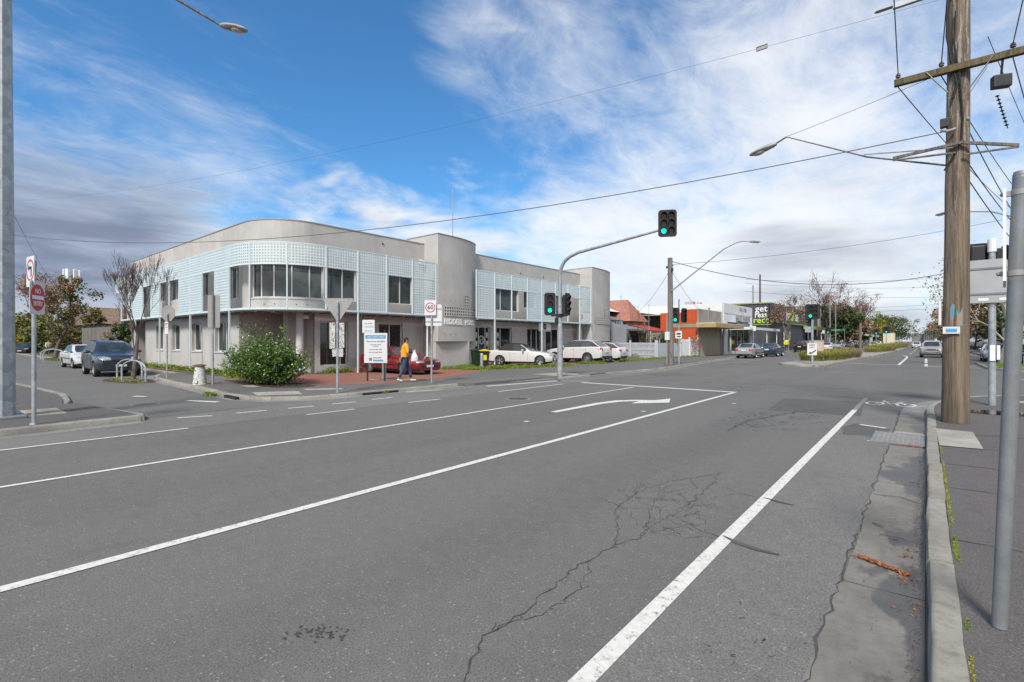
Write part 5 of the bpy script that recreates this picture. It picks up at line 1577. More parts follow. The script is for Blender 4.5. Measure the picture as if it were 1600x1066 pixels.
# parked in the side street, noses towards the junction
suv1 = car('parked_suv', 'dark navy four-wheel drive parked nose first behind the bare tree and hoops', (-30.95, 6.32, 0), R(-2), dict(SUV, L=4.5, W=1.80, mirror_m=P_NAVY), P_NAVY)
mb = MB()
for k in range(3): mb.bar((2.24, -0.36, 0.76 + k * .05), (2.24, 0.36, 0.76 + k * .05), 0.03, 0.014)
mb.build('grille_bar', M_CHROME, suv1); 
for sy_ in (-0.62, 0.62):
    mb = MB(); mb.tube([(0.1, sy_ * .93, 1.685), (-1.35, sy_ * .93, 1.665)], 0.018, 6); mb.build('roof_rail', M_TRIM, suv1)
wc = car('parked_sedan', 'white sedan parked close behind the dark navy four-wheel drive', (-40.8, 7.0, 0), 0.03, dict(SEDAN, strip=0.60), P_WHITE)
bc = car('parked_sedan', 'black saloon facing out at the far end of the side street', (-90.5, 9.6, 0), R(-20), dict(SEDAN, W=1.85, L=4.8), P_BLACK)
# forecourt of the office
red = car('parked_coupe', 'dark red low coupe parked on the brick paving behind the signboard', (-20.0, 15.38, zc_), R(1), COUPE, P_RED)
bm_ = car('parked_convertible', 'white convertible with black canvas roof parked on the forecourt', (-20.25, 25.45, zc_), R(21), SOFT, P_WHITE, roof_m=M_SOFT)
q5 = car('parked_suv', 'white four-wheel drive parked nose in beside the traffic signal pole', (-19.6, 31.2, zc_), R(183), Q_SUV, P_WHITE)
a3 = car('parked_hatchback', 'white hatchback half hidden behind the white four-wheel drive', (-19.55, 34.0, zc_), R(185), HATCH, P_WHITE)
sil = car('parked_sedan', 'silver sedan parked at the far kerb in front of the white shop', (-13.25, 52.4, 0), R(90), SEDAN, P_SILVER)
blu = car('parked_sedan', 'deep blue sedan parked just ahead of the silver one', (-13.0, 60.0, 0), R(91), dict(SEDAN, W=1.8), P_BLUE)
gold = car('oncoming_suv', 'pale gold four-wheel drive with a bull bar driving towards the junction', (0.45, 66.5, 0), R(-91), dict(SUV, W=1.86), P_GOLD)
mb = MB()
for z in (0.44, 0.60, 0.86): mb.tube([(2.36, -0.55, z), (2.40, 0, z), (2.36, 0.55, z)], 0.03, 8)
for s_ in (-1, 1): mb.tube([(2.36, s_ * 0.75, 0.42), (2.38, s_ * 0.5, 0.72), (2.38, s_ * 0.42, 0.88)], 0.03, 8)
mb.build('bull_bar', M_CHROME, gold, smooth=50)
mb = MB(); mb.box(2.25, 2.34, -0.85, 0.85, 0.25, 0.42); mb.build('lower_bumper', M_TRIM, gold, bevel=0.02)
def recolour(src, label, loc, rz, pm_, name='parked_car', group=None, cat='car'):
    c = copy_tree(src); c.name = name; c.location = loc; c.rotation_euler = (0, 0, rz)
    c['label'] = label; c['category'] = cat
    if group: c['group'] = group
    for ch in c.children:
        if ch.name.startswith('body'):
            for sl in ch.material_slots:
                if sl.material in (P_WHITE, P_SILVER, P_BLUE, P_NAVY, P_GOLD, P_BLACK, P_RED):
                    sl.link = 'OBJECT'; sl.material = pm_
    return c
GK = 'cars along the main street beyond the junction'
far_cars = [
 (wc, 'white sedan stopped by the green bins beyond the pale two-storey building corner', (-12.0, 93, 0), R(90), P_WHITE),
 (suv1, 'dark four-wheel drive parked left of the white sedan near the keep left sign', (-13.9, 84.5, 0), R(84), P_BLACK),
 (wc, 'white sedan driving away beside the second tussock bed', (-8.6, 132, 0), R(90), P_WHITE),
 (suv1, 'white four-wheel drive driving away in front of the cream truck', (-8.9, 148, 0), R(90), P_WHITE),
 (sil, 'silver sedan parked nearest under the olive street tree', (-13.1, 116, 0), R(90), P_SILVER),
 (bc, 'black sedan parked second under the street trees', (-13.1, 124, 0), R(90), P_BLACK),
 (sil, 'grey sedan parked third in the row under the street trees', (-13.1, 133, 0), R(90), P_GREY),
 (suv1, 'dark four-wheel drive parked fourth in the row by the green timber pole', (-13.1, 142, 0), R(90), P_NAVY),
 (sil, 'silver sedan parked last in the row past the timber pole', (-13.1, 152, 0), R(90), P_SILVER),
 (wc, 'white sedan queuing far down the street behind the truck', (-9.2, 185, 0), R(90), P_WHITE),
 (sil, 'silver sedan following the gold four-wheel drive, mostly hidden by it', (1.2, 84, 0), R(-90), P_SILVER),
 (wc, 'white car coming far off left of the gold four-wheel drive', (-1.7, 150, 0), R(-90), P_WHITE),
 (sil, 'pale silver car coming second in the distant oncoming queue', (-1.8, 172, 0), R(-90), P_SILVER),
 (wc, 'white car coming third in the distant oncoming queue', (1.5, 190, 0), R(-90), P_WHITE),
 (bc, 'dark car at the far end of the oncoming queue', (-1.8, 215, 0), R(-90), P_BLACK),
]
for src, lab, loc, rz_, p_ in far_cars: recolour(src, lab, loc, rz_, p_, 'distant_car', GK)
# cars on the right beyond the junction
recolour(sil, 'silver sedan parked nose out behind the timber pole on the right', (4.35, 56.0, 0.0), R(-90), P_SILVER, 'parked_sedan')
recolour(bc, 'black sedan parked beside the hoops and pale trunk on the right', (5.6, 48.6, 0.0), R(-58), P_BLACK, 'parked_sedan')
# cream box truck far ahead
tk = thing('box_truck', 'cream box truck driving away down the middle of the street', 'truck', (-7.2, 160, 0), R(90))
mb = MB(); mb.box(-3.2, 1.4, -1.15, 1.15, 0.9, 3.6); mb.build('cargo_box', pm('cream truck panel', (0.60, 0.55, 0.42), 0.6, var=0.06), tk, bevel=0.04)
mb = MB(); mb.prism_y([(1.5, 0.6), (3.2, 0.6), (3.2, 1.4), (2.9, 2.3), (1.5, 2.4)], -1.0, 1.0); mb.build('cab', P_WHITE, tk, bevel=0.05)
mb = MB(); mb.box(-3.25, 3.0, -0.9, 0.9, 0.5, 0.88); mb.build('chassis', M_TRIM, tk)
for x in (2.4, -2.0):
    for sgn in (-1, 1):
        mb = MB(); mb.lathe([(0.3, -0.12), (0.45, -0.12), (0.45, 0.12), (0.3, 0.12)], (x, sgn * 0.95, 0.45), 18, axis='y'); mb.build('wheel', M_RUBBER, tk)
for sgn in (-1, 1):
    mb = MB(); mb.box(-3.28, -3.2, sgn * 0.95 - 0.12, sgn * 0.95 + 0.12, 0.7, 0.85); mb.build('taillight', M_TAIL, tk)
# ------------------------------------------------------------------ street furniture
Z1 = H_B
def rrect(w, h, r=0.04, n=4):
    pts = []
    for cx, cy, a0 in ((w / 2 - r, h / 2 - r, 0), (-w / 2 + r, h / 2 - r, 90), (-w / 2 + r, -h / 2 + r, 180), (w / 2 - r, -h / 2 + r, 270)):
        for i in range(n + 1):
            a = R(a0 + 90 * i / n); pts.append((cx + r * math.cos(a), cy + r * math.sin(a)))
    return pts
def plate(mb, pts, c, ang, th=0.006, mat=0, back=None):
    """flat plate, outline pts (u,v); ang = heading its face looks to (radians)"""
    n = Vector((math.cos(ang), math.sin(ang), 0)); u = Vector((-n.y, n.x, 0)); c = Vector(c)
    k = len(pts)
    f_ = [c + u * a + Vector((0, 0, b)) + n * th / 2 for a, b in pts]; b_ = [p - n * th for p in f_]
    mb.add(f_, [tuple(range(k))], mat)
    mb.add(b_, [tuple(range(k))[::-1]], mat if back is None else back)
    mb.add(f_ + b_, [(i, i + k, (i + 1) % k + k, (i + 1) % k) for i in range(k)], mat if back is None else back)
def face_vec(ang): return Vector((math.cos(ang), math.sin(ang), 0)), Vector((-math.sin(ang), math.cos(ang), 0))
def pole_part(root, h, r, mat=None, n=12, r2=None, z0=0.0):
    mb = MB(); mb.tube([(0, 0, z0), (0, 0, h)], [r, r2 or r], n); mb.lathe([(r * 1.02, h), (r * 0.7, h + 0.012), (0, h + 0.014)], n=n, caps=False)
    return mb.build('pole', mat or M_GALV, root, smooth=40)

# No Entry + no left turn sign on the left corner
ne = thing('traffic_sign', 'round red NO ENTRY sign under a no left turn sign on a grey post', 'traffic sign', (-12.77, 1.47, 0.098))
pole_part(ne, 3.03, 0.035)
mb = MB(); mb.lathe([(0.07, 0), (0.05, 0.035), (0.04, 0.04)], n=10); mb.build('base_flange', M_STEEL, ne)
A1 = R(60)           # face heading
n_, u_ = face_vec(A1)
c_ = n_ * 0.05
mb = MB(); plate(mb, rrect(0.52, 0.62, 0.05), (c_.x, c_.y, 2.36), A1)
s1 = mb.build('no_entry_plate', [M_SIGNW], ne)
mb = MB()
disc = [(0.245 * math.cos(2 * PI * k / 32), 0.245 * math.sin(2 * PI * k / 32)) for k in range(32)]
plate(mb, disc, (c_.x + n_.x * .006, c_.y + n_.y * .006, 2.36), A1, 0.004); mb.build('red_disc', M_RED, s1)
mb = MB(); plate(mb, [(-.2, -.035), (.2, -.035), (.2, .035), (-.2, .035)], (c_.x + n_.x * .011, c_.y + n_.y * .011, 2.36), A1, 0.003)
o_ = Vector((c_.x, c_.y, 2.36)) + n_ * 0.011
text_on(mb, 'NO', 0.12, o_ + Vector((0, 0, 0.115)), u_); text_on(mb, 'ENTRY', 0.12, o_ - Vector((0, 0, 0.115)), u_, sx=0.85)
mb.build('lettering', M_WHITE, s1)
A2 = R(-82)
n2, u2 = face_vec(A2); c2 = n2 * 0.05
mb = MB(); plate(mb, rrect(0.42, 0.56, 0.04), (c2.x, c2.y, 2.84), A2); s2 = mb.build('no_left_turn_plate', M_SIGNW, ne)
mb = MB(); mb.v = []; 
def ring(mb, c, ang, ro, ri, n=32, th=0.004, mat=0, dz=0):
    nn, uu = face_vec(ang); c = Vector(c); v = []
    for rr in (ro, ri):
        for k in range(n):
            a = 2 * PI * k / n; v.append(c + uu * rr * math.cos(a) + Vector((0, 0, rr * math.sin(a))) + nn * th)
    mb.add(v, [(k, (k + 1) % n, n + (k + 1) % n, n + k) for k in range(n)], mat)
ring(mb, (c2.x, c2.y, 2.86), A2, 0.205, 0.165); mb.build('red_ring', M_RED, s2)
mb = MB(); o_ = Vector((c2.x, c2.y, 2.86)) + n2 * 0.006
for q in ([(0.03, -.12), (.08, -.12), (.08, .06), (.03, .06)], [(-.05, .02), (.08, .02), (.08, .07), (-.05, .07)], [(-.05, -.02), (-.13, .045), (-.05, .11)]):
    mb.add([o_ + u2 * a + Vector((0, 0, b)) for a, b in q], [tuple(range(len(q)))])
mb.build('arrow', M_BLACK, s2)
mb = MB(); plate(mb, rrect(0.09, 0.10, 0.01), (-0.01, 0.0, 3.0), A1, 0.05); mb.build('clamp', M_STEEL, ne)

# tall octagonal lamp column at the left edge with its lantern
lc = thing('street_lamp', 'tall galvanised octagonal lamp column at the left edge with outreach lantern', 'street lamp', (-14.33, 1.17, 0.098))
mb = MB(); mb.tube([(0, 0, 0.05), (0, 0, 10.4)], [0.215, 0.145], 8); mb.build('column', M_GALV, lc)
mb = MB(); mb.box(-.34, .36, -.34, .34, 0, 0.05); mb.build('base_plate', M_STEEL, lc, bevel=0.01)
mb = MB(); mb.box(.13, .165, -.05, .05, 2.62, 2.82, 0); mb.build('hatch', M_CHROME, lc)
mb = MB(); mb.box(.13, .160, -.04, .04, 2.47, 2.52, 0); mb.build('sticker', pm('blue sticker', (0.02, 0.03, 0.25)), lc)
mb = MB(); mb.box(.13, .160, -.08, .0, 2.38, 2.41, 0); mb.build('sticker', pm('yellow sticker', (0.6, 0.45, 0.02)), lc)
mb = MB(); mb.tube([(0, 0, 10.3), (0.35, 0.5, 10.15), (1.1, 1.7, 9.55), (2.17, 3.28, 8.62)], [0.045, 0.04, 0.032, 0.025], 8); mb.build('outreach_arm', M_GREYWOOD, lc, smooth=50)
def lantern(root, p, d, size=1.0, mat=None):
    """cobra-head lantern at p pointing along d"""
    d = Vector(d).normalized(); s = d.cross(Vector((0, 0, 1))).normalized(); up = s.cross(d); p = Vector(p)
    def ring_(t, w, h, z): 
        c = p + d * t * size + up * z * size
        return [c + s * w * size * math.cos(2 * PI * k / 10) + up * h * size * math.sin(2 * PI * k / 10) for k in range(10)]
    R_ = [ring_(0, .05, .04, 0), ring_(.08, .085, .06, 0), ring_(.26, .12, .075, 0), ring_(.48, .13, .065, 0), ring_(.62, .10, .045, 0), ring_(.68, .03, .02, 0)]
    mb = MB(); v = [q for r_ in R_ for q in r_]
    mb.add(v, [(i * 10 + k, (i + 1) * 10 + k, (i + 1) * 10 + (k + 1) % 10, i * 10 + (k + 1) % 10) for i in range(5) for k in range(10)] + [tuple(range(10)), tuple(range(50, 60))[::-1]])
    a = mb.build('lantern', mat or M_SIGNBACK, root, smooth=50)
    mb = MB(); M = Matrix((d.to_4d(), s.to_4d(), up.to_4d(), (0, 0, 0, 1))).transposed(); M[3][3] = 1
    for r_ in range(4): M[3][r_] = 0 if r_ < 3 else 1
    for r_ in range(3): M[r_][3] = 0
    c = p + d * .44 * size - up * .055 * size
    vv = []; 
    mb.ball((0, 0, 0), (0.15, 0.10, 0.045), 12, 6)
    mb.v = [tuple(c + d * a_ * size + s * b_ * size + up * c__ * size) for a_, b_, c__ in mb.v]
    mb.build('diffuser', pm('lamp diffuser', (0.50, 0.46, 0.42), 0.3, var=0.1), a, smooth=60)
lantern(lc, (2.17, 3.28, 8.62), (1.0, 0.55, -0.30), 1.0)

# sign backs on the corner footpath
st = thing('traffic_sign', 'grey octagonal sign seen from behind with a small parking plate below', 'traffic sign', (-24.76, 6.95, Z1))
pole_part(st, 2.72, 0.032)
mb = MB(); o8 = [(0.36 * math.cos(R(22.5 + 45 * k)), 0.36 * math.sin(R(22.5 + 45 * k))) for k in range(8)]
AB = R(-60); plate(mb, o8, (-0.03, 0.05, 2.74), AB + PI, 0.006, 0, 0)
mb.build('octagon_plate', M_SIGNBACK, st)
mb = MB(); plate(mb, rrect(.17, .52, .02), (0.03, -0.03, 2.12), AB, 0.004); pp = mb.build('parking_plate', M_SIGNW, st)
mb = MB(); n3, u3 = face_vec(AB); o_ = Vector((0.03, -0.03, 2.12)) + n3 * 0.004
text_on(mb, '2P', 0.13, o_ + Vector((0, 0, .15)), u3); text_on(mb, 'MON-FRI', 0.035, o_ + Vector((0, 0, 0.02)), u3); mb.build('lettering', M_RED, pp)
s2_ = thing('traffic_sign', 'tall grey rectangular sign seen from behind beside the white drum', 'traffic sign', (-19.76, 6.95, Z1))
pole_part(s2_, 3.20, 0.034)
mb = MB(); plate(mb, rrect(.50, 1.18, .05), (-0.03, 0.05, 2.63), R(-60) + PI); mb.build('sign_plate', M_SIGNBACK, s2_)
mb = MB(); mb.tube([(0, 0, 2.0), (0, 0, 3.22)], 0.042, 8); mb.build('bracket', M_STEEL, s2_)
gvw = thing('traffic_sign', 'inverted triangle sign seen from behind over two graffiti-covered boards', 'traffic sign', (-13.62, 8.2, Z1))
pole_part(gvw, 2.74, 0.036)
Ag = R(-50)
mb = MB(); plate(mb, [(-0.44, 0.70), (-0.46, 0.66), (-0.03, 0.0), (0.03, 0.0), (0.46, 0.66), (0.44, 0.70)], (-0.035, 0.045, 2.15), Ag + PI); mb.build('triangle_plate', M_SIGNBACK, gvw)
gr = MT('board scrawled with black marker')
_n = gr.rng(gr.noise(7, 2, 0.4, gr.map((1.4, 1.4, 0.8)), 2.2), 0.49, 0.51); _n2 = gr.rng(gr.noise(7, 2, 0.4, gr.map((1.4, 1.4, 0.8)), 2.2), 0.57, 0.55)
gr.base(gr.mix(gr.math('MULTIPLY', _n, _n2), (0.50, 0.49, 0.47), (0.02, 0.02, 0.02))); gr.set('Roughness', 0.5)
for (dx, w, h, z) in ((-0.14, .17, .78, 1.72), (0.14, .15, .76, 1.73)):
    mb = MB(); nn, uu = face_vec(Ag); c = uu * dx + nn * 0.03 if dx < 0 else uu * dx + nn * 0.03
    plate(mb, rrect(w, h, .02), (c.x, c.y, z), Ag, 0.005); mb.build('graffiti_board', gr.m, gvw)
mb = MB(); plate(mb, rrect(.33, .26, .01), (0.01, -0.0, 1.22), Ag, 0.005); mb.build('graffiti_board', gr.m, gvw)

# speed sign
sp = thing('traffic_sign', 'white speed sign with 60 in a red ring on a grey post by the kerb', 'traffic sign', (-14.12, 12.35, Z1))
pole_part(sp, 3.02, 0.034)
Af = R(-49)
nn, uu = face_vec(Af)
mb = MB(); c = nn * -0.05 + uu * 0.07; plate(mb, rrect(.60, .80, .05), (c.x, c.y, 2.52), Af); bk = mb.build('back_plate', M_SIGNW, sp)
mb = MB()
for z in (2.28, 2.76): p0 = c + nn * 0.012 - uu * .29; p1 = c + nn * 0.012 + uu * .29; mb.bar((p0.x, p0.y, z), (p1.x, p1.y, z), 0.03, 0.012)
mb.build('stiffener', M_STEEL, bk)
c = nn * 0.045 - uu * 0.04
mb = MB(); plate(mb, rrect(.42, .56, .04), (c.x, c.y, 2.79), Af); fp = mb.build('speed_plate', M_SIGNW, sp)
mb = MB(); ring(mb, (c.x, c.y, 2.80), Af, 0.185, 0.150); mb.build('red_ring', M_RED, fp)
mb = MB(); text_on(mb, '60', 0.225, Vector((c.x, c.y, 2.80)) + nn * 0.006, uu); mb.build('lettering', M_BLACK, fp)

# practice signboard with two panels
bd = thing('sign_board', 'white clinic signboard on black posts with a smaller panel above it', 'sign board', (-16.45, 11.55, Z1))
Ab = R(-52); nn, uu = face_vec(Ab)
for s_ in (-0.34, 0.34):
    mb = MB(); p = uu * s_; mb.obox((p.x - nn.x * .03, p.y - nn.y * .03, 1.0), (.05, .05, 2.0), Ab); mb.build('post', M_BLACKM, bd)
c = Vector((0, 0, 0)) + nn * 0.02
mb = MB(); plate(mb, rrect(.90, 1.16, .005, 1), (c.x, c.y, 1.29), Ab, 0.03); p1 = mb.build('main_panel', M_SIGNW, bd)
mb = MB(); o_ = Vector((c.x, c.y, 1.29)) + nn * 0.017
def bx(mb, o, uu, a, b, c_, d): mb.add([o + uu * a + Vector((0, 0, c_)), o + uu * b + Vector((0, 0, c_)), o + uu * b + Vector((0, 0, d)), o + uu * a + Vector((0, 0, d))], [(0, 1, 2, 3)])
bx(mb, o_, uu, -.40, .40, .36, .50); bx(mb, o_, uu, -.10, .30, -.52, -.45); mb.build('blue_band', pm('sign blue', (0.10, 0.28, 0.48), 0.4, var=0.05), p1)
mb = MB(); text_on(mb, 'advice  solutions  insights', .062, o_ + nn * .003 + Vector((0, 0, .43)), uu); mb.build('lettering', M_WHITE, p1)
mb = MB(); text_on(mb, 'Sleep Apnea Specialists', .082, o_ + nn * .002 + Vector((0, 0, .26)), uu, sx=0.95)
for tx, z, s_ in (('132 Buckley Street', .13, .058), ('Footscray', .065, .055), ('Tel: (03) 9687 9999', -.06, .062), ('Fax: (03) 9687 8708', -.17, .062)): text_on(mb, tx, s_, o_ + nn * .002 + Vector((0, 0, z)), uu)
bx(mb, o_, uu, -.26, -.14, -.50, -.38)
mb.build('lettering', M_STEEL, p1)
mb = MB(); text_on(mb, 'AIR LIQUIDE', .06, o_ + nn * .003 + uu * .06 + Vector((0, 0, -.38)), uu); mb.build('lettering', M_RED, p1)
c2 = nn * 0.03 - uu * 0.28
mb = MB(); plate(mb, rrect(.48, .50, .005, 1), (c2.x, c2.y, 2.13), Ab, 0.02); p2 = mb.build('small_panel', M_SIGNW, bd)
o_ = Vector((c2.x, c2.y, 2.13)) + nn * .013
mb = MB(); bx(mb, o_, uu, -.17, .20, -.05, .02); mb.build('blue_band', pm('pale sign blue', (0.25, 0.50, 0.62), 0.4, var=0.05), p2)
mb = MB(); text_on(mb, 'AIR LIQUIDE', .052, o_ + nn * .002 + Vector((0, 0, .11)), uu); mb.build('lettering', M_RED, p2)
mb = MB(); text_on(mb, '1 Raines Street', .05, o_ + nn * .002 + Vector((0, 0, -.17)), uu); mb.build('lettering', M_STEEL, p2)
bp = thing('bollard_post', 'short pale blue square post behind the clinic signboard', 'post', (-17.1, 12.4, Z1))
mb = MB(); mb.box(-.06, .06, -.06, .06, 0, 1.7); mb.build('shaft', M_LATT, bp, bevel=0.008)
mb = MB(); mb.box(-.075, .075, -.075, .075, 1.7, 1.73); mb.build('cap', M_WHITE, bp)
# pale blue service pillar near the bins
bp2 = thing('service_pillar', 'short pale blue steel pillar standing in front of the wheelie bins', 'pillar', (-19.5, 20.8, Z1))
mb = MB(); mb.tube([(0, 0, 0), (0, 0, 0.80)], 0.085, 12); mb.build('tube', M_GALV, bp2, smooth=40)
mb = MB(); mb.lathe([(0.09, .80), (0.075, .84), (0, .85)], n=12, caps=False); mb.build('cap', M_LATT, bp2)

# wheelie bins
M_BING = pm('dark green bin plastic', (0.012, 0.035, 0.018), 0.5, var=0.2); M_BINB = pm('black bin plastic', (0.014, 0.016, 0.015), 0.5, var=0.2); M_BINY = pm('yellow bin lid', (0.62, 0.50, 0.02), 0.45, var=0.06)
def bin_(label, loc, rz, lid):
    r = thing('wheelie_bin', label, 'bin', loc, rz)
    mb = MB(); v = []
    for z, w, d in ((0.08, .42, .46), (0.95, .56, .66)): v += [(-w / 2, -d / 2, z), (w / 2, -d / 2, z), (w / 2, d / 2, z), (-w / 2, d / 2, z)]
    mb.add(v, [(3, 2, 1, 0), (4, 5, 6, 7), (0, 1, 5, 4), (1, 2, 6, 5), (2, 3, 7, 6), (3, 0, 4, 7)]); mb.build('bin_body', M_BINB if lid is M_BINY else M_BING, r, bevel=0.03)
    mb = MB(); mb.prism_y([(-.31, .96), (.31, .96), (.31, 1.0), (.0, 1.06), (-.31, 1.0)], -.37, .37); mb.build('lid', lid, r, bevel=0.01)
    mb = MB(); mb.tube([(-.2, .42, .98), (.2, .42, .98)], 0.018, 8); mb.build('handle', M_BLACK, r)
    for s_ in (-1, 1):
        mb = MB(); mb.lathe([(0.10, -.03), (0.10, .03)], (s_ * .27, .25, .10), 14, axis='x'); mb.build('wheel', M_RUBBER, r)
    if lid is M_BINY:
        mb = MB(); mb.box(-.10, .10, -.318, -.298, .42, .72); mb.build('sticker', M_BINY, r)
    return r
bin_('dark green wheelie bin half behind the yellow-lidded one', (-21.35, 22.3, Z1), R(60), M_BING)
bin_('black wheelie bin with a yellow lid against the round tower', (-20.4, 22.0, Z1), R(50), M_BINY)
# weighted drum
dr_ = thing('barrel', 'white tapered concrete drum with black scribbles and a rusty cap', 'barrel', (-20.1, 6.65, Z1))
t = MT('white drum with scribbles'); _b = t.rng(t.noise(9, 1, 0.4, None, 2.5), 0.60, 0.63)
t.base(t.mix(_b, (0.50, 0.50, 0.48), (0.03, 0.03, 0.03))); t.set('Roughness', 0.8)
mb = MB(); mb.lathe([(0.235, 0.0), (0.225, 0.04), (0.145, 0.66), (0.13, 0.67)], n=20); mb.build('drum', t.m, dr_, smooth=35)
mb = MB(); mb.lathe([(0.20, 0.67), (0.20, 0.70), (0.05, 0.73)], n=20); mb.build('cap', pm('rusty cap', (0.14, 0.07, 0.04), 0.9, var=0.3), dr_)

# bicycle hoops
def hoop(label, loc, rz, group):
    r = thing('bike_hoop', label, 'bike hoop', loc, rz, group)
    pts = [(-.42, 0, 0)] + [(.42 * math.cos(PI - PI * k / 12), 0, .50 + .36 * math.sin(PI * k / 12)) for k in range(13)] + [(.42, 0, 0)]
    mb = MB(); mb.tube(pts, 0.03, 8); mb.build('tube', M_GALV, r, smooth=50); 
    mb = MB()
    for s_ in (-.42, .42): mb.lathe([(0.06, 0), (0.06, .012)], (s_, 0, 0), 10)
    mb.build('foot', M_STEEL, r); return r
def at_two(a, b): return ((a[0] + b[0]) / 2, (a[1] + b[1]) / 2, 0.0), math.atan2(b[1] - a[1], b[0] - a[0]), math.hypot(b[0] - a[0], b[1] - a[1])
for lab, a, b in (('galvanised hoop on the kerb side of the near bare tree', (-27.1, 5.75), (-25.9, 6.35)), ('galvanised hoop on the road side of the near bare tree', (-25.2, 5.5), (-24.0, 6.0))):
    l, rz, L = at_two(a, b); h = hoop(lab, l, rz, 'hoops guarding the near bare tree'); h.scale = (L / .84, 1, 1)
for lab, a, b in (('hoop behind the far russet tree', (-60.4, 7.4), (-58.0, 8.6)), ('hoop in front of the far russet tree', (-57.6, 7.2), (-55.4, 8.2))):
    l, rz, L = at_two(a, b); h = hoop(lab, l, rz, 'hoops guarding the far russet tree'); h.scale = (L / .84, 1, 1.1)
for lab, a, b in (('hoop left of the pale trunk on the right island', (4.05, 44.9), (4.9, 45.4)), ('hoop at the pale trunk on the right island', (4.7, 44.3), (5.6, 44.7))):
    l, rz, L = at_two(a, b); h = hoop(lab, (l[0], l[1], 0.12), rz, 'hoops on the right-hand island'); h.scale = (L / .84, 1, 1)

# traffic signals
M_GREEN = bpy.data.materials.new('lit green signal lens'); M_GREEN.use_nodes = True
_p = M_GREEN.node_tree.nodes['Principled BSDF']; _p.inputs['Base Color'].default_value = (0.0, 0.5, 0.35, 1); _p.inputs['Emission Color'].default_value = (0.0, 0.85, 0.55, 1); _p.inputs['Emission Strength'].default_value = 0.9
M_LENSR = pm('unlit red lens', (0.05, 0.008, 0.008), 0.2, var=0.1); M_LENSA = pm('unlit amber lens', (0.06, 0.025, 0.006), 0.2, var=0.1); M_LENSG = pm('unlit green lens', (0.008, 0.03, 0.025), 0.2, var=0.1)
def signal_head(root, c, ang, cols=1, lit=None, h=1.0, w=None, board=True):
    """housing with target board, lenses and hoods; ang = heading the lenses look to"""
    nn, uu = face_vec(ang); c = Vector(c); w = w or (0.62 if cols == 2 else 0.5); s = h / 1.0
    mb = MB()
    M = Matrix(((nn.x, uu.x, 0, 0), (nn.y, uu.y, 0, 0), (0, 0, 1, 0), (0, 0, 0, 1)))
    mb.obox(c - nn * 0.09, (0.17, 0.26 * cols * s, 0.84 * s), M=M)
    hd = mb.build('signal_head', M_BLACK, root, bevel=0.02)
    if board:
        mb = MB(); plate(mb, rrect(w * s, h, 0.11 * s, 5), c, ang, 0.006); mb.build('target_board', M_BLACKM, hd)
    for q in range(cols):
        for r_ in range(3):
            cc = c + uu * ((q - (cols - 1) / 2) * 0.26 * s) + Vector((0, 0, (1 - r_) * 0.275 * s))
            on = lit is not None and (q, r_) == lit
            mb = MB(); v = [cc + nn * 0.012 + (uu * math.cos(2 * PI * k / 18) + Vector((0, 0, math.sin(2 * PI * k / 18)))) * 0.095 * s for k in range(18)]
            mb.add(v, [tuple(range(18))]); mb.build('lens', M_GREEN if on else (M_LENSR, M_LENSA, M_LENSG)[r_], hd)
            mb = MB(); v = []
            for k in range(19):      # open-bottom hood
                a = R(-30 + 240 * k / 18); e = uu * math.cos(a) + Vector((0, 0, math.sin(a))); L = 0.17 * s * (0.55 + 0.45 * max(0, math.sin(a)))
                v += [cc + e * 0.112 * s, cc + e * 0.115 * s + nn * L]
            mb.add(v, [(2 * k, 2 * k + 1, 2 * k + 3, 2 * k + 2) for k in range(18)]); mb.build('hood', M_BLACKM, hd, smooth=60)
    return hd
Ac = math.atan2(-18.2, 12.36)
t1 = thing('traffic_light', 'traffic light on a curved mast arm reaching over the far lanes', 'traffic light', (-12.36, 18.2, Z1))
mb = MB(); pts = [(0, 0, 0), (0, 0, 2.0), (0, 0, 4.45), (0.06, 0, 4.75), (0.22, 0, 5.02), (0.50, 0, 5.20), (0.95, 0, 5.34), (2.3, 0, 5.50), (4.75, 0, 5.80)]
mb.tube(pts, [0.11, 0.105, 0.085, 0.08, 0.075, 0.07, 0.065, 0.058, 0.045], 12); mb.build('mast', M_GALV, t1, smooth=50)
mb = MB(); mb.lathe([(0.125, 0), (0.125, 2.05)], n=14); mb.build('mast_sleeve', M_GALV, t1, smooth=40)
signal_head(t1, (-0.40, -0.20, 3.19), Ac + R(6), 1, (0, 2), h=1.0)
signal_head(t1, (0.30, 0.15, 3.17), Ac + R(62), 1, None, h=0.98)
signal_head(t1, (4.90, -0.08, 5.97), Ac + R(-6), 2, (0, 2), h=1.02, w=0.66)
mb = MB(); mb.box(-.16, .14, -.14, .14, 2.62, 2.75); mb.box(-.2, -.02, -.12, .12, 2.30, 2.6); mb.bar((-.4, -.1, 2.68), (.35, .1, 2.68), .06, .08); mb.build('bracket', M_BLACK, t1, bevel=0.01)

t2 = thing('traffic_light', 'traffic light on a grey post beside the far timber lamp pole', 'traffic light', (-12.75, 32.9, Z1))
pole_part(t2, 4.35, 0.055)
signal_head(t2, (-0.18, -0.2, 3.27), R(-68), 1, (0, 2), h=1.05)
signal_head(t2, (0.30, 0.18, 3.27), R(-20), 1, None, h=0.98)
mb = MB(); plate(mb, rrect(.42, .50, .03), (0, -0.06, 1.98), R(-68)); q_ = mb.build('push_plate', M_SIGNW, t2)
mb = MB(); nn, uu = face_vec(R(-68)); o_ = Vector((0, -.06, 1.98)) + nn * .006
bx(mb, o_, uu, -.13, .13, .0, .12); bx(mb, o_, uu, -.11, .13, -.16, -.08); mb.build('symbol', M_BLACK, q_)

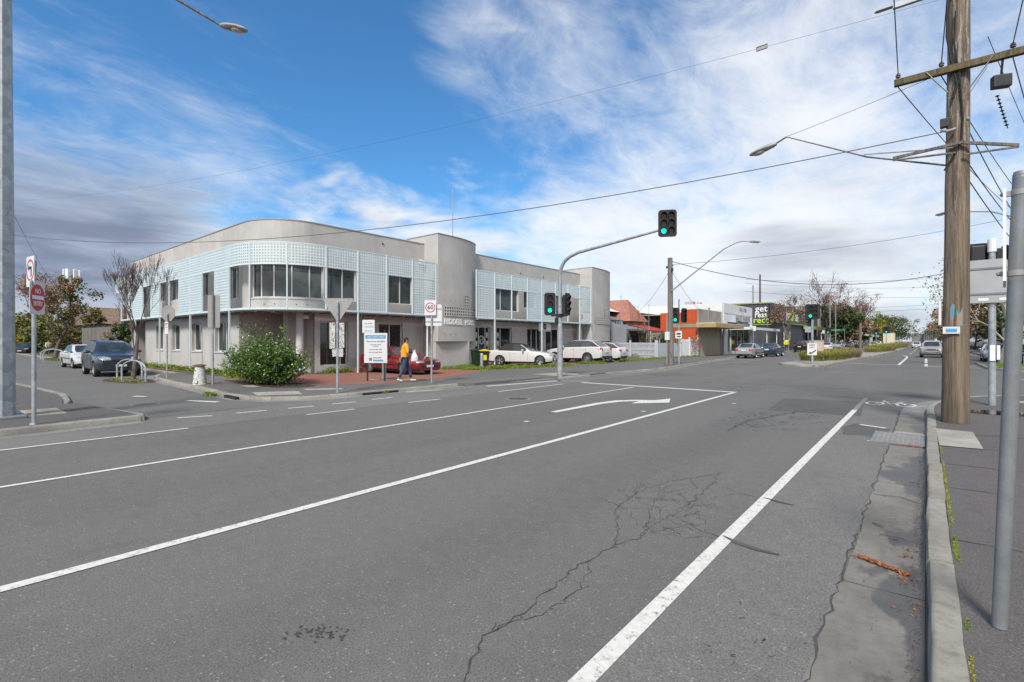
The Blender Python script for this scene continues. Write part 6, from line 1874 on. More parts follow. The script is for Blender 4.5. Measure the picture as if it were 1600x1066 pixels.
t3 = thing('traffic_light', 'double traffic light above the KEEP LEFT sign on the median nose', 'traffic light', (-5.9, 38.8, 0.12))
pole_part(t3, 4.35, 0.075)
signal_head(t3, (0.03, -0.1, 3.50), R(-72), 2, (0, 2), h=1.02, w=0.86)
mb = MB(); nn, uu = face_vec(R(-150)); 
signal_head(t3, (-0.28, 0.16, 2.78), R(-165), 1, None, h=0.62, board=False)
mb = MB(); plate(mb, rrect(.56, .80, .03), (0.0, -0.09, 0.98), R(-75)); kl = mb.build('keep_left_plate', M_SIGNW, t3)
nn, uu = face_vec(R(-75)); o_ = Vector((0, -.09, .98)) + nn * .006
mb = MB(); text_on(mb, 'KEEP', .155, o_ + Vector((0, 0, .27)), uu); text_on(mb, 'LEFT', .155, o_ + Vector((0, 0, .10)), uu)
for q in ([(.20, -.02), (.15, -.08), (-.08, -.25), (-.04, -.31), (.24, -.10)], [(-.20, -.33), (.02, -.30), (-.13, -.17)]):
    mb.add([o_ + uu * a + Vector((0, 0, b)) for a, b in q], [tuple(range(len(q)))])
mb.build('lettering', M_BLACK, kl)
t3b = thing('utility_cabinet', 'pinkish beige cabinet standing just behind the keep left post', 'cabinet', (-6.75, 46.2, 0.12), R(5))
mb = MB(); mb.box(-.48, .52, -.2, .2, 0.04, 1.55); mb.build('housing', pm('beige cabinet', (0.42, 0.33, 0.28), 0.6, var=0.1), t3b, bevel=0.02)
mb = MB(); mb.box(-.50, .54, -.22, .22, 1.55, 1.6); mb.build('lid', M_SIGNBACK, t3b)
mb = MB(); mb.box(-.42, .46, -.21, -.205, .12, 1.45); mb.build('door', pm('beige cabinet door', (0.46, 0.37, 0.32), 0.6, var=0.1), t3b)

# signal on the right with the big sign seen from behind
t4 = thing('traffic_light', 'signal post on the near right corner carrying a large sign seen from behind', 'traffic light', (1.2, 16.3, H_R))
pole_part(t4, 3.86, 0.072, r2=0.068)
mb = MB(); mb.lathe([(0.085, 3.62), (0.085, 3.92), (0.0, 3.95)], n=14, caps=False); mb.build('white_cap', M_WHITE, t4, smooth=40)
AR = math.atan2(-16.3, -1.2) + PI
mb = MB(); nn, uu = face_vec(AR + PI)
cc = nn * 0.09 + uu * (-0.40)
def board_pts(): return rrect(1.32, 1.05, .07)
vv = Vector((0, 0, 0)); mb = MB(); c = nn * 0.10 - uu * 0.40 * -1
side = 1 if (Matrix.Rotation(0, 3, 'Z') @ uu).x < 0 else -1     # panel runs to the left of the post as seen from the road
c = nn * 0.10 + uu * 0.30 * side
plate(mb, rrect(1.12, 1.02, .07), (c.x, c.y, 2.93), AR + PI, 0.008); bk4 = mb.build('sign_back', pm('bare sheet aluminium', (0.40, 0.41, 0.42), 0.5, 0.35, var=0.05), t4)
mb = MB()
for z in (2.63, 3.23):
    a = c + nn * 0.012 - uu * .55; b = c + nn * 0.012 + uu * .55; mb.bar((a.x, a.y, z), (b.x, b.y, z), 0.016, 0.045)
mb.build('stiffener', M_STEEL, bk4)
mb = MB(); cs = c + nn * .01 - uu * .48 * side
bx(mb, Vector((cs.x, cs.y, 2.5)), uu, -.06, .06, -.03, .03); bx(mb, Vector((cs.x, cs.y, 2.5)) + uu * side * .32, uu, -.10, .08, -.03, .03); mb.build('sticker', M_WHITE, bk4)
signal_head(t4, (-0.25, 0.18, 3.40), AR + R(8), 1, None, h=0.95)
signal_head(t4, (0.22, 0.1, 3.36), AR + R(-70), 1, None, h=0.8)
mb = MB(); mb.box(-.05, .05, -.1, -.06, 1.05, 1.42); mb.obox((0.10, -0.06, 1.25), (.06, .09, .34)); mb.build('push_button', M_WHITE, t4, bevel=0.01)

# near post at the right edge with an edge-on plate
npst = thing('sign_post', 'leaning dark grey post at the right edge holding an edge-on plate', 'sign post', (0.300, 3.70, H_R))
mb = MB(); mb.tube([(0, 0, 0), (0.075, -0.08, 2.37)], [0.0335, 0.0345], 12)
mb.build('post', M_STEEL, npst, smooth=35)
mb = MB(); mb.lathe([(0.035, 2.35), (0.030, 2.385), (0, 2.39)], (0.075, -0.08, 0), 12, caps=False); mb.build('cap', M_STEEL, npst, smooth=40)
mb = MB()
vdir = Vector((0.31, 3.6, 0)).normalized(); perp = Vector((vdir.y, -vdir.x, 0))
o_ = Vector((0.066, -0.072, 0)) - perp * 0.052
v = [o_ + Vector((a * vdir.x, a * vdir.y, z)) + perp * b for z in (1.83, 2.31) for a, b in ((-.03, -.006), (.42, -.006), (.42, .006), (-.03, .006))]
mb.add(v, [(0, 3, 2, 1), (4, 5, 6, 7), (0, 1, 5, 4), (1, 2, 6, 5), (2, 3, 7, 6), (3, 0, 4, 7)]); mb.build('sign_plate', M_WHITE, npst)
for z in (1.87, 2.28):
    mb = MB(); k_ = z / 2.37; mb.lathe([(0.037, z - .014), (0.037, z + .014)], (0.075 * k_, -0.08 * k_, 0), 14)
    a = Vector((0.075 * k_, -0.08 * k_, z)); b = a - perp * 0.06; mb.bar(a, b, 0.02, 0.026); mb.ball(b - perp * .006, 0.011, 8, 6)
    mb.build('clamp_band', M_SIGNBACK, npst, smooth=50)

# dark low board in front of the convertible, timber wheel stop, small posts
lb = thing('parking_board', 'small dark reserved-parking board on a short post before the convertible', 'board', (-17.95, 24.3, Z1))
mb = MB(); mb.box(-.02, .02, -.02, .02, 0, .36); mb.build('post', M_WHITE, lb)
mb = MB(); mb.obox((0, 0, .44), (.03, .86, .22), R(20)); mb.build('plate', M_STEEL, lb, bevel=0.01)
ws = thing('wheel_stop', 'weathered timber kerb block lying before the picket fence', 'wheel stop', (-18.9, 38.3, Z1), R(70))
mb = MB(); mb.box(-.8, .8, -.15, .15, 0, .28); mb.prism_x([(-.15, .28), (.15, .28), (0.15, .5), (.05, .5)], .2, .8); mb.build('timber', M_GREYWOOD, ws, bevel=0.02)
# ------------------------------------------------------------------ timber poles and overhead wires
def tpole(name, label, x, y, h, r0, r1, lean=(0, 0), mat=None, z0=Z1):
    root = thing(name, label, 'power pole', (x, y, z0))
    mb = MB(); n = 18; rr = random.Random(int(abs(x * 31 + y * 7)))
    m = max(6, int(h / 0.6))
    pts = [(lean[0] * i / m, lean[1] * i / m, h * i / m) for i in range(m + 1)]
    mb.tube(pts, [r0 + (r1 - r0) * i / m for i in range(m + 1)], n)
    mb.v = [(a + rr.uniform(-1, 1) * r0 * 0.025, b + rr.uniform(-1, 1) * r0 * 0.025, c) for a, b, c in mb.v]
    mb.build('pole_shaft', mat or M_POLEWOOD, root, smooth=60)
    return root
mp = tpole('power_pole', 'thick weathered timber power pole at the kerb on the right with crossarms and lamp bracket', 0.42, 12.5, 13.0, 0.205, 0.125, (0.09, 0), z0=H_R)
def mpx(z): return 0.09 * z / 13.0
def insul(mb, p, h=0.13): mb.lathe([(0.012, 0), (0.012, h * .3), (0.042, h * .35), (0.03, h * .55), (0.045, h * .6), (0.03, h * .8), (0.035, h * .85), (0.0, h)], p, 10)
ZA = 6.55
mb = MB(); mb.box(-0.90, 1.75, -0.26, -0.15, ZA - .06, ZA + .06); mb.build('crossarm', M_ARMWOOD, mp, bevel=0.006)
for s_ in (-1, 1):
    mb = MB(); mb.bar((mpx(6) + s_ * .15, -.20, ZA - .42), (mpx(6) + s_ * 0.46, -.27, ZA + 0.03), .035, .01); mb.build('arm_brace', M_SIGNBACK, mp)
INS = (-0.84, -0.20, 0.75, 1.60)
for x in INS: mb = MB(); insul(mb, (x, -.2, ZA + .06)); mb.build('insulator', M_GREYWOOD, mp, smooth=50)
mb = MB(); mb.box(-0.92, 1.5, -.24, -.16, 8.02, 8.12); mb.build('steel_crossarm', M_GALV, mp, bevel=0.004)
mb = MB()
for k in range(7): mb.lathe([(0.02, 0), (0.055, .02), (0.02, .045)], (-.95 - k * .035, -.2, 8.05), 10)
mb.tube([(-.92, -.2, 8.07), (-1.22, -.2, 8.07)], .012, 6); mb.build('long_insulator', M_SIGNBACK, mp, smooth=40)
# cable run down the pole, junction boxes, clamp bands
mb = MB(); mb.tube([(-.06, -.185, 10.5), (-.10, -.175, 8.0), (-.12, -.18, 7.2), (-.06, -.20, 6.7), (.02, -.20, 6.25), (-.04, -.21, 6.0)], .022, 8); mb.build('riser_cable', M_BLACKM, mp, smooth=50)
mb = MB(); mb.tube([(.0, -.20, 7.6), (-.02, -.21, 7.0), (.06, -.21, 6.3), (.10, -.20, 5.6), (.08, -.205, 5.2), (-.02, -.21, 4.95), (-.16, -.18, 4.7)], .014, 8); mb.build('riser_cable', M_BLACKM, mp, smooth=50)
mb = MB(); mb.box(-.22, -.10, -.24, -.13, 5.50, 5.66); mb.build('junction_box', M_BLACK, mp, bevel=0.01)
mb = MB(); mb.tube([(-.20, -.18, 5.46), (-.10, -.24, 5.40), (.0, -.24, 5.42)], .03, 8); mb.build('cable_clamp', M_SIGNBACK, mp, smooth=50)
mb = MB(); mb.ball((.16, -.10, 5.60), .045, 8, 6); mb.build('bolt', M_STEEL, mp)
# black switch hanging below the arm on the right
mb = MB(); mb.obox((.60, -.2, 6.10), (.26, .14, .22), R(20)); mb.tube([(.60, -.2, 6.2), (.62, -.2, ZA - .06)], .014, 6); mb.build('air_break_switch', M_BLACK, mp, bevel=0.02)
mb = MB()
for k in range(9): mb.lathe([(0.014, 0), (0.034, .014), (0.014, .03)], (.56 + k * .02, -.1 + k * .06, 5.88 - k * .05), 8)
mb.tube([(.56, -.1, 5.9), (.74, .44, 5.45)], .008, 6); mb.build('strain_insulator', M_BLACK, mp, smooth=40)
mb = MB(); mb.bar((.2, -.2, 6.05), (.42, -.22, 6.42), .03, .01); mb.build('arm_brace', M_SIGNBACK, mp)
# lamp outreach
mb = MB(); mb.tube([(-.14, -.05, 4.83), (-1.35, -.02, 5.28), (-2.82, 0, 6.08)], [0.019, .015, .011], 8); mb.tube([(-2.82, 0, 6.08), (-3.05, 0, 5.98)], .02, 8)
mb.build('lamp_outreach', M_GREYWOOD, mp, smooth=50)
mb = MB(); mb.tube([(-.02, -.15, 5.10), (-1.4, -.06, 5.33)], .012, 6); mb.build('stay_rod', M_GALV, mp)
mb = MB(); mb.bar((-.92, -.2, 5.10), (.1, -.24, 5.15), .045, .05); mb.bar((-.92, -.2, 5.06), (.0, -.24, 4.98), .03, .03); mb.bar((.1, -.24, 5.14), (.84, .0, 4.98), .04, .05); mb.bar((.84, .0, 4.95), (.1, -.24, 4.92), .03, .03); mb.build('diamond_bracket', M_GREYWOOD, mp)
lantern(mp, (-3.02, 0, 5.98), (-1, -.12, -.28), 0.85)
# stickers, scribble
mb = MB(); mb.box(-.24, -.20, -.16, -.02, 1.82, 2.28); q_ = mb.build('sticker_plate', M_SIGNW, mp)
mb = MB(); mb.box(-.245, -.198, -.13, -.05, 1.95, 2.15); mb.build('blue_mark', pm('cobalt print', (0.02, 0.06, 0.45)), q_)
mb = MB(); mb.obox((-.06, -.215, 1.72), (.24, .02, .13), R(-6)); q_ = mb.build('sticker_plate', M_SIGNW, mp)
mb = MB(); mb.obox((-.06, -.228, 1.72), (.15, .008, .06), R(-6)); mb.build('blue_mark', pm('sky blue print', (0.05, 0.30, 0.65)), q_)
t = MT('blue chalky scribble on timber'); t.base(t.mix(t.rng(t.noise(5, 2, .4, None, 1.5), .46, .5), (0.27, 0.215, 0.16), (0.06, 0.30, 0.42))); t.set('Roughness', .9)
mb = MB(); v = []; f = []
for i in range(7):
    a = R(-118 + i * 9); 
    for z in (1.80, 2.12 + 0.10 * math.sin(i * 1.1)): v.append((0.192 * math.cos(a) + .012, 0.192 * math.sin(a), z))
mb.add(v, [(2 * i, 2 * i + 2, 2 * i + 3, 2 * i + 1) for i in range(6)]); mb.build('scribble', t.m, mp, smooth=60)

fp_ = tpole('power_pole', 'grey timber pole across the street carrying a long rising lamp arm', -12.55, 31.0, 6.9, 0.19, 0.15, (-0.12, 0.2), M_GREYWOOD)
mb = MB(); mb.tube([(0.05, 0, 4.75), (3.2, 0.1, 7.05), (3.9, .12, 7.35), (4.3, .12, 7.40), (4.7, .12, 7.32)], [.045, .035, .03, .03, .028], 8); mb.build('lamp_arm', M_GALV, fp_, smooth=50)
lantern(fp_, (4.65, .12, 7.33), (1, 0, -.12), 0.9)
mb = MB(); mb.lathe([(.05, 0), (.06, .1), (.03, .16)], (-.32, .2, 6.25), 10); mb.bar((-.4, .2, 6.3), (.1, .2, 6.4), .05, .05); mb.lathe([(.07, 0), (.07, .22)], (-.12 + .2, .05, 6.0), 10); mb.build('cable_bracket', M_BLACK, fp_, smooth=40)
mb = MB(); mb.box(-.28, .02, -.26, -.20, 1.62, 2.15); mb.build('notice', M_SIGNW, fp_)
mb = MB(); mb.tube([(-.16, -.2, 0.05), (-.17, -.18, 3.2)], .04, 8); mb.build('conduit', M_SIGNBACK, fp_, smooth=40)
def simple_pole(label, x, y, h, r=.14, mat=None, arm=None, z0=0.09, name='power_pole', cat=None):
    p = tpole(name, label, x, y, h, r, r * .75, (0, 0), mat or M_GREYWOOD, z0)
    if cat: p['category'] = cat
    if arm:
        mb = MB(); mb.box(-arm, arm, -.05, .05, h - .5, h - .38); mb.build('crossarm', M_GREYWOOD, p)
        for s_ in (-1, 0, 1): mb = MB(); insul(mb, (s_ * arm * .85, 0, h - .38)); mb.build('insulator', M_GREYWOOD, p)
    return p
simple_pole('timber pole painted green at its foot among the distant parked cars', -11.6, 139, 10.8, .30, None, None)
simple_pole('tall timber pole behind the right-hand trees at the edge of the picture', 5.9, 44.0, 11.0, .18, None, 1.3)
simple_pole('reddish timber pole rising behind the roof of the black shop', -24.5, 104, 14.3, .2, M_TWIG)
simple_pole('thin grey flue pipe beside the reddish pole behind the black shop', -24.5, 99, 11.8, .16, M_SIGNBACK, None, name='flue_pipe', cat='pipe')
def lamp_post(label, x, y, h, arm, drop=.1, r=.09):
    p = thing('street_lamp', label, 'street lamp', (x, y, 0.09))
    mb = MB(); mb.tube([(0, 0, 0), (0, 0, h - .9)], [r, r * .7], 8); mb.tube([(0, 0, h - .95), (arm * .45, 0, h - .25), (arm, 0, h)], [r * .6, r * .5, r * .45], 8); mb.build('column', M_GALV, p, smooth=50)
    lantern(p, (arm, 0, h), (1, 0, -.05), 1.2); return p
lamp_post('distant lamp column in front of the pale two-storey building', -13.6, 108, 12.0, 2.0)
lamp_post('more distant lamp column reaching over the traffic by the pale building', -13.2, 112, 10.0, 6.0)
rl = thing('street_lamp', 'dark lantern on a thin arm left of the big timber pole', 'street lamp', (5.9, 44.3, 0.12))
mb = MB(); mb.tube([(0, 0, 8.5), (-2.6, 0.9, 10.0), (-4.6, 1.5, 10.45)], [.05, .04, .035], 8); mb.build('outreach_arm', M_STEEL, rl, smooth=50)
lantern(rl, (-4.6, 1.5, 10.45), (-1, .3, -.1), 1.25, M_STEEL)
# distant signals
def far_signal(label, x, y, h, s=1.0, cols=1, mat=None):
    p = thing('traffic_light', label, 'traffic light', (x, y, .1)); pole_part(p, h - .3, .06)
    signal_head(p, (0, -.12, h - .5), R(-82), cols, (0, 2), h=1.05 * s, w=.9); return p
far_signal('distant traffic light on the left footpath by the pale building', -13.4, 104, 3.9)
far_signal('distant traffic light left of the taller one on the median', -7.6, 122, 3.9)
far_signal('distant traffic light on the median with its lamp lit', -5.4, 110, 4.0, 1.15)
# roadside plates on posts further along
def small_sign(label, x, y, h, w, hh, col=None, txt=None):
    p = thing('street_sign', label, 'street sign', (x, y, .09)); pole_part(p, h, .035)
    mb = MB(); plate(mb, rrect(w, hh, .03), (0, -.05, h - hh / 2), R(-78)); mb.build('sign_plate', col or M_SIGNW, p); return p
small_sign('small white parking sign between the deep blue sedan and the awning posts', -15.6, 63.2, 3.3, .55, .55)
small_sign('cream parking sign against the dark shop front', -15.2, 96, 3.9, .9, .9, M_GALV)
small_sign('white parking sign in front of the pale two-storey building', -14.9, 112, 3.6, .9, .6)
bn = thing('street_sign', 'green street-name blade on a post below the olive tree', 'street sign', (-12.4, 118, .09)); pole_part(bn, 4.0, .05)
mb = MB(); mb.box(-3.4, 0, -.02, .02, 3.5, 3.95); mb.build('name_blade', pm('sign green', (0.02, 0.16, 0.09), .5), bn)
mb = MB(); text_on(mb, 'SYDNEY ST', .34, (-1.7, -.024, 3.72), (1, 0, 0)); mb.build('lettering', M_WHITE, bn)
# banner on the dark shop
# ---- cables
def cable(name, label, a, b, sag=0.3, r=0.012, n=24, mat=None, group=None):
    a = Vector(a); b = Vector(b); pts = [a.lerp(b, i / n) - Vector((0, 0, sag * 4 * (i / n) * (1 - i / n))) for i in range(n + 1)]
    mb = MB(); o = pts[0]; mb.tube([p - o for p in pts], r, 5)
    ob = mb.build(name, mat or M_CABLE, None, loc=tuple(o)); tag(ob, label, 'cable', group); return ob
def sky_pt(px, py, d):
    v = _dir(px); return (v[0] * d, v[1] * d, EYE + (532.5 - py) / F_PX * d)
top_m = (0.32, 12.3, 5.55)
cable('service_cable', 'heavy cable crossing the whole street from the big timber pole to the far left', top_m, sky_pt(-60, 354, 24), 1.35, .010)
cable('overhead_wire', 'thin wire climbing across the blue sky above the heavy cable', (0.44, 12.4, 8.07), sky_pt(-60, 316, 30), 1.0, .003)
GW = 'power lines running from the big timber pole'
for i, x in enumerate(INS):
    wx = 0.42 + x
    nm = ('outermost left', 'inner left', 'inner right', 'outermost right')[i]
    cable('power_line', nm + ' bare conductor sweeping from the crossarm overhead towards the viewer', (wx, 12.3, ZA + .30), (wx + (.35 if i < 2 else -.4), -12, 9.6), .5, .009, group=GW)
    cable('power_line', nm + ' bare conductor running from the crossarm to the tall pole beyond the junction', (wx, 12.3, ZA + .05), (5.9 - 1.1 + .73 * i, 44.0, 10.7 - 1.5 - (i % 2) * .2), .35, .010, group=GW)
for i, (z, zb_) in enumerate(((5.9, 6.6), (5.2, 7.2), (4.9, 6.0))):
    cable('power_line', ('upper', 'middle', 'lower')[i] + ' of the three insulated lines running from the big pole past the signal head', (.5, 12.6, z), (5.9, 44.0, zb_), .6, .011, group=GW)
for i, (x0_, z0_, r_) in enumerate(((1.1, 8.9, .008), (1.9, 8.3, .010), (2.6, 7.6, .008), (.9, 7.4, .007))):
    cable('power_line', ('first', 'second', 'third', 'fourth')[i] + ' of four slack lines slanting down right of the big timber pole', (x0_, 10.0 + i, z0_), (6.4 + .3 * i, 44.0, 9.9 - .9 * i), .5, r_, group=GW)
cable('stay_wire', 'steep wire falling behind the near grey post', (3.2, 20.5, 6.6), (1.25, 16.4, 3.4), .05, .008)
cable('overhead_wire', 'drooping black cable from the grey timber pole over the black shop', (-12.65, 31.2, 6.8), (5.9, 44.0, 7.6), 2.0, .022, 32)
cable('overhead_wire', 'thin straight wire from the grey timber pole to the tall pole on the right', (-12.6, 31.2, 6.55), (5.9, 44.0, 9.6), .45, .012)
cable('overhead_wire', 'service wire dropping from the grey timber pole to the terrace roof', (-12.7, 31.2, 6.2), (-19.6, 41, 4.2), .3, .012)
cable('overhead_wire', 'service wire dropping from the grey timber pole to the orange wall', (-12.6, 31.2, 6.2), (-17.9, 55, 4.3), .6, .012)
for i, (z0_, z1_) in enumerate(((9.3, 9.0), (8.6, 8.2), (7.2, 7.0))):
    cable('overhead_wire', ('highest', 'middle', 'lowest')[i] + ' of three distant wires strung over the street past the far poles', (-24, 92, z0_ + 3.0), (9, 118 + i * 12, z1_ + 4.2), .8, .022, group='distant wires over the street')
for i in range(2):
    cable('overhead_wire', ('upper', 'lower')[i] + ' distant wire beside the timber pole with the green foot', (-30, 139, 9.6 - i * .9), (12, 150, 10.4 - i * .9), .5, .03, group='distant wires at the green-footed pole')
cable('overhead_wire', 'faint wire to the left of the NO ENTRY post', (-14.3, 1.2, 4.6), (-62, 10, 5.2), .8, .004)
cable('overhead_wire', 'fine wire tied from the lamp bracket tip to the upper pole', (-2.38, 12.5, 6.22), (.36, 12.4, 6.72), .02, .005)
# tag on the thin wire
_a = Vector((0.44, 12.4, 8.07)); _b = Vector(sky_pt(-60, 316, 30)); p_ = None
for _i in range(200):
    _t = _i / 200; _p = _a.lerp(_b, _t) - Vector((0, 0, 1.0 * 4 * _t * (1 - _t))); _d = -math.sin(YAW) * _p.x + math.cos(YAW) * _p.y
    if 800 + F_PX * (math.cos(YAW) * _p.x + math.sin(YAW) * _p.y) / _d < 1203: p_ = tuple(_p - Vector((0, 0, .01))); break
wt = thing('wire_marker', 'little flat marker clipped to the thin high wire against the clouds', 'marker', p_)
mb = MB(); mb.box(-.11, .11, -.02, .02, -.03, .03); mb.box(-.11, .11, -.02, .02, .045, .06); mb.build('marker_plate', M_SIGNBACK, wt)
# ------------------------------------------------------------------ buildings beyond the office
M_TERRA = pm('terracotta roof tiles', (0.30, 0.13, 0.09), .85, var=.25, scale=5); M_REDROOF = pm('red painted iron roof', (0.38, 0.05, 0.045), .6, var=.12)
M_GREYROOF = pm('grey iron roof', (0.20, 0.205, 0.21), .55, .2, var=.1); M_TIN = pm('bright galvanised roof', (0.55, 0.56, 0.57), .45, .3, var=.08)
M_BLUEBRICK = render_wall('grey blue painted brick', (0.23, 0.245, 0.285)); M_ORANGE = render_wall('orange painted wall', (0.46, 0.085, 0.028), .07)
M_ROUGH = render_wall('rough grey cement wall', (0.30, 0.275, 0.235), .2, .3); M_CREAMB = pm('beige roller shutter', (0.38, 0.33, 0.25), .6, var=.05); M_TAN = pm('tan awning fascia', (0.38, 0.26, 0.11), .6, var=.08)
M_SHOPW = pm('white shop cladding', (0.62, 0.63, 0.65), .5, var=.05, scale=1); M_CHAR = pm('charcoal cladding', (0.055, 0.055, 0.062), .7, var=.2, scale=1.2); M_CHAR2 = pm('brownish charcoal signboard', (0.085, 0.075, 0.07), .7, var=.15)
M_LIME = pm('lime green trim', (0.24, 0.34, 0.09), .5, var=.06); M_LIMET = pm('lime green letters', (0.42, 0.70, 0.06), .4, var=.04); M_BEIGE = render_wall('pale beige render', (0.40, 0.375, 0.34), .06)
M_PICKET = pm('white picket paint', (0.66, 0.67, 0.68), .6, var=.06); M_LACE = pm('cream iron lace', (0.50, 0.46, 0.42), .6, var=.08); M_REDBR = render_wall('red brick chimney', (0.26, 0.07, 0.04))
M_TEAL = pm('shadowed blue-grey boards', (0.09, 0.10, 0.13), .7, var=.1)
def house(name, label, loc, cat='house'): return thing(name, label, cat, loc)
z0 = Z1
# grey-blue cottage
o = (-21, 43, z0); h1 = house('terrace_cottage', 'grey-blue single-storey cottage with a bullnosed veranda beside the office tower', o)
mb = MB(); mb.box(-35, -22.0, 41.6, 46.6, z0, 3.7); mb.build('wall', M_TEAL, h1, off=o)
mb = MB(); poly = [(41.45, z0), (41.65, z0)]
mb.prism_y([(-24.3, z0), (-18.6, z0), (-18.6, 2.75), (-19.3, 3.0), (-20.2, 3.45), (-21.1, 3.6), (-21.6, 3.65), (-21.9, 4.9), (-24.3, 4.9)], 41.35, 41.62); mb.build('wing_wall', M_BLUEBRICK, h1, off=o)
mb = MB(); mb.add([(-21.6, 41.6, 3.75), (-21.6, 46.9, 3.75), (-28, 46.9, 6.1), (-28, 41.6, 6.1)], [(0, 1, 2, 3)]); mb.add([(-21.6, 41.6, 3.68), (-21.6, 46.9, 3.68), (-28, 46.9, 6.03), (-28, 41.6, 6.03)], [(3, 2, 1, 0)])
mb.add([(-28, 41.6, 6.1), (-28, 46.9, 6.1), (-36, 46.9, 3.4), (-36, 41.6, 3.4)], [(0, 1, 2, 3)]); mb.prism_y([(-28, 6.03), (-21.7, 3.7), (-36, 3.5)], 41.66, 41.8); mb.build('roof', M_GREYROOF, h1, off=o)
mb = MB(); mb.add([(-18.9, 41.65, 2.78), (-18.9, 46.5, 2.78), (-21.9, 46.5, 3.45), (-21.9, 41.65, 3.45)], [(0, 1, 2, 3)]); mb.box(-19.0, -18.85, 41.65, 46.5, 2.62, 2.77); mb.build('veranda_roof', M_GREYROOF, h1, off=o)
mb = MB()
for i in range(9): mb.box(-21.62, -21.5, 41.8 + i * .56, 41.98 + i * .56, 3.3, 3.66)
mb.build('eave_bracket', M_BLUEBRICK, h1, off=o)
mb = MB(); mb.box(-22.0, -21.96, 43.0, 43.9, z0, 2.3); mb.build('door', M_BLACKM, h1, off=o)
mb = MB(); mb.box(-22.0, -21.95, 44.4, 45.6, .9, 2.3); mb.build('window', M_GLASS, h1, off=o)
mb = MB()
for y in (41.75, 46.4): mb.box(-19.0, -18.9, y, y + .1, z0, 2.65)
mb.build('veranda_post', M_BLUEBRICK, h1, off=o)
mb = MB(); mb.box(-27.3, -26.3, 42.6, 43.4, 5.0, 7.15); mb.box(-27.45, -26.15, 42.45, 43.55, 7.15, 7.32); mb.box(-27.35, -26.25, 42.55, 43.45, 7.32, 7.6); ch = mb.build('chimney', [M_REDBR], h1, off=o)
mb = MB(); mb.box(-27.45, -26.15, 42.45, 43.55, 7.62, 7.8); mb.build('chimney_cap', M_GREYWOOD, ch, off=o)
# terracotta house with red veranda
o = (-21, 49, z0); h2 = house('terrace_house', 'terracotta-roofed house with a red veranda and cream iron lace', o)
mb = MB(); mb.box(-33, -21.4, 47.2, 51.2, z0, 3.7); mb.build('wall', M_ROUGH, h2, off=o)
mb = MB(); A = (-22.4, 49.3, 6.1); Bq = (-27, 49.3, 6.1); c = [(-20.9, 46.9, 3.7), (-20.9, 51.25, 3.7), (-34, 51.25, 3.7), (-34, 46.9, 3.7)]
mb.add([c[0], c[1], A], [(0, 1, 2)]); mb.add([c[1], c[2], Bq, A], [(0, 1, 2, 3)]); mb.add([c[2], c[3], Bq], [(0, 1, 2)]); mb.add([c[3], c[0], A, Bq], [(0, 1, 2, 3)]); mb.build('roof', M_TERRA, h2, off=o)
mb = MB(); mb.add([(-18.7, 46.8, 2.72), (-18.7, 51.2, 2.72), (-21.3, 51.2, 3.4), (-21.3, 46.8, 3.4)], [(0, 1, 2, 3)]); mb.box(-18.75, -18.65, 46.8, 51.2, 2.62, 2.71); mb.build('veranda_roof', M_REDROOF, h2, off=o)
class LP:
    pts = [(-18.72, 46.8), (-18.72, 51.2)]; d = [0, 4.4]; L = 4.4; s_arc0 = s_arc1 = 1e9; at = Path.at
l_ = lattice(LP(), 0, 4.4, 2.05, 2.6, .16, .09, .02, M_LACE, 'iron_lace'); l_.parent = h2; l_.location = (OFF[0] - o[0], OFF[1] - o[1], OFF[2] - o[2])
mb = MB()
for k in range(4): mb.prism_x([(47.0 + k * 1.1, 2.05), (47.5 + k * 1.1, 2.05), (47.25 + k * 1.1, 1.7)], -18.73, -18.71)
mb.build('iron_lace', M_LACE, h2, off=o)
mb = MB()
for y in (46.85, 49.0, 51.1): mb.tube([(-18.72, y, z0), (-18.72, y, 2.62)], .05, 8)
mb.build('veranda_post', M_LACE, h2, off=o)
mb = MB(); mb.box(-21.38, -21.34, 48.0, 50.2, .8, 2.4); mb.build('window', M_GLASS, h2, off=o)
o = (-36, 56, z0); hs_ = house('metal_roofed_shed', 'long shed with a bright metal roof seen above the terracotta tiles', o, 'shed')
mb = MB(); mb.box(-50, -24, 52.0, 62, z0, 4.6); mb.build('wall', M_ROUGH, hs_, off=o)
mb = MB(); mb.add([(-24, 51.8, 4.7), (-24, 62, 4.7), (-37, 62, 6.6), (-37, 51.8, 6.6)], [(0, 1, 2, 3)]); mb.add([(-37, 51.8, 6.6), (-37, 62, 6.6), (-50, 62, 4.7), (-50, 51.8, 4.7)], [(0, 1, 2, 3)]); mb.build('roof', M_TIN, hs_, off=o)
# white roof between the cottages
o = (-30, 47, z0); hw = house('white_roofed_house', 'house behind the cottage showing only its bright white roof', o)
mb = MB(); mb.box(-44, -27, 43.0, 50, z0, 4.9); mb.build('wall', M_ROUGH, hw, off=o)
mb = MB(); mb.add([(-25.5, 42.6, 4.7), (-25.5, 50, 4.7), (-31, 50, 6.5), (-31, 42.6, 6.5)], [(0, 1, 2, 3)]); mb.add([(-31, 42.6, 6.5), (-31, 50, 6.5), (-45, 50, 4.5), (-45, 42.6, 4.5)], [(0, 1, 2, 3)]); mb.prism_y([(-31, 6.45), (-25.7, 4.7), (-44, 4.6)], 42.9, 43.0); mb.build('roof', M_WHITE, hw, off=o)
h1.location.x -= 2.3; h2.location.x -= 2.3; hw.location.x += 0.6
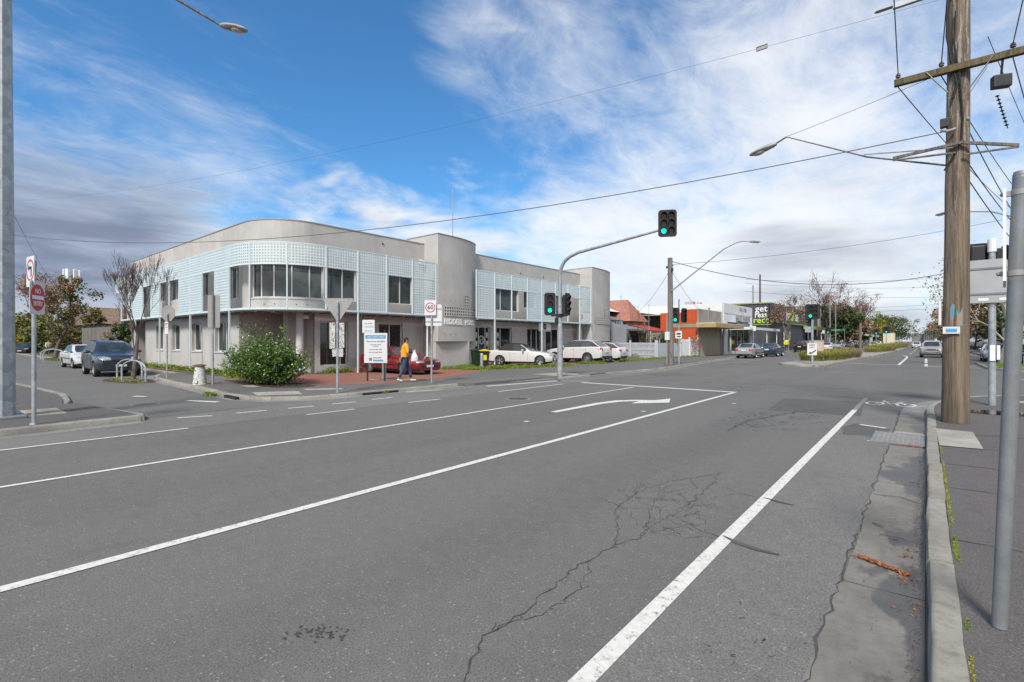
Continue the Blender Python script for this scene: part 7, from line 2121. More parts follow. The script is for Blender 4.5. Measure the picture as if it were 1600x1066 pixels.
# antennas
for i, (x, y, h, lab) in enumerate(((-22.2, 42.9, 5.95, 'thin aerial rising behind the cottage roof'), (-20.9, 46.2, 5.2, 'second aerial rising before the terracotta roof'))):
    a_ = thing('aerial', lab, 'aerial', (x, y, z0)); mb = MB(); mb.tube([(0, 0, 0), (0, 0, h)], .025, 6); mb.build('mast', M_GALV, a_); mb = MB(); mb.bar((-.3, 0, h - .2), (.3, 0, h - .2), .015, .015); mb.build('rod', M_GALV, a_)
# picket fences
def picket(name, label, a, b, h, mat, top='flat', posts=2.4, gap=.11, solid=False):
    L = math.hypot(b[0] - a[0], b[1] - a[1]); root = thing(name, label, 'fence', (a[0], a[1], z0), math.atan2(b[1] - a[1], b[0] - a[0]))
    mb = MB(); s = 0.0
    while s < L:
        w = .075 if not solid else gap - .004
        if top == 'point': mb.prism_y([(s, .05), (s + w, .05), (s + w, h - .06), (s + w / 2, h), (s, h - .06)], -.012, .012)
        else: mb.box(s, s + w, -.012, .012, .05, h)
        s += gap
    mb.build('pickets', mat, root)
    mb = MB()
    for z in (.3, h * .55, h - .18): mb.box(0, L, .014, .05, z, z + .07)
    mb.build('rails', mat, root)
    s = 0
    while s <= L + .1:
        mb = MB(); q = min(s, L); mb.box(q - .07, q + .07, -.06, .06, 0, h + .22); mb.build('fence_post', mat, root, bevel=.01); s += posts
    return root
M_PGREY = pm('pale grey fence paint', (0.44, 0.46, 0.50), .6, var=.06)
picket('picket_fence', 'pale grey picket fence running back from the footpath beside the white hatchback', (-18.05, 41.3), (-21.9, 41.3), 1.42, M_PGREY)
picket('picket_fence', 'solid pale grey fence panels with white posts along the footpath', (-17.95, 41.4), (-17.95, 46.4), 1.38, M_PGREY, solid=True)
picket('picket_fence', 'white picket fence with red climbing roses by the orange wall', (-17.9, 46.5), (-17.9, 51.2), 1.7, M_PICKET, 'point', gap=.10)
# orange-walled shop
o = (-19, 55, z0); os_ = house('corner_shop', 'low shop with an orange side wall and closed beige shutter under a tan awning', o, 'shop')
mb = MB(); mb.box(-21.9, -17.95, 51.32, 51.5, z0, 4.62); mb.box(-19.6, -17.9, 51.31, 51.49, 4.60, 4.92); mb.build('side_wall', M_ORANGE, os_, off=o)
mb = MB(); mb.box(-21.0, -17.88, 51.27, 51.31, 3.05, 3.42); mb.build('concrete_band', M_ROUGH, os_, off=o)
mb = MB(); mb.box(-18.0, -17.85, 51.3, 58.8, 3.3, 4.95); mb.box(-18.0, -17.85, 51.3, 51.75, z0, 3.3); mb.box(-18.0, -17.85, 58.5, 58.8, z0, 3.3); mb.box(-30, -18.0, 51.5, 58.8, 4.4, 4.5); mb.box(-30, -29.8, 51.5, 58.8, z0, 4.4); mb.box(-17.86, -17.80, 54.2, 54.6, 3.3, 5.2); mb.build('front_wall', M_ROUGH, os_, off=o)
mb = MB()
for i in range(28): y = 51.78 + i * .24; mb.box(-17.97, -17.93 + .015 * (i % 2), y, y + .24, z0, 3.2)
mb.build('shutter', M_CREAMB, os_, off=o)
mb = MB(); mb.box(-17.85, -15.9, 50.6, 60.4, 3.02, 3.42); mb.build('awning', M_TAN, os_, off=o)
mb = MB(); mb.box(-17.84, -15.95, 50.7, 60.3, 3.42, 3.5); mb.build('awning_top', M_TIN, os_, off=o)
# white shop
o = (-20, 66, z0); ws_ = house('white_shop', 'white-fronted shop with two rows of lettering and tall show windows', o, 'shop')
mb = MB(); mb.box(-34, -18.0, 59.8, 60.0, z0, 6.05); mb.box(-18.05, -17.9, 59.8, 71.9, 3.9, 6.05); mb.box(-18.05, -17.9, 59.8, 61.2, z0, 3.9); mb.box(-18.05, -17.9, 71.0, 71.9, z0, 3.9); mb.box(-34, -18, 71.7, 71.9, z0, 6.0); mb.box(-34, -18.05, 60, 71.7, 5.5, 5.6); mb.box(-34, -33.8, 60, 71.7, z0, 5.5); mb.build('wall', M_SHOPW, ws_, off=o)
mb = MB()
for i in range(24): mb.box(-17.9, -17.885, 59.9 + i * .5, 59.93 + i * .5, 4.9, 6.0)
mb.box(-17.9, -17.88, 59.9, 71.8, 4.84, 4.88); mb.build('cladding_joint', M_SIGNBACK, ws_, off=o)
mb = MB(); mb.box(-18.2, -18.1, 61.2, 71.0, z0 + .35, 3.0); sw = mb.build('show_window', M_GLASS, ws_, off=o)
mb = MB()
for y in (61.2, 62.9, 65.6, 68.3, 70.9): mb.box(-18.1, -18.02, y, y + .1, z0, 3.05)
mb.box(-18.1, -18.02, 61.2, 71, 3.0, 3.1); mb.box(-18.1, -18.0, 61.2, 71, z0, .44); mb.build('window_frame', M_ALU, sw, off=o)
mb = MB(); mb.box(-18.0, -17.86, 64.6, 70.0, 3.45, 4.1); mb.build('transom_window', M_GLASS, ws_, off=o)
mb = MB(); mb.box(-17.9, -15.6, 62.0, 77.0, 2.98, 3.28); mb.build('awning', M_SHOPW, ws_, off=o)
mb = MB()
for y in (70.5, 76.0): mb.tube([(-15.8, y, z0), (-15.8, y, 3.0)], .05, 8)
mb.build('awning_post', M_WHITE, ws_, off=o)
mb = MB(); text_on(mb, 'BAZ & TIRE', .62, (-17.87, 67.5, 5.55), (0, 1, 0), ext=.004); text_on(mb, 'BAKLEST WAREHSE', .90, (-17.87, 67.6, 4.42), (0, 1, 0), ext=.004, sx=.82); text_on(mb, 'WARRNAMBOOL', .30, (-15.595, 74.0, 3.13), (0, 1, 0), ext=.003)
mb.build('lettering', M_STEEL, ws_, off=o)
# shop chimneys behind
mb = MB(); mb.box(-25, -23.8, 66.4, 67.2, 5.0, 6.9); mb.box(-23.4, -22.9, 66.4, 67.2, 5.0, 6.75); mb.build('chimney', M_CREAMB, ws_, off=o)
# black building with lime trim
o = (-22, 95, z0); bb = house('black_shop', 'big charcoal shop with lime green trim and stacked white lettering on its end wall', o, 'shop')
mb = MB(); mb.box(-45, -18.0, 82.0, 82.3, z0, 7.3); mb.box(-18.1, -17.9, 82.0, 124, 4.6, 7.45); mb.box(-45, -18, 82.3, 124, 7.0, 7.1); mb.box(-45, -44.7, 82, 124, z0, 7.2); mb.box(-45, -18, 123.8, 124, z0, 7.3); mb.build('wall', M_CHAR, bb, off=o)
mb = MB(); mb.box(-17.9, -17.85, 82.3, 123.8, 4.75, 7.2); mb.build('sign_fascia', M_CHAR2, bb, off=o)
for i0_, i1_ in ((0, 20), (23, 30)):
    mb = MB()
    for i in range(i0_, i1_): mb.box(-18.08 - .06 * (i % 2), -17.98, 82.3 + i * 1.38, 83.69 + i * 1.38 - .006, z0, 4.55)
    mb.build('shopfront_panel', M_CHAR, bb, off=o)
mb = MB(); mb.box(-18.3, -18.2, 109, 114.5, z0, 3.6); mb.build('entry_glass', M_GLASS, bb, off=o)
mb = MB(); mb.box(-45.2, -17.8, 81.85, 81.99, 7.3, 7.48); mb.box(-17.9, -17.7, 82, 124, 4.52, 4.70); mb.box(-24, -17.8, 81.8, 81.99, 4.05, 4.18); mb.box(-17.7, -16.5, 107, 124.2, 3.9, 4.45); mb.build('lime_trim', M_LIME, bb, off=o)
mb = MB(); text_on(mb, 'get', 1.35, (-19.15, 81.96, 6.50), (1, 0, 0), ext=.02); text_on(mb, 'ress', 1.2, (-19.2, 81.96, 5.58), (1, 0, 0), ext=.02, sx=.9); lt = mb.build('lettering', M_WHITE, bb, off=o)
mb = MB(); text_on(mb, 'rect', 1.3, (-19.2, 81.96, 4.78), (1, 0, 0), ext=.02); mb.build('lettering', M_LIMET, bb, off=o)
mb = MB(); text_on(mb, 'kit     en', 2.6, (-17.84, 97.8, 5.9), (0, 1, 0), ext=.02, sx=1.15); mb.build('lettering', M_WHITE, bb, off=o)
mb = MB(); text_on(mb, 'ch', 3.0, (-17.82, 97.6, 6.0), (0, 1, 0), ext=.02, sx=1.15); mb.build('lettering', M_LIMET, bb, off=o)
t = MT('black and white portrait banner'); t.base(t.mix(t.rng(t.noise(1.4, 3, .5), .45, .6), (.55, .56, .58), (.10, .10, .11))); t.set('Roughness', .7)
mb = MB(); mb.box(-17.84, -17.78, 90.6, 95.6, 1.75, 3.35); mb.build('banner', t.m, bb, off=o)
# pale beige building
o = (-24, 145, z0); be = house('beige_building', 'pale beige two-storey building with an orange wall showing behind it', o, 'building')
mb = MB(); mb.box(-40, -17.9, 125.6, 126, z0, 9.2); mb.box(-18.1, -17.9, 126, 175, 3.9, 9.3); mb.box(-40, -18, 126, 175, 8.8, 8.9); mb.box(-40, -17.9, 174.8, 175, z0, 9.2); mb.build('wall', M_BEIGE, be, off=o)
mb = MB(); mb.box(-40, -17.95, 125.5, 125.62, 9.2, 9.35); mb.box(-17.9, -17.75, 125.6, 175, 9.25, 9.4); mb.build('parapet_cap', M_GREYROOF, be, off=o)
mb = MB(); mb.box(-19.9, -18.6, 125.5, 125.6, 4.6, 6.4); mb.build('window', M_GLASS, be, off=o)
mb = MB(); mb.box(-17.9, -17.85, 134, 160, 5.0, 7.3); mb.build('window', M_GLASS, be, off=o)
mb = MB()
for i in range(12): mb.box(-18.05, -17.95, 126 + i * 4.0, 129.0 + i * 4.0, z0, 3.6)
mb.build('shop_glass', M_GLASS, be, off=o)
for i in range(13): mb = MB(); mb.box(-18.1, -17.9, 125.6 + i * 4.0, 126.3 + i * 4.0, z0, 3.9); mb.build('pier', M_SHOPW, be, off=o)
mb = MB(); mb.box(-30, -18.4, 160, 178, 8.9, 10.9); mb.build('rear_wall', pm('orange boards', (0.48, 0.16, 0.05), .8, var=.1), be, off=o)
o = (-24, 200, z0); pb = house('shop_row', 'low white-awninged shops under a peaked terracotta roof far along the left side', o, 'shop')
mb = MB(); mb.box(-34, -17, 182, 240, z0, 5.2); mb.build('wall', M_BEIGE, pb, off=o)
mb = MB(); mb.prism_x([(182, 5.2), (240, 5.2), (215, 13.5), (208, 13.5)], -30, -18.5); mb.build('roof', M_TERRA, pb, off=o)
mb = MB(); mb.box(-17, -14.6, 182, 240, 3.3, 4.3); mb.build('awning', M_SHOPW, pb, off=o)
mb = MB(); mb.box(-17.05, -16.95, 184, 238, z0, 3.2); mb.build('shop_glass', M_GLASS, pb, off=o)
o = (-24, 300, z0); pb2 = house('shop_row', 'row of pale shops with a long white awning, the most distant on the left', o, 'shop')
mb = MB(); mb.box(-34, -16.5, 246, 420, z0, 6.5); mb.build('wall', M_BEIGE, pb2, off=o)
mb = MB(); mb.box(-16.5, -14.6, 246, 420, 3.3, 4.0); mb.build('awning', M_SHOPW, pb2, off=o)
o = (12, 300, z0); pb3 = house('shop_row', 'pale shops behind the russet street trees on the right side', o, 'shop')
mb = MB(); mb.box(9, 24, 90, 420, z0, 6.0); mb.build('wall', M_BEIGE, pb3, off=o)
mb = MB(); mb.box(7.5, 9, 90, 420, 3.3, 3.9); mb.build('awning', M_SHOPW, pb3, off=o)
mb = MB(); mb.box(8.95, 9.0, 92, 418, z0, 3.1); mb.build('shop_glass', M_GLASS, pb3, off=o)
# hills/roofs at the very end
o = (0, 795, z0); en = house('distant_building', 'grey high building closing the far end of the street', o, 'building')
mb = MB(); mb.box(-2, 8, 790, 800, 0, 15); mb.box(-14, -2, 800, 812, 0, 11); mb.build('wall', M_GREYROOF, en, off=o)
mb = MB(); 
for i in range(5): mb.box(-1.4 + i * 1.9, -.4 + i * 1.9, 789.8, 790, 3, 13)
mb.build('window', M_GLASS, en, off=o)
# brick base building on the right behind the trees
o = (16, 58, z0); rb = house('brick_building', 'dark brick building behind the right-hand street trees with a blue and orange poster', o, 'building')
mb = MB(); mb.box(9.5, 40, 58, 85, z0, 5.0); mb.build('wall', render_wall('dark brown brick', (0.10, 0.055, 0.04), .3), rb, off=o)
mb = MB(); mb.box(10.2, 14.5, 57.85, 57.95, 1.2, 3.6); mb.build('poster', pm('blue poster', (0.10, 0.34, 0.66), .5), rb, off=o)
mb = MB(); mb.box(10.2, 18, 57.8, 57.9, z0, 1.2); mb.box(14.6, 18, 57.85, 57.95, 1.2, 3.0); mb.build('poster', M_ORANGE, rb, off=o)
mb = MB(); mb.box(8.2, 9.5, 57, 60, z0, 3.4); mb.build('pier', M_SIGNBACK, rb, off=o)

# ---- left background, behind the side street
o = (-117, 24, z0); lh = house('bungalow', 'cream and brown bungalow roof beyond the side street fence', o)
mb = MB(); mb.box(-130, -104, 20, 32, z0, 4.6); mb.build('wall', M_ROUGH, lh, off=o)
mb = MB(); mb.prism_y([(-131, 4.5), (-103, 4.5), (-106, 7.2), (-129, 7.2)], 19.4, 32); mb.build('roof', pm('brown shingle roof', (0.17, 0.12, 0.085), .85, var=.35, scale=3), lh, off=o)
mb = MB(); mb.box(-140, -103, 32.5, 40, 3, 9.0); mb.build('rear_wall', pm('cream boards', (0.48, 0.40, 0.25), .7, var=.08), lh, off=o)
mb = MB(); mb.box(-113, -103.5, 32.3, 32.5, 7.4, 9.05); mb.build('red_gable', M_ORANGE, lh, off=o)
mb = MB()
for i in range(3): mb.box(-128 + i * 8, -125 + i * 8, 19.9, 20.02, 1.6, 3.4)
mb.build('window', M_GLASS, lh, off=o)
def paling(label, a, b, h, mat=M_GREYWOOD):
    L = math.hypot(b[0] - a[0], b[1] - a[1]); root = thing('paling_fence', label, 'fence', (a[0], a[1], z0), math.atan2(b[1] - a[1], b[0] - a[0])); rr = random.Random(int(L))
    mb = MB(); s = 0
    while s < L: mb.box(s, s + .14, -.012 + rr.uniform(-.01, .01), .014, 0, h + rr.uniform(-.03, .03)); s += .15
    mb.build('palings', mat, root); mb = MB(); mb.box(0, L, .02, .08, h * .3, h * .3 + .1); mb.box(0, L, .02, .08, h * .8, h * .8 + .1); mb.build('rails', mat, root)
    mb = MB(); s = 0
    while s < L: mb.box(s - .06, s + .06, .02, .14, 0, h + .1); s += 2.7
    mb.build('fence_posts', mat, root)
paling('grey timber paling fence behind the parked white sedan', (-74, 12.5), (-47.5, 13.5), 3.0)
paling('darker paling fence further down the side street', (-120, 14.5), (-75, 14.5), 2.4)
lm = thing('chain_gate', 'galvanised pipe gate standing before the paling fence', 'gate', (-52, 11.8, z0), R(4))
mb = MB(); mb.tube([(0, 0, 0), (0, 0, 2.4)], .04, 8); mb.tube([(3.6, 0, 0), (3.6, 0, 2.7)], .05, 8); mb.tube([(-2.4, 0, 0), (-2.4, 0, 3.6)], .06, 8); mb.build('gate_post', M_STEEL, lm)
mb = MB()
for z in (.3, 2.1): mb.tube([(0, 0, z), (3.6, 0, z)], .025, 6)
for i in range(24): mb.tube([(.15 * i + .1, 0, .3), (.15 * i + .1, 0, 2.1)], .008, 4)
mb.build('gate_leaf', M_GALV, lm)
fb = thing('red_brick_house', 'distant red brick rooftops at the left edge', 'house', (-175, 12, z0))
mb = MB(); mb.box(-14, 14, 0, 10, 0, 6.5); mb.build('wall', M_REDBR, fb); 
mb = MB()
for i in range(4): mb.box(-12 + i * 3, -11 + i * 3, 1, 2, 8.0, 9.2)
mb.build('chimney', M_REDBR, fb); mb = MB(); mb.prism_y([(-14.5, 6.5), (14.5, 6.5), (12, 8.1), (-12, 8.1)], -.3, 10); mb.build('roof', M_GREYROOF, fb)
# phone tower
ct = thing('antenna_tower', 'grey antenna mast with a ring of white panels beyond the side street', 'antenna mast', (-105.4, 16.5, z0))
mb = MB(); mb.tube([(0, 0, 0), (0, 0, 12.2)], [.24, .16], 12); mb.build('mast', M_SIGNBACK, ct, smooth=40)
for k in range(6):
    a = 2 * PI * k / 6 + .3; mb = MB(); mb.obox((.95 * math.cos(a), .95 * math.sin(a), 12.2), (.24, .42, 1.6), a); mb.build('panel_antenna', M_WHITE, ct, bevel=.05)
    mb = MB(); mb.lathe([(.2, 0), (.2, .3)], (1.0 * math.cos(a), 1.0 * math.sin(a), 11.0), 10); mb.bar((0, 0, 11.9), (.85 * math.cos(a), .85 * math.sin(a), 11.9), .08, .08); mb.build('antenna_mount', M_STEEL, ct)
# ------------------------------------------------------------------ trees and plants
RMIN = [.004]
def grow(mb_t, mb_c, p, d, L, r, lev, maxlev, rr, spread, up, tips, kids=(2, 3), shrink=.72, wander=.16, twist=0):
    """recursive limb; thick ones go to the trunk mesh, thin ones to the crown mesh"""
    n = 4 if lev < 2 else 3
    pts = [p]; q = Vector(p); dd = Vector(d).normalized()
    for i in range(n):
        dd = (dd + Vector((rr.gauss(0, wander), rr.gauss(0, wander), rr.gauss(0, wander) + up * .12))).normalized()
        q = q + dd * L / n; pts.append(q.copy())
    rad = [r * (1 - .42 * i / n) for i in range(n + 1)]
    sides = 9 if lev == 0 else (6 if lev == 1 else (4 if lev < maxlev - 1 else 3))
    (mb_t if lev < 2 else mb_c).tube(pts, rad, sides, caps=lev == 0)
    if lev >= maxlev:
        tips.append((pts, dd)); return
    k = rr.randint(*kids) if lev else kids[1] + 1
    for j in range(k):
        t = rr.uniform(.45, 1.0) if j else 1.0
        i0 = min(n - 1, int(t * n)); base = pts[i0].lerp(pts[i0 + 1], t * n - i0) if t < 1 else pts[-1]
        ax = Vector((rr.gauss(0, 1), rr.gauss(0, 1), rr.gauss(0, .4))); ax = (ax - dd * ax.dot(dd)).normalized()
        nd = (dd + ax * spread * rr.uniform(.55, 1.2) + Vector((0, 0, up * .35))).normalized()
        grow(mb_t, mb_c, base, nd, L * shrink * rr.uniform(.75, 1.15), max(RMIN[0], rad[-1] * (.82 if j == 0 else .6)), lev + 1, maxlev, rr, spread, up, tips, kids, shrink, wander)
def leaf(mb, p, s, rr, mat=0, flat=0.5):
    a = Vector((rr.gauss(0, 1), rr.gauss(0, 1), rr.gauss(0, 1) * flat)).normalized(); b = a.cross(Vector((rr.gauss(0, 1), rr.gauss(0, 1), rr.gauss(0, 1)))).normalized() * s * .42
    a = a * s; mb.add([p - a * .5, p + b, p + a * .6, p - b], [(0, 1, 2, 3)], mat)
def tree(name, label, loc, h, r, seed, bark, twig, leafm=None, nleaf=0, lsize=.1, lev=4, spread=.75, up=.8, trunk=.35, lean=(0, 0), kids=(2, 3), shrink=.72, jitter=.25, group=None, leaf_low=True, cat='tree', scale_xy=1.0, wander0=.16, rmin=None):
    RMIN[0] = rmin or .004
    rr = random.Random(seed); root = thing(name, label, cat, loc, rr.uniform(0, 6), group)
    t = MB(); c = MB(); tips = []
    grow(t, c, Vector((0, 0, -.05)), Vector((lean[0], lean[1], 1)), h * trunk, r, 0, lev, rr, spread, up, tips, kids, shrink, wander0)
    # fit the height
    mz = max(v[2] for v in c.v) if c.v else h; k = h / mz
    for m in (t, c): m.v = [(a * k * scale_xy, b * k * scale_xy, z * k) for a, b, z in m.v]
    t.build('trunk', bark, root, smooth=60)
    leaf_mb = c; mats = [twig]
    if leafm and nleaf:
        mats.append(leafm)
        for _ in range(nleaf):
            pts, dd = rr.choice(tips); q = rr.choice(pts) * k; q = Vector((q.x * scale_xy, q.y * scale_xy, q.z))
            leaf(c, q + Vector((rr.gauss(0, jitter), rr.gauss(0, jitter), rr.gauss(0, jitter))), lsize * rr.uniform(.6, 1.4), rr, 1)
    c.build('crown', mats, root)
    return root
def crown_tree(name, label, loc, h, w, seed, leafm, nclump, nleaf, lsize, bark=None, base=.25, group=None, trunk_r=.15, leafm2=None):
    """dense tree: limbs reaching leaf clumps spread over an uneven crown"""
    rr = random.Random(seed); root = thing(name, label, 'tree', loc, 0, group); t = MB(); c = MB(); bark = bark or M_BARK
    t.tube([(0, 0, -.05), (w * .03, 0, h * base), (0, w * .03, h * .62)], [trunk_r, trunk_r * .8, trunk_r * .4], 8)
    for i in range(nclump):
        a = rr.uniform(0, 2 * PI); u = rr.random() ** .6; z = rr.uniform(base, .97); f = math.sin(PI * min(1, max(0, (z - base * .8) / (1.04 - base * .8))) ** .85) ** .6
        cc = Vector((w / 2 * f * u * math.cos(a), w / 2 * f * u * math.sin(a), h * z)); cr = w * rr.uniform(.07, .15)
        if i % 3 == 0: t.tube([(0, 0, h * min(.6, z * .65)), tuple(cc * .5 + Vector((0, 0, h * z * .42))), tuple(cc)], [trunk_r * .35, trunk_r * .2, .01], 4, caps=False)
        mt = 1 if (leafm2 and rr.random() < .35) else 0
        for _ in range(nleaf // nclump):
            v = Vector((rr.gauss(0, 1), rr.gauss(0, 1), rr.gauss(0, .75))); v = v.normalized() * cr * rr.random() ** .45
            leaf(c, cc + v, lsize * rr.uniform(.6, 1.5), rr, mt)
    t.build('trunk', bark, root, smooth=60); c.build('crown', [leafm, leafm2 or leafm], root); return root

# bare street tree beside the hoops, with its little soil pit
tree('bare_tree', 'bare winter tree with reddish upright twigs between the hoops by the navy four-wheel drive', (-25.15, 5.85, 0), 5.5, .095, 17, M_BARK, M_TWIG, lev=6, spread=.50, up=.9, trunk=.36, kids=(3, 3), shrink=.74, rmin=.006, wander0=.05)
mb = MB(); mb.flat([(-27.2, 5.3), (-25.8, 5.0), (-23.8, 5.5), (-23.6, 6.3), (-25.5, 6.6), (-27.0, 6.2)], .006); structure(mb.build('tree_pit', M_SOIL))
tree('russet_tree', 'russet and olive leafed street tree beside the far pair of hoops', (-57.6, 7.9, 0), 7.6, .13, 5, M_BARK, M_TWIG, M_LEAF_R, 2200, .11, rmin=.012, lev=6, spread=.75, up=.8, trunk=.30, kids=(2, 3))
crown_tree('leafy_tree', 'tall olive green tree behind the russet street tree', (-80, 12.4, 0), 9.4, 7.0, 8, M_LEAF_O, 50, 7000, .22, base=.15, leafm2=M_LEAF_R)
crown_tree('leafy_tree', 'yellow green tree glowing at the far left behind the black saloon', (-108, 13.0, 0), 5.6, 10, 9, M_LEAF_Y, 55, 7000, .32, base=.1, leafm2=M_LEAF_O)
crown_tree('leafy_tree', 'low brownish green thicket beside the yellow green tree', (-92, 13.6, 0), 4.4, 10, 10, M_LEAF_O, 50, 4500, .24, base=.05, leafm2=M_LEAF_D)
crown_tree('leafy_tree', 'dark scrubby tree at the back corner of the office by its last screen post', (-48.2, 11.3, 0), 3.6, 3.8, 13, M_LEAF_D, 40, 5200, .11, base=.08, leafm2=M_LEAF_T, bark=M_TWIG)
crown_tree('leafy_tree', 'dark shrub with a bright green sprig behind the navy four-wheel drive', (-46.8, 10.0, 0), 2.9, 2.2, 14, M_LEAF_D, 30, 3600, .11, base=.05, leafm2=M_LEAF_G, bark=M_TWIG)
tree('bare_tree', 'second bare tree with purplish twigs rising behind the paling fence', (-62, 14.5, 0), 7.6, .10, 31, M_BARK, M_TWIG, rmin=.014, lev=6, spread=.6, up=1.0, trunk=.3)
# street trees along the main street, far side
tree('street_tree', 'half-bare brown street tree with a pale trunk in front of the black shop', (-16.2, 84.5, Z1), 8.6, .28, 41, M_BARKP, M_TWIG, M_LEAF_T, 2400, .15, rmin=.020, lev=6, spread=.85, up=.45, trunk=.32, kids=(2, 3), jitter=.35)
tree('street_tree', 'tall pinkish bare tree rising behind the KEEP LEFT signal', (-15.8, 116, Z1), 15.5, .40, 44, M_BARK, M_TWIG, M_LEAF_P, 2600, .17, rmin=.032, lev=6, spread=.62, up=.65, trunk=.30, kids=(2, 3), jitter=.4, shrink=.78, scale_xy=1.05)
crown_tree('street_tree', 'dense olive street tree over the row of parked cars', (-14.9, 131, Z1), 9.4, 9.0, 51, M_LEAF_D, 60, 7000, .42, base=.25, leafm2=M_LEAF_O)
crown_tree('street_tree', 'rusty leafed street tree right behind the dense olive one', (-14.9, 146, Z1), 9.0, 10, 52, M_LEAF_T, 60, 6000, .42, base=.22, leafm2=M_LEAF_O)
tree('street_tree', 'pale bare tree just left of the green-footed timber pole', (-14.8, 166, Z1), 13.0, .32, 53, M_BARKP, M_TWIG, M_LEAF_P, 1500, .22, rmin=.04, lev=6, spread=.6, up=.7, jitter=.5)
GT = 'trees closing the view down the street'
for i, (x, y, h, w, m, m2, lab) in enumerate((
    (-15, 205, 11, 12, M_LEAF_G, M_LEAF_Y, 'bright green tree above the cream truck'), (-15, 250, 12, 16, M_LEAF_O, M_LEAF_D, 'olive tree right of the bright green one in the distance'),
    (-14, 320, 14, 20, M_LEAF_D, M_LEAF_D, 'dark distant tree near the end of the street'), (-13, 430, 17, 26, M_LEAF_D, M_LEAF_O, 'darkest smallest tree left of the vanishing point'), (8, 480, 15, 22, M_LEAF_D, M_LEAF_D, 'dark tree right of the vanishing point'),
    (7.2, 320, 12, 14, M_LEAF_O, M_LEAF_D, 'olive tree in the distance on the right side'), (6.8, 235, 13.5, 14, M_LEAF_T, M_LEAF_R, 'tan tree far along the right-hand side'), (6.8, 170, 12.5, 12, M_LEAF_T, M_LEAF_R, 'tan tree beside the gold four-wheel drive roof'),
    (7.0, 128, 12.5, 11, M_LEAF_T, M_LEAF_R, 'larger tan tree left of the timber pole'), (7.6, 92, 12.0, 6.5, M_LEAF_D, M_LEAF_O, 'dark green tree peeping out left of the timber pole'))):
    crown_tree('distant_tree', lab, (x, y, .09), h, w, 60 + i, m, 46, 3200, h * .035, base=.2, group=GT, leafm2=m2)
tree('street_tree', 'sparse tree with clinging seed heads behind the big timber pole', (5.6, 62, .12), 13.0, .26, 71, M_BARKP, M_TWIG, M_LEAF_T, 1500, .12, rmin=.016, lev=6, spread=.85, up=.4, trunk=.25, kids=(2, 3), jitter=.3, scale_xy=1.25)
tree('street_tree', 'tree with a leaning pale mottled trunk on the right-hand island', (3.9, 46.5, .12), 6.9, .22, 73, M_BARKP, M_BARKP, M_LEAF_R, 1900, .12, lev=5, spread=.85, up=.25, trunk=.42, lean=(-.12, .0), jitter=.35, scale_xy=1.1)
crown_tree('street_tree', 'broad dark leafed tree shading the cars on the right', (8.5, 54, .12), 8.2, 10.5, 75, M_LEAF_D, 64, 12000, .20, base=.30, leafm2=M_LEAF_R)
crown_tree('street_tree', 'dark tree behind the near grey post at the right edge', (15.5, 52, .12), 8.0, 9.5, 76, M_LEAF_D, 56, 9000, .20, base=.28, leafm2=M_LEAF_O)
# red flowering slim tree at the cottage, shrubs behind the pickets
tree('slim_tree', 'slim reddish tree growing before the cottage veranda', (-20.6, 43.4, Z1), 5.2, .05, 81, M_TWIG, M_TWIG, M_LEAF_R, 240, .09, lev=4, spread=.35, up=1.3, trunk=.45, jitter=.1)
crown_tree('garden_shrub', 'olive shrub behind the solid fence panels', (-19.4, 46.2, Z1), 2.4, 4.2, 82, M_LEAF_O, 26, 2600, .10, base=.1, leafm2=M_LEAF_D, trunk_r=.05)

# big white-flowering bush
rr = random.Random(7)
bush = thing('flowering_bush', 'big bright green bush dotted with white flowers at the office corner', 'bush', (-18.6, 8.35, Z1))
st_ = MB(); lf = MB(); fl = MB()
for i in range(400):
    a = rr.uniform(0, 2 * PI); q = rr.random() ** .55; tilt = q * 1.05
    L = rr.uniform(1.0, 1.95) * (1 - .18 * q)
    if i < 6: L = rr.uniform(2.2, 2.5); tilt = rr.uniform(.05, .35)
    d = Vector((math.sin(tilt) * math.cos(a), math.sin(tilt) * math.sin(a), math.cos(tilt))); p = Vector((rr.gauss(0, .32), rr.gauss(0, .2), 0)); pts = [p.copy()]
    n = 7
    for k in range(n):
        d = (d + Vector((rr.gauss(0, .09), rr.gauss(0, .09), rr.gauss(0, .06) + .02))).normalized(); p = p + d * L / n; pts.append(p.copy())
    st_.tube(pts, [.012 - .0013 * k for k in range(n + 1)], 3, caps=False)
    for k in range(1, n):
        for _ in range(4):
            t_ = rr.random(); base = pts[k].lerp(pts[k + 1], t_)
            sd = Vector((rr.gauss(0, 1), rr.gauss(0, 1), rr.gauss(0, .6) + .5)).normalized(); ln = rr.uniform(.12, .34)
            for m in range(6):
                q_ = base + sd * ln * (m + 1) / 6
                leaf(lf, q_ + Vector((rr.gauss(0, .012), rr.gauss(0, .012), rr.gauss(0, .012))), rr.uniform(.038, .072), rr, 0, .8)
            if rr.random() < .10 and base.z < 1.75:
                fb_ = base + sd * ln
                for m in range(4): leaf(fl, fb_ + Vector((rr.gauss(0, .012), rr.gauss(0, .012), rr.gauss(0, .012))), .042, rr)
sx_ = 1.06
for m in (st_, lf, fl): m.v = [(a * 1.28 * sx_, b * .95, c) for a, b, c in m.v]
st_.build('stems', M_BARK, bush); lf.build('leaves', M_LEAF_G, bush); fl.build('flowers', M_FLOWER, bush)
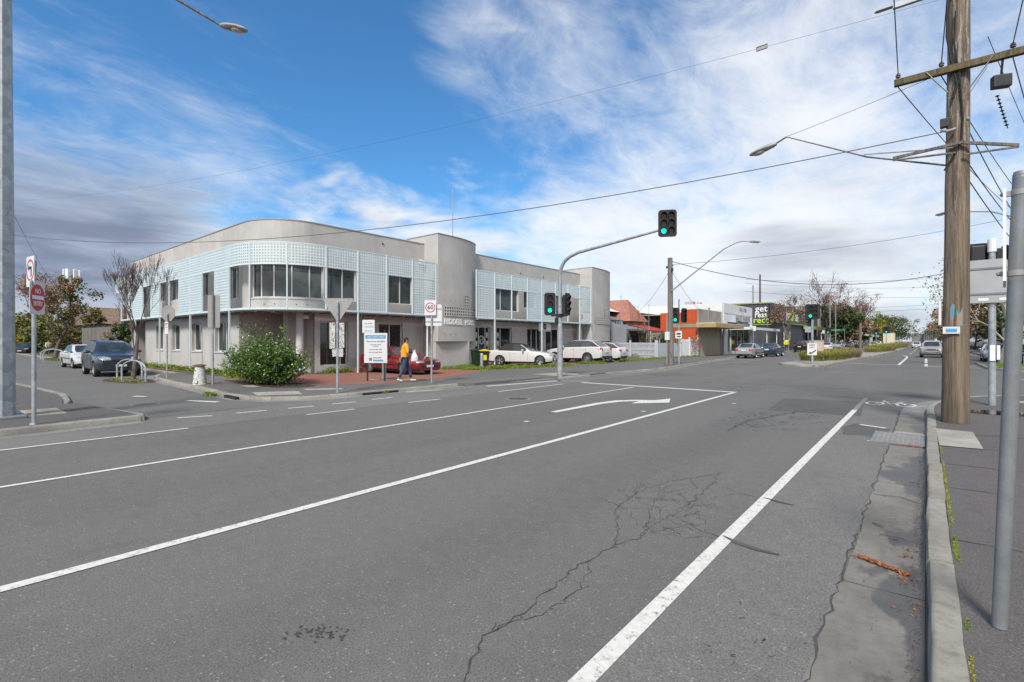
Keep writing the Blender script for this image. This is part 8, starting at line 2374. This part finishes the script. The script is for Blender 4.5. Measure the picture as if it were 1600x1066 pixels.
# rose on the white fence
rr = random.Random(9); rose = thing('climbing_rose', 'climbing rose with dark red blooms on the white picket fence', 'climbing plant', (-17.75, 50.2, Z1))
lf = MB(); fl = MB()
for _ in range(420):
    y = rr.uniform(-1.3, 1.2); z = rr.uniform(.3, 1.95) if rr.random() < .5 else rr.uniform(1.45, 2.0); leaf(lf, Vector((rr.gauss(0, .09), y, z)), rr.uniform(.06, .12), rr)
for _ in range(130): leaf(fl, Vector((.1 + rr.gauss(0, .06), rr.uniform(-1.3, 1.2), rr.uniform(.5, 2.0))), .09, rr)
lf.build('leaves', M_LEAF_R, rose); fl.build('blooms', M_FLOWER_R, rose)

# tussocks on the median
def tussock(label, loc, w, h, seed, mat, group, n=900, elong=1.0, rz=0):
    rr = random.Random(seed); mb = MB()
    for _ in range(n):
        a = rr.uniform(0, 2 * PI); u = rr.random() ** .6; bx_, by_ = w * .36 * u * math.cos(a) * elong, w * .36 * u * math.sin(a)
        L = h * rr.uniform(.6, 1.1); out = Vector((math.cos(a), math.sin(a), 0)) * (.25 + .5 * u) + Vector((rr.gauss(0, .2), rr.gauss(0, .2), 0))
        s = Vector((-out.y, out.x, 0)).normalized() * .010; p0 = Vector((bx_, by_, 0)); p1 = p0 + out * L * .35 + Vector((0, 0, L * .72)); p2 = p0 + out * L * .95 + Vector((0, 0, L * (.95 - .45 * u)))
        mb.add([p0 - s, p0 + s, p1 + s, p1 - s, p2], [(0, 1, 2, 3), (3, 2, 4)])
    o = mb.build('tussock_grass', mat, None, loc=loc, rz=rz); return tag(o, label, 'grass tussock', group)
GA = 'tussock grasses planted along the median strip'
for i, (x, y, w, h, mt, lab) in enumerate((
    (-6.9, 45.0, 2.0, 1.0, 'g', 'nearest yellow green tussock, right behind the KEEP LEFT sign'), (-6.2, 47.0, 2.1, 1.05, 'g', 'broad yellow green tussock, second from the KEEP LEFT sign'), (-5.8, 49.6, 1.9, 1.0, 'g', 'third yellow green tussock, touching the dry brown one'),
    (-5.9, 53.0, 2.3, 1.05, 'b', 'first dry brown tussock in the middle of the near bed'), (-5.5, 56.0, 2.3, .95, 'b', 'second dry brown tussock, lower and more spread'), (-6.0, 59.2, 2.4, 1.1, 'g', 'green tussock ending the near bed'),
    (-6.6, 72, 1.2, .5, 'g', 'tiny green tuft on the bare start of the second bed'), (-5.6, 84, 2.6, .9, 'g', 'low green tussock opening the second bed'), (-5.4, 89, 3.0, 1.5, 'g', 'tall green tussock in the second bed'), (-5.0, 93.5, 3.0, 1.3, 'b', 'brownish tussock at the road side of the second bed'), (-4.6, 98, 2.6, 1.1, 'b', 'last brown tussock of the second bed'),
    (-5.4, 125, 4.0, 1.5, 'g', 'first green clump of the distant third bed'), (-5.0, 138, 4.2, 1.6, 'g', 'middle green clump of the distant third bed'), (-4.8, 152, 4.5, 1.6, 'b', 'farthest clump of the third bed'))):
    tussock(lab, (x, y, .10), w, h, 90 + i, M_TUSS_G if mt == 'g' else M_TUSS_B, GA, 1300 if y < 65 else 700, 1.0)

# low weeds and grass: nobody could count these
def scatter(name, label, polys, n, h, mat, seed, z=Z1, w=.012, leafy=0, mat2=None, cat='weeds'):
    rr = random.Random(seed); mb = MB()
    for pts, k in polys:
        for _ in range(int(n * k)):
            # pts: polyline with half width
            i = rr.randrange(len(pts) - 1); t_ = rr.random(); a, b = pts[i], pts[i + 1]; hw = a[2]
            x = a[0] + (b[0] - a[0]) * t_ + rr.gauss(0, hw * .5); y = a[1] + (b[1] - a[1]) * t_ + rr.gauss(0, hw * .5)
            cl = noise.noise(Vector((x * 1.7, y * 1.7, seed))) 
            if cl < -.12: continue
            L = h * rr.uniform(.35, 1.0) * (1 + cl)
            if leafy and rr.random() < leafy:
                leaf(mb, Vector((x, y, z + L * rr.random())), h * .35, rr, 0, .4); continue
            an = rr.uniform(0, 2 * PI); s = Vector((math.cos(an), math.sin(an), 0)) * w; o = Vector((rr.gauss(0, .4), rr.gauss(0, .4), 0)) * L
            p0 = Vector((x, y, z)); mb.add([p0 - s, p0 + s, p0 + o + Vector((0, 0, L))], [(0, 1, 2)])
    return tag(mb.build(name, mat), label, cat, kind='stuff')
scatter('lawn_weeds', 'bright green weeds spreading in front of the tower and the bins', [([(-20.8, 18.9, .5), (-19.5, 20.2, .7), (-18.6, 22.0, .5), (-17.9, 23.6, .3)], 1.6), ([(-18.9, 19.0, .35), (-18.3, 21.2, .45), (-17.9, 23.4, .4), (-17.8, 26.8, .3)], 1.2), ([(-21.4, 19.5, .3), (-21.2, 22, .3)], .3), ([(-17.6, 24.2, .3), (-17.3, 26.6, .25)], .4)], 9000, .16, M_GRASS, 1, leafy=.5)
scatter('verge_weeds', 'green weeds under the white four-wheel drive and by the timber block', [([(-18.0, 28.5, .3), (-17.4, 31.5, .35)], .5), ([(-17.4, 33.0, .3), (-17.9, 36.8, .7), (-18.2, 40.2, .5), (-17.8, 43, .2)], 1.0), ([(-17.7, 43, .12), (-17.7, 51, .15)], .4)], 7000, .17, M_GRASS, 2, leafy=.5)
scatter('bed_plants', 'green weeds and shoots in the long bed below the side windows', [([(-42, 9.5, .35), (-33, 9.4, .35), (-28, 9.4, .3), (-24.2, 9.4, .35), (-22.3, 8.9, .3)], 1.0), ([(-22.5, 12.6, .2), (-22.2, 16.0, .2)], .25)], 9500, .22, M_GRASS, 3, leafy=.6, z=Z1)
scatter('kerb_moss', 'moss and tiny weeds in the joint behind the near kerb', [([(.165, 1.8, .010), (.165, 9.5, .008)], 1.0)], 5200, .014, M_LEAF_Y, 4, z=H_R - .002, w=.004, leafy=.7, cat='moss')
scatter('kerb_moss', 'thicker tufts of green weed beside the near kerb', [([(.172, 3.55, .012), (.172, 3.9, .010)], .3), ([(.175, 4.6, .010), (.172, 5.2, .008)], .5), ([(.02 - .05, 11.5, .02), (-.04, 11.7, .02)], .15), ([(.2, 2.2, .02), (.22, 2.5, .02)], .1)], 700, .02, M_GRASS, 5, z=H_R - .003, w=.003, leafy=.6, cat='weeds')
scatter('island_grass', 'mown green grass on the right-hand corner island', [([(3.6, 40, .5), (3.6, 46, .4), (6, 40.5, 1.0), (12, 40, 1.5), (22, 40, 2.0)], 1.0)], 12000, .09, M_GRASS, 6, z=.12, leafy=.2, cat='grass')
scatter('pit_weeds', 'yellow green weeds around the foot of the bare tree and hoops', [([(-27, 5.6, .25), (-25.2, 5.7, .3), (-24, 5.9, .2)], 1.0)], 900, .10, M_LEAF_Y, 7, z=.005, leafy=.5)
scatter('kerb_weeds', 'small weeds sprouting from the corner kerb gutter', [([(-16.9, 5.75, .08), (-16.2, 5.75, .1)], 1.0), ([(-13.1, 9.2, .05), (-13.1, 9.6, .05)], .4), ([(-12.2, 31.5, .2), (-12.6, 33, .2)], .8), ([(-14.9, 63, .3), (-14.7, 66, .3)], .8)], 900, .10, M_GRASS, 8, z=.01, leafy=.5)
scatter('tree_base_grass', 'grass at the foot of the far russet tree and hoops', [([(-59.5, 7.8, .4), (-55, 7.8, .4)], 1.0), ([(-88, 10, .4), (-66, 10.4, .6)], 1.5)], 1400, .22, M_GRASS, 10, z=.01, leafy=.5)
# bark mulch round the bush
litter('bark_mulch', [(-17.2 + .4 * i, 8.0 + .15 * (i % 3), .35, .2, 60) for i in range(-8, 2)], M_LITTER, 'dark mulch and fallen leaves under the flowering bush', 12, .03)
bpy.data.objects['bark_mulch'].location.z = Z1 + .01
# ------------------------------------------------------------------ people
def skin_mesh(name, chains, mat, parent, sub=2):
    """continuous surface grown over connected joints; chains: list of [(x,y,z,rx,ry)], joined where points coincide"""
    V = []; E = []; Rr = []; key = {}
    def vid(p):
        k = tuple(round(c, 4) for c in p[:3])
        if k not in key: key[k] = len(V); V.append(p[:3]); Rr.append((p[3], p[4] if len(p) > 4 else p[3]))
        return key[k]
    for ch in chains:
        ids = [vid(p) for p in ch]; E += list(zip(ids, ids[1:]))
    me = bpy.data.meshes.new(name); me.from_pydata(V, E, [])
    ob = bpy.data.objects.new(name, me); COL.objects.link(ob)
    sm = ob.modifiers.new('s', 'SKIN'); sm.use_smooth_shade = True; sm.use_x_symmetry = False
    sv = me.skin_vertices[0].data if me.skin_vertices else None
    if sv is None:
        bm = bmesh.new(); bm.from_mesh(me); bm.verts.layers.skin.verify(); bm.to_mesh(me); bm.free(); sv = me.skin_vertices[0].data
    for i, r_ in enumerate(Rr): sv[i].radius = r_; sv[i].use_root = i == 0
    ss = ob.modifiers.new('u', 'SUBSURF'); ss.levels = ss.render_levels = sub
    dg = bpy.context.evaluated_depsgraph_get(); m2 = bpy.data.meshes.new_from_object(ob.evaluated_get(dg))
    ob.modifiers.clear(); ob.data = m2; bpy.data.meshes.remove(me)
    m2.materials.clear(); m2.materials.append(mat); m2.polygons.foreach_set('material_index', [0] * len(m2.polygons)); m2.polygons.foreach_set('use_smooth', [True] * len(m2.polygons))
    ob.parent = parent; return ob
M_SKIN = pm('skin', (0.42, 0.24, 0.17), .55, var=.06); M_HAIR = pm('dark hair', (0.012, 0.010, 0.009), .6, var=.2)
M_HIVIS = pm('orange work jacket', (0.85, 0.33, 0.02), .75, var=.08, scale=8, bump=.4, bscale=12); M_NAVYC = pm('navy sleeve cloth', (0.015, 0.02, 0.045), .8, var=.2); M_JEAN = pm('dark blue jeans', (0.035, 0.055, 0.11), .85, var=.3, scale=9, bump=.3, bscale=14)
M_SHOE = pm('white trainers', (0.62, 0.60, 0.56), .6, var=.1); M_YEL = pm('yellow hi-vis vest', (0.55, 0.60, 0.03), .7, var=.08); M_CREAMC = pm('cream jacket cloth', (0.50, 0.44, 0.30), .8, var=.1)
def person(label, loc, rz, top_m, leg_m, shoe_m, stride=.28, armL=None, armR=None, h=1.70, cuff=None, group=None, lean=.03):
    """walks along local +x; joints in metres for a 1.70 m figure"""
    P = thing('person', label, 'person', loc, rz, group)
    hipz = .90; sh = 1.38
    fx, bx_ = stride, -stride
    L = dict(hip=(0, .085, hipz - .03), knee=(fx * .62 + .02, .09, .49), ank=(fx, .085, .09), toe=(fx + .15, .10, .045))
    Rg = dict(hip=(0, -.085, hipz - .03), knee=(bx_ * .25, -.09, .48), ank=(bx_, -.085, .13), toe=(bx_ + .13, -.10, .04))
    aL = armL or [(lean, .185, sh), (-.10, .235, 1.12), (-.16, .24, .90), (-.13, .235, .80)]
    aR = armR or [(lean, -.185, sh), (.08, -.235, 1.12), (.20, -.22, .92), (.24, -.21, .84)]
    spine = [(0, 0, hipz, .125, .10), (.01, 0, 1.05, .115, .09), (lean, 0, 1.25, .145, .10), (lean, 0, sh, .12, .085), (lean + .01, 0, 1.46, .055, .055), (lean + .03, 0, 1.52, .062, .055)]
    body = [spine, [spine[-1], (lean + .035, 0, 1.60, .078, .088), (lean + .03, 0, 1.665, .06, .07)]]
    for A in (aL, aR): body.append([spine[3]] + [(*A[0], .058, .058), (*A[1], .043, .043), (*A[2], .034, .034), (*A[3], .036, .022)])
    for G_ in (L, Rg): body.append([spine[0]] + [(*G_['hip'], .09, .09), (*G_['knee'], .058, .058), (*G_['ank'], .042, .042), (*G_['toe'], .035, .028)])
    # hands: five fingers rooted in the palm
    for A, sg in ((aL, 1), (aR, -1)):
        w = Vector(A[3]); d = (w - Vector(A[2])).normalized(); s_ = Vector((1, 0, 0)); s_ = (s_ - d * s_.dot(d)).normalized(); inw = Vector((0, -sg, 0))
        for k in range(4):
            b = w + d * .02 + s_ * (k - 1.5) * .018; l_ = (.034, .040, .037, .028)[k]
            body.append([(*w, .036, .022), (*b, .010, .010), (*(b + d * l_), .009, .009), (*(b + d * l_ * 1.6 + inw * .014), .008, .008)])
        b = w - d * .01 + s_ * .032; body.append([(*w, .036, .022), (*b, .011, .011), (*(b + d * .03 + s_ * .012), .009, .009)])
    bd_ = skin_mesh('body', body, M_SKIN, P, 1)
    # face
    fc = Vector((lean + .035, 0, 1.60))
    mb = MB(); mb.ball(fc + Vector((.088, 0, -.005)), (.014, .012, .022), 8, 6); 
    for sg in (-1, 1): mb.ball(fc + Vector((0, sg * .083, -.005)), (.018, .010, .030), 8, 6)
    mb.build('face', M_SKIN, bd_, smooth=60)
    mb = MB()
    for sg in (-1, 1): mb.ball(fc + Vector((.078, sg * .03, .018)), (.008, .012, .007), 8, 6)
    mb.ball(fc + Vector((.074, 0, -.045)), (.008, .024, .006), 8, 5); mb.build('eyes_and_mouth', M_HAIR, bd_, smooth=60)
    mb = MB(); mb.ball(fc + Vector((-.018, 0, .035)), (.092, .090, .085), 16, 10); mb.ball(fc + Vector((-.05, 0, -.02)), (.055, .075, .075), 12, 8); mb.build('hair', M_HAIR, P, smooth=60)
    jk = [[(-.01, 0, .84, .165, .145), (-.02, 0, .98, .180, .150), (lean - .03, 0, 1.22, .190, .150), (lean, 0, sh, .145, .115), (lean + .01, 0, 1.47, .062, .060)]]
    el = .68
    for A in (aL, aR):
        e1 = Vector(A[1]).lerp(Vector(A[2]), .15 if cuff else .92)
        jk.append([jk[0][3], (*A[0], .088, .085), (*A[1], .074, .072), (*e1, .064, .064)])
    skin_mesh('jacket', jk, top_m, P, 2)
    if cuff:
        for A in (aL, aR):
            a_ = Vector(A[1]); b_ = Vector(A[2]); skin_mesh('sleeve', [[(*a_.lerp(b_, .1), .050, .050), (*a_.lerp(b_, .6), .048, .048), (*b_, .042, .042)]], cuff, P, 1)
    tr = []
    hipc = (0, 0, hipz, .138, .115)
    for G_ in (L, Rg): tr.append([hipc, (*G_['hip'], .105, .10), (*G_['knee'], .072, .070), (*Vector(G_['ank']).lerp(Vector(G_['knee']), .08), .062, .060)])
    skin_mesh('trousers', tr, leg_m, P, 2)
    for G_ in (L, Rg):
        a_ = Vector(G_['ank']); t_ = Vector(G_['toe']); skin_mesh('shoe', [[(*(a_ + Vector((-.05, 0, -.035))), .045, .042), (*(a_ + Vector((.02, 0, -.035))), .050, .045), (*(t_ + Vector((.0, 0, .0))), .042, .036), (*(t_ + Vector((.05, 0, -.005))), .028, .026)]], shoe_m, P, 1)
    P.scale = (h / 1.72,) * 3
    return P
pw = person('pedestrian in an orange jacket and dark jeans walking past the signboard with a white bag', (-15.25, 12.0, Z1 + .01), R(62), M_HIVIS, M_JEAN, M_SHOE, .27,
            armL=[(.03, .185, 1.38), (-.06, .25, 1.13), (-.13, .27, .90), (-.12, .265, .81)], armR=[(.03, -.185, 1.38), (.06, -.25, 1.13), (.27, -.19, 1.16), (.34, -.17, 1.20)], cuff=M_NAVYC)
bag = thing('carrier_bag', 'white plastic carrier bag hanging from the walker in orange', 'bag', (-15.25, 12.0, Z1 + .01), R(62))
mb = MB(); v = []
for z, a, b in ((.78, .13, .05), (.82, .15, .07), (1.0, .12, .05), (1.12, .05, .03), (1.19, .015, .015)):
    v += [(.33 + a * math.cos(2 * PI * k / 10) * (1 + .12 * math.sin(k * 2.3)), -.19 + b * math.sin(2 * PI * k / 10), z) for k in range(10)]
mb.add(v, [(i * 10 + k, i * 10 + (k + 1) % 10, (i + 1) * 10 + (k + 1) % 10, (i + 1) * 10 + k) for i in range(4) for k in range(10)] + [tuple(range(10))[::-1], tuple(range(40, 50))]); mb.build('bag_body', M_WHITE, bag, smooth=60)
person('worker in a yellow hi-vis vest standing on the footpath before the black shop', (-14.6, 76.0, Z1), R(-80), M_YEL, M_NAVYC, M_BLACK, .08, h=1.95)
person('person in a cream jacket standing beyond the NO ENTRY post by the far hoops', (-73.5, 9.6, .02), R(10), M_CREAMC, M_NAVYC, M_BLACK, .1, h=1.75)
person('person with reddish hair glimpsed over the roof of the white sedan', (-50.5, 10.4, Z1), R(160), M_CREAMC, M_NAVYC, M_BLACK, .1, h=1.75)
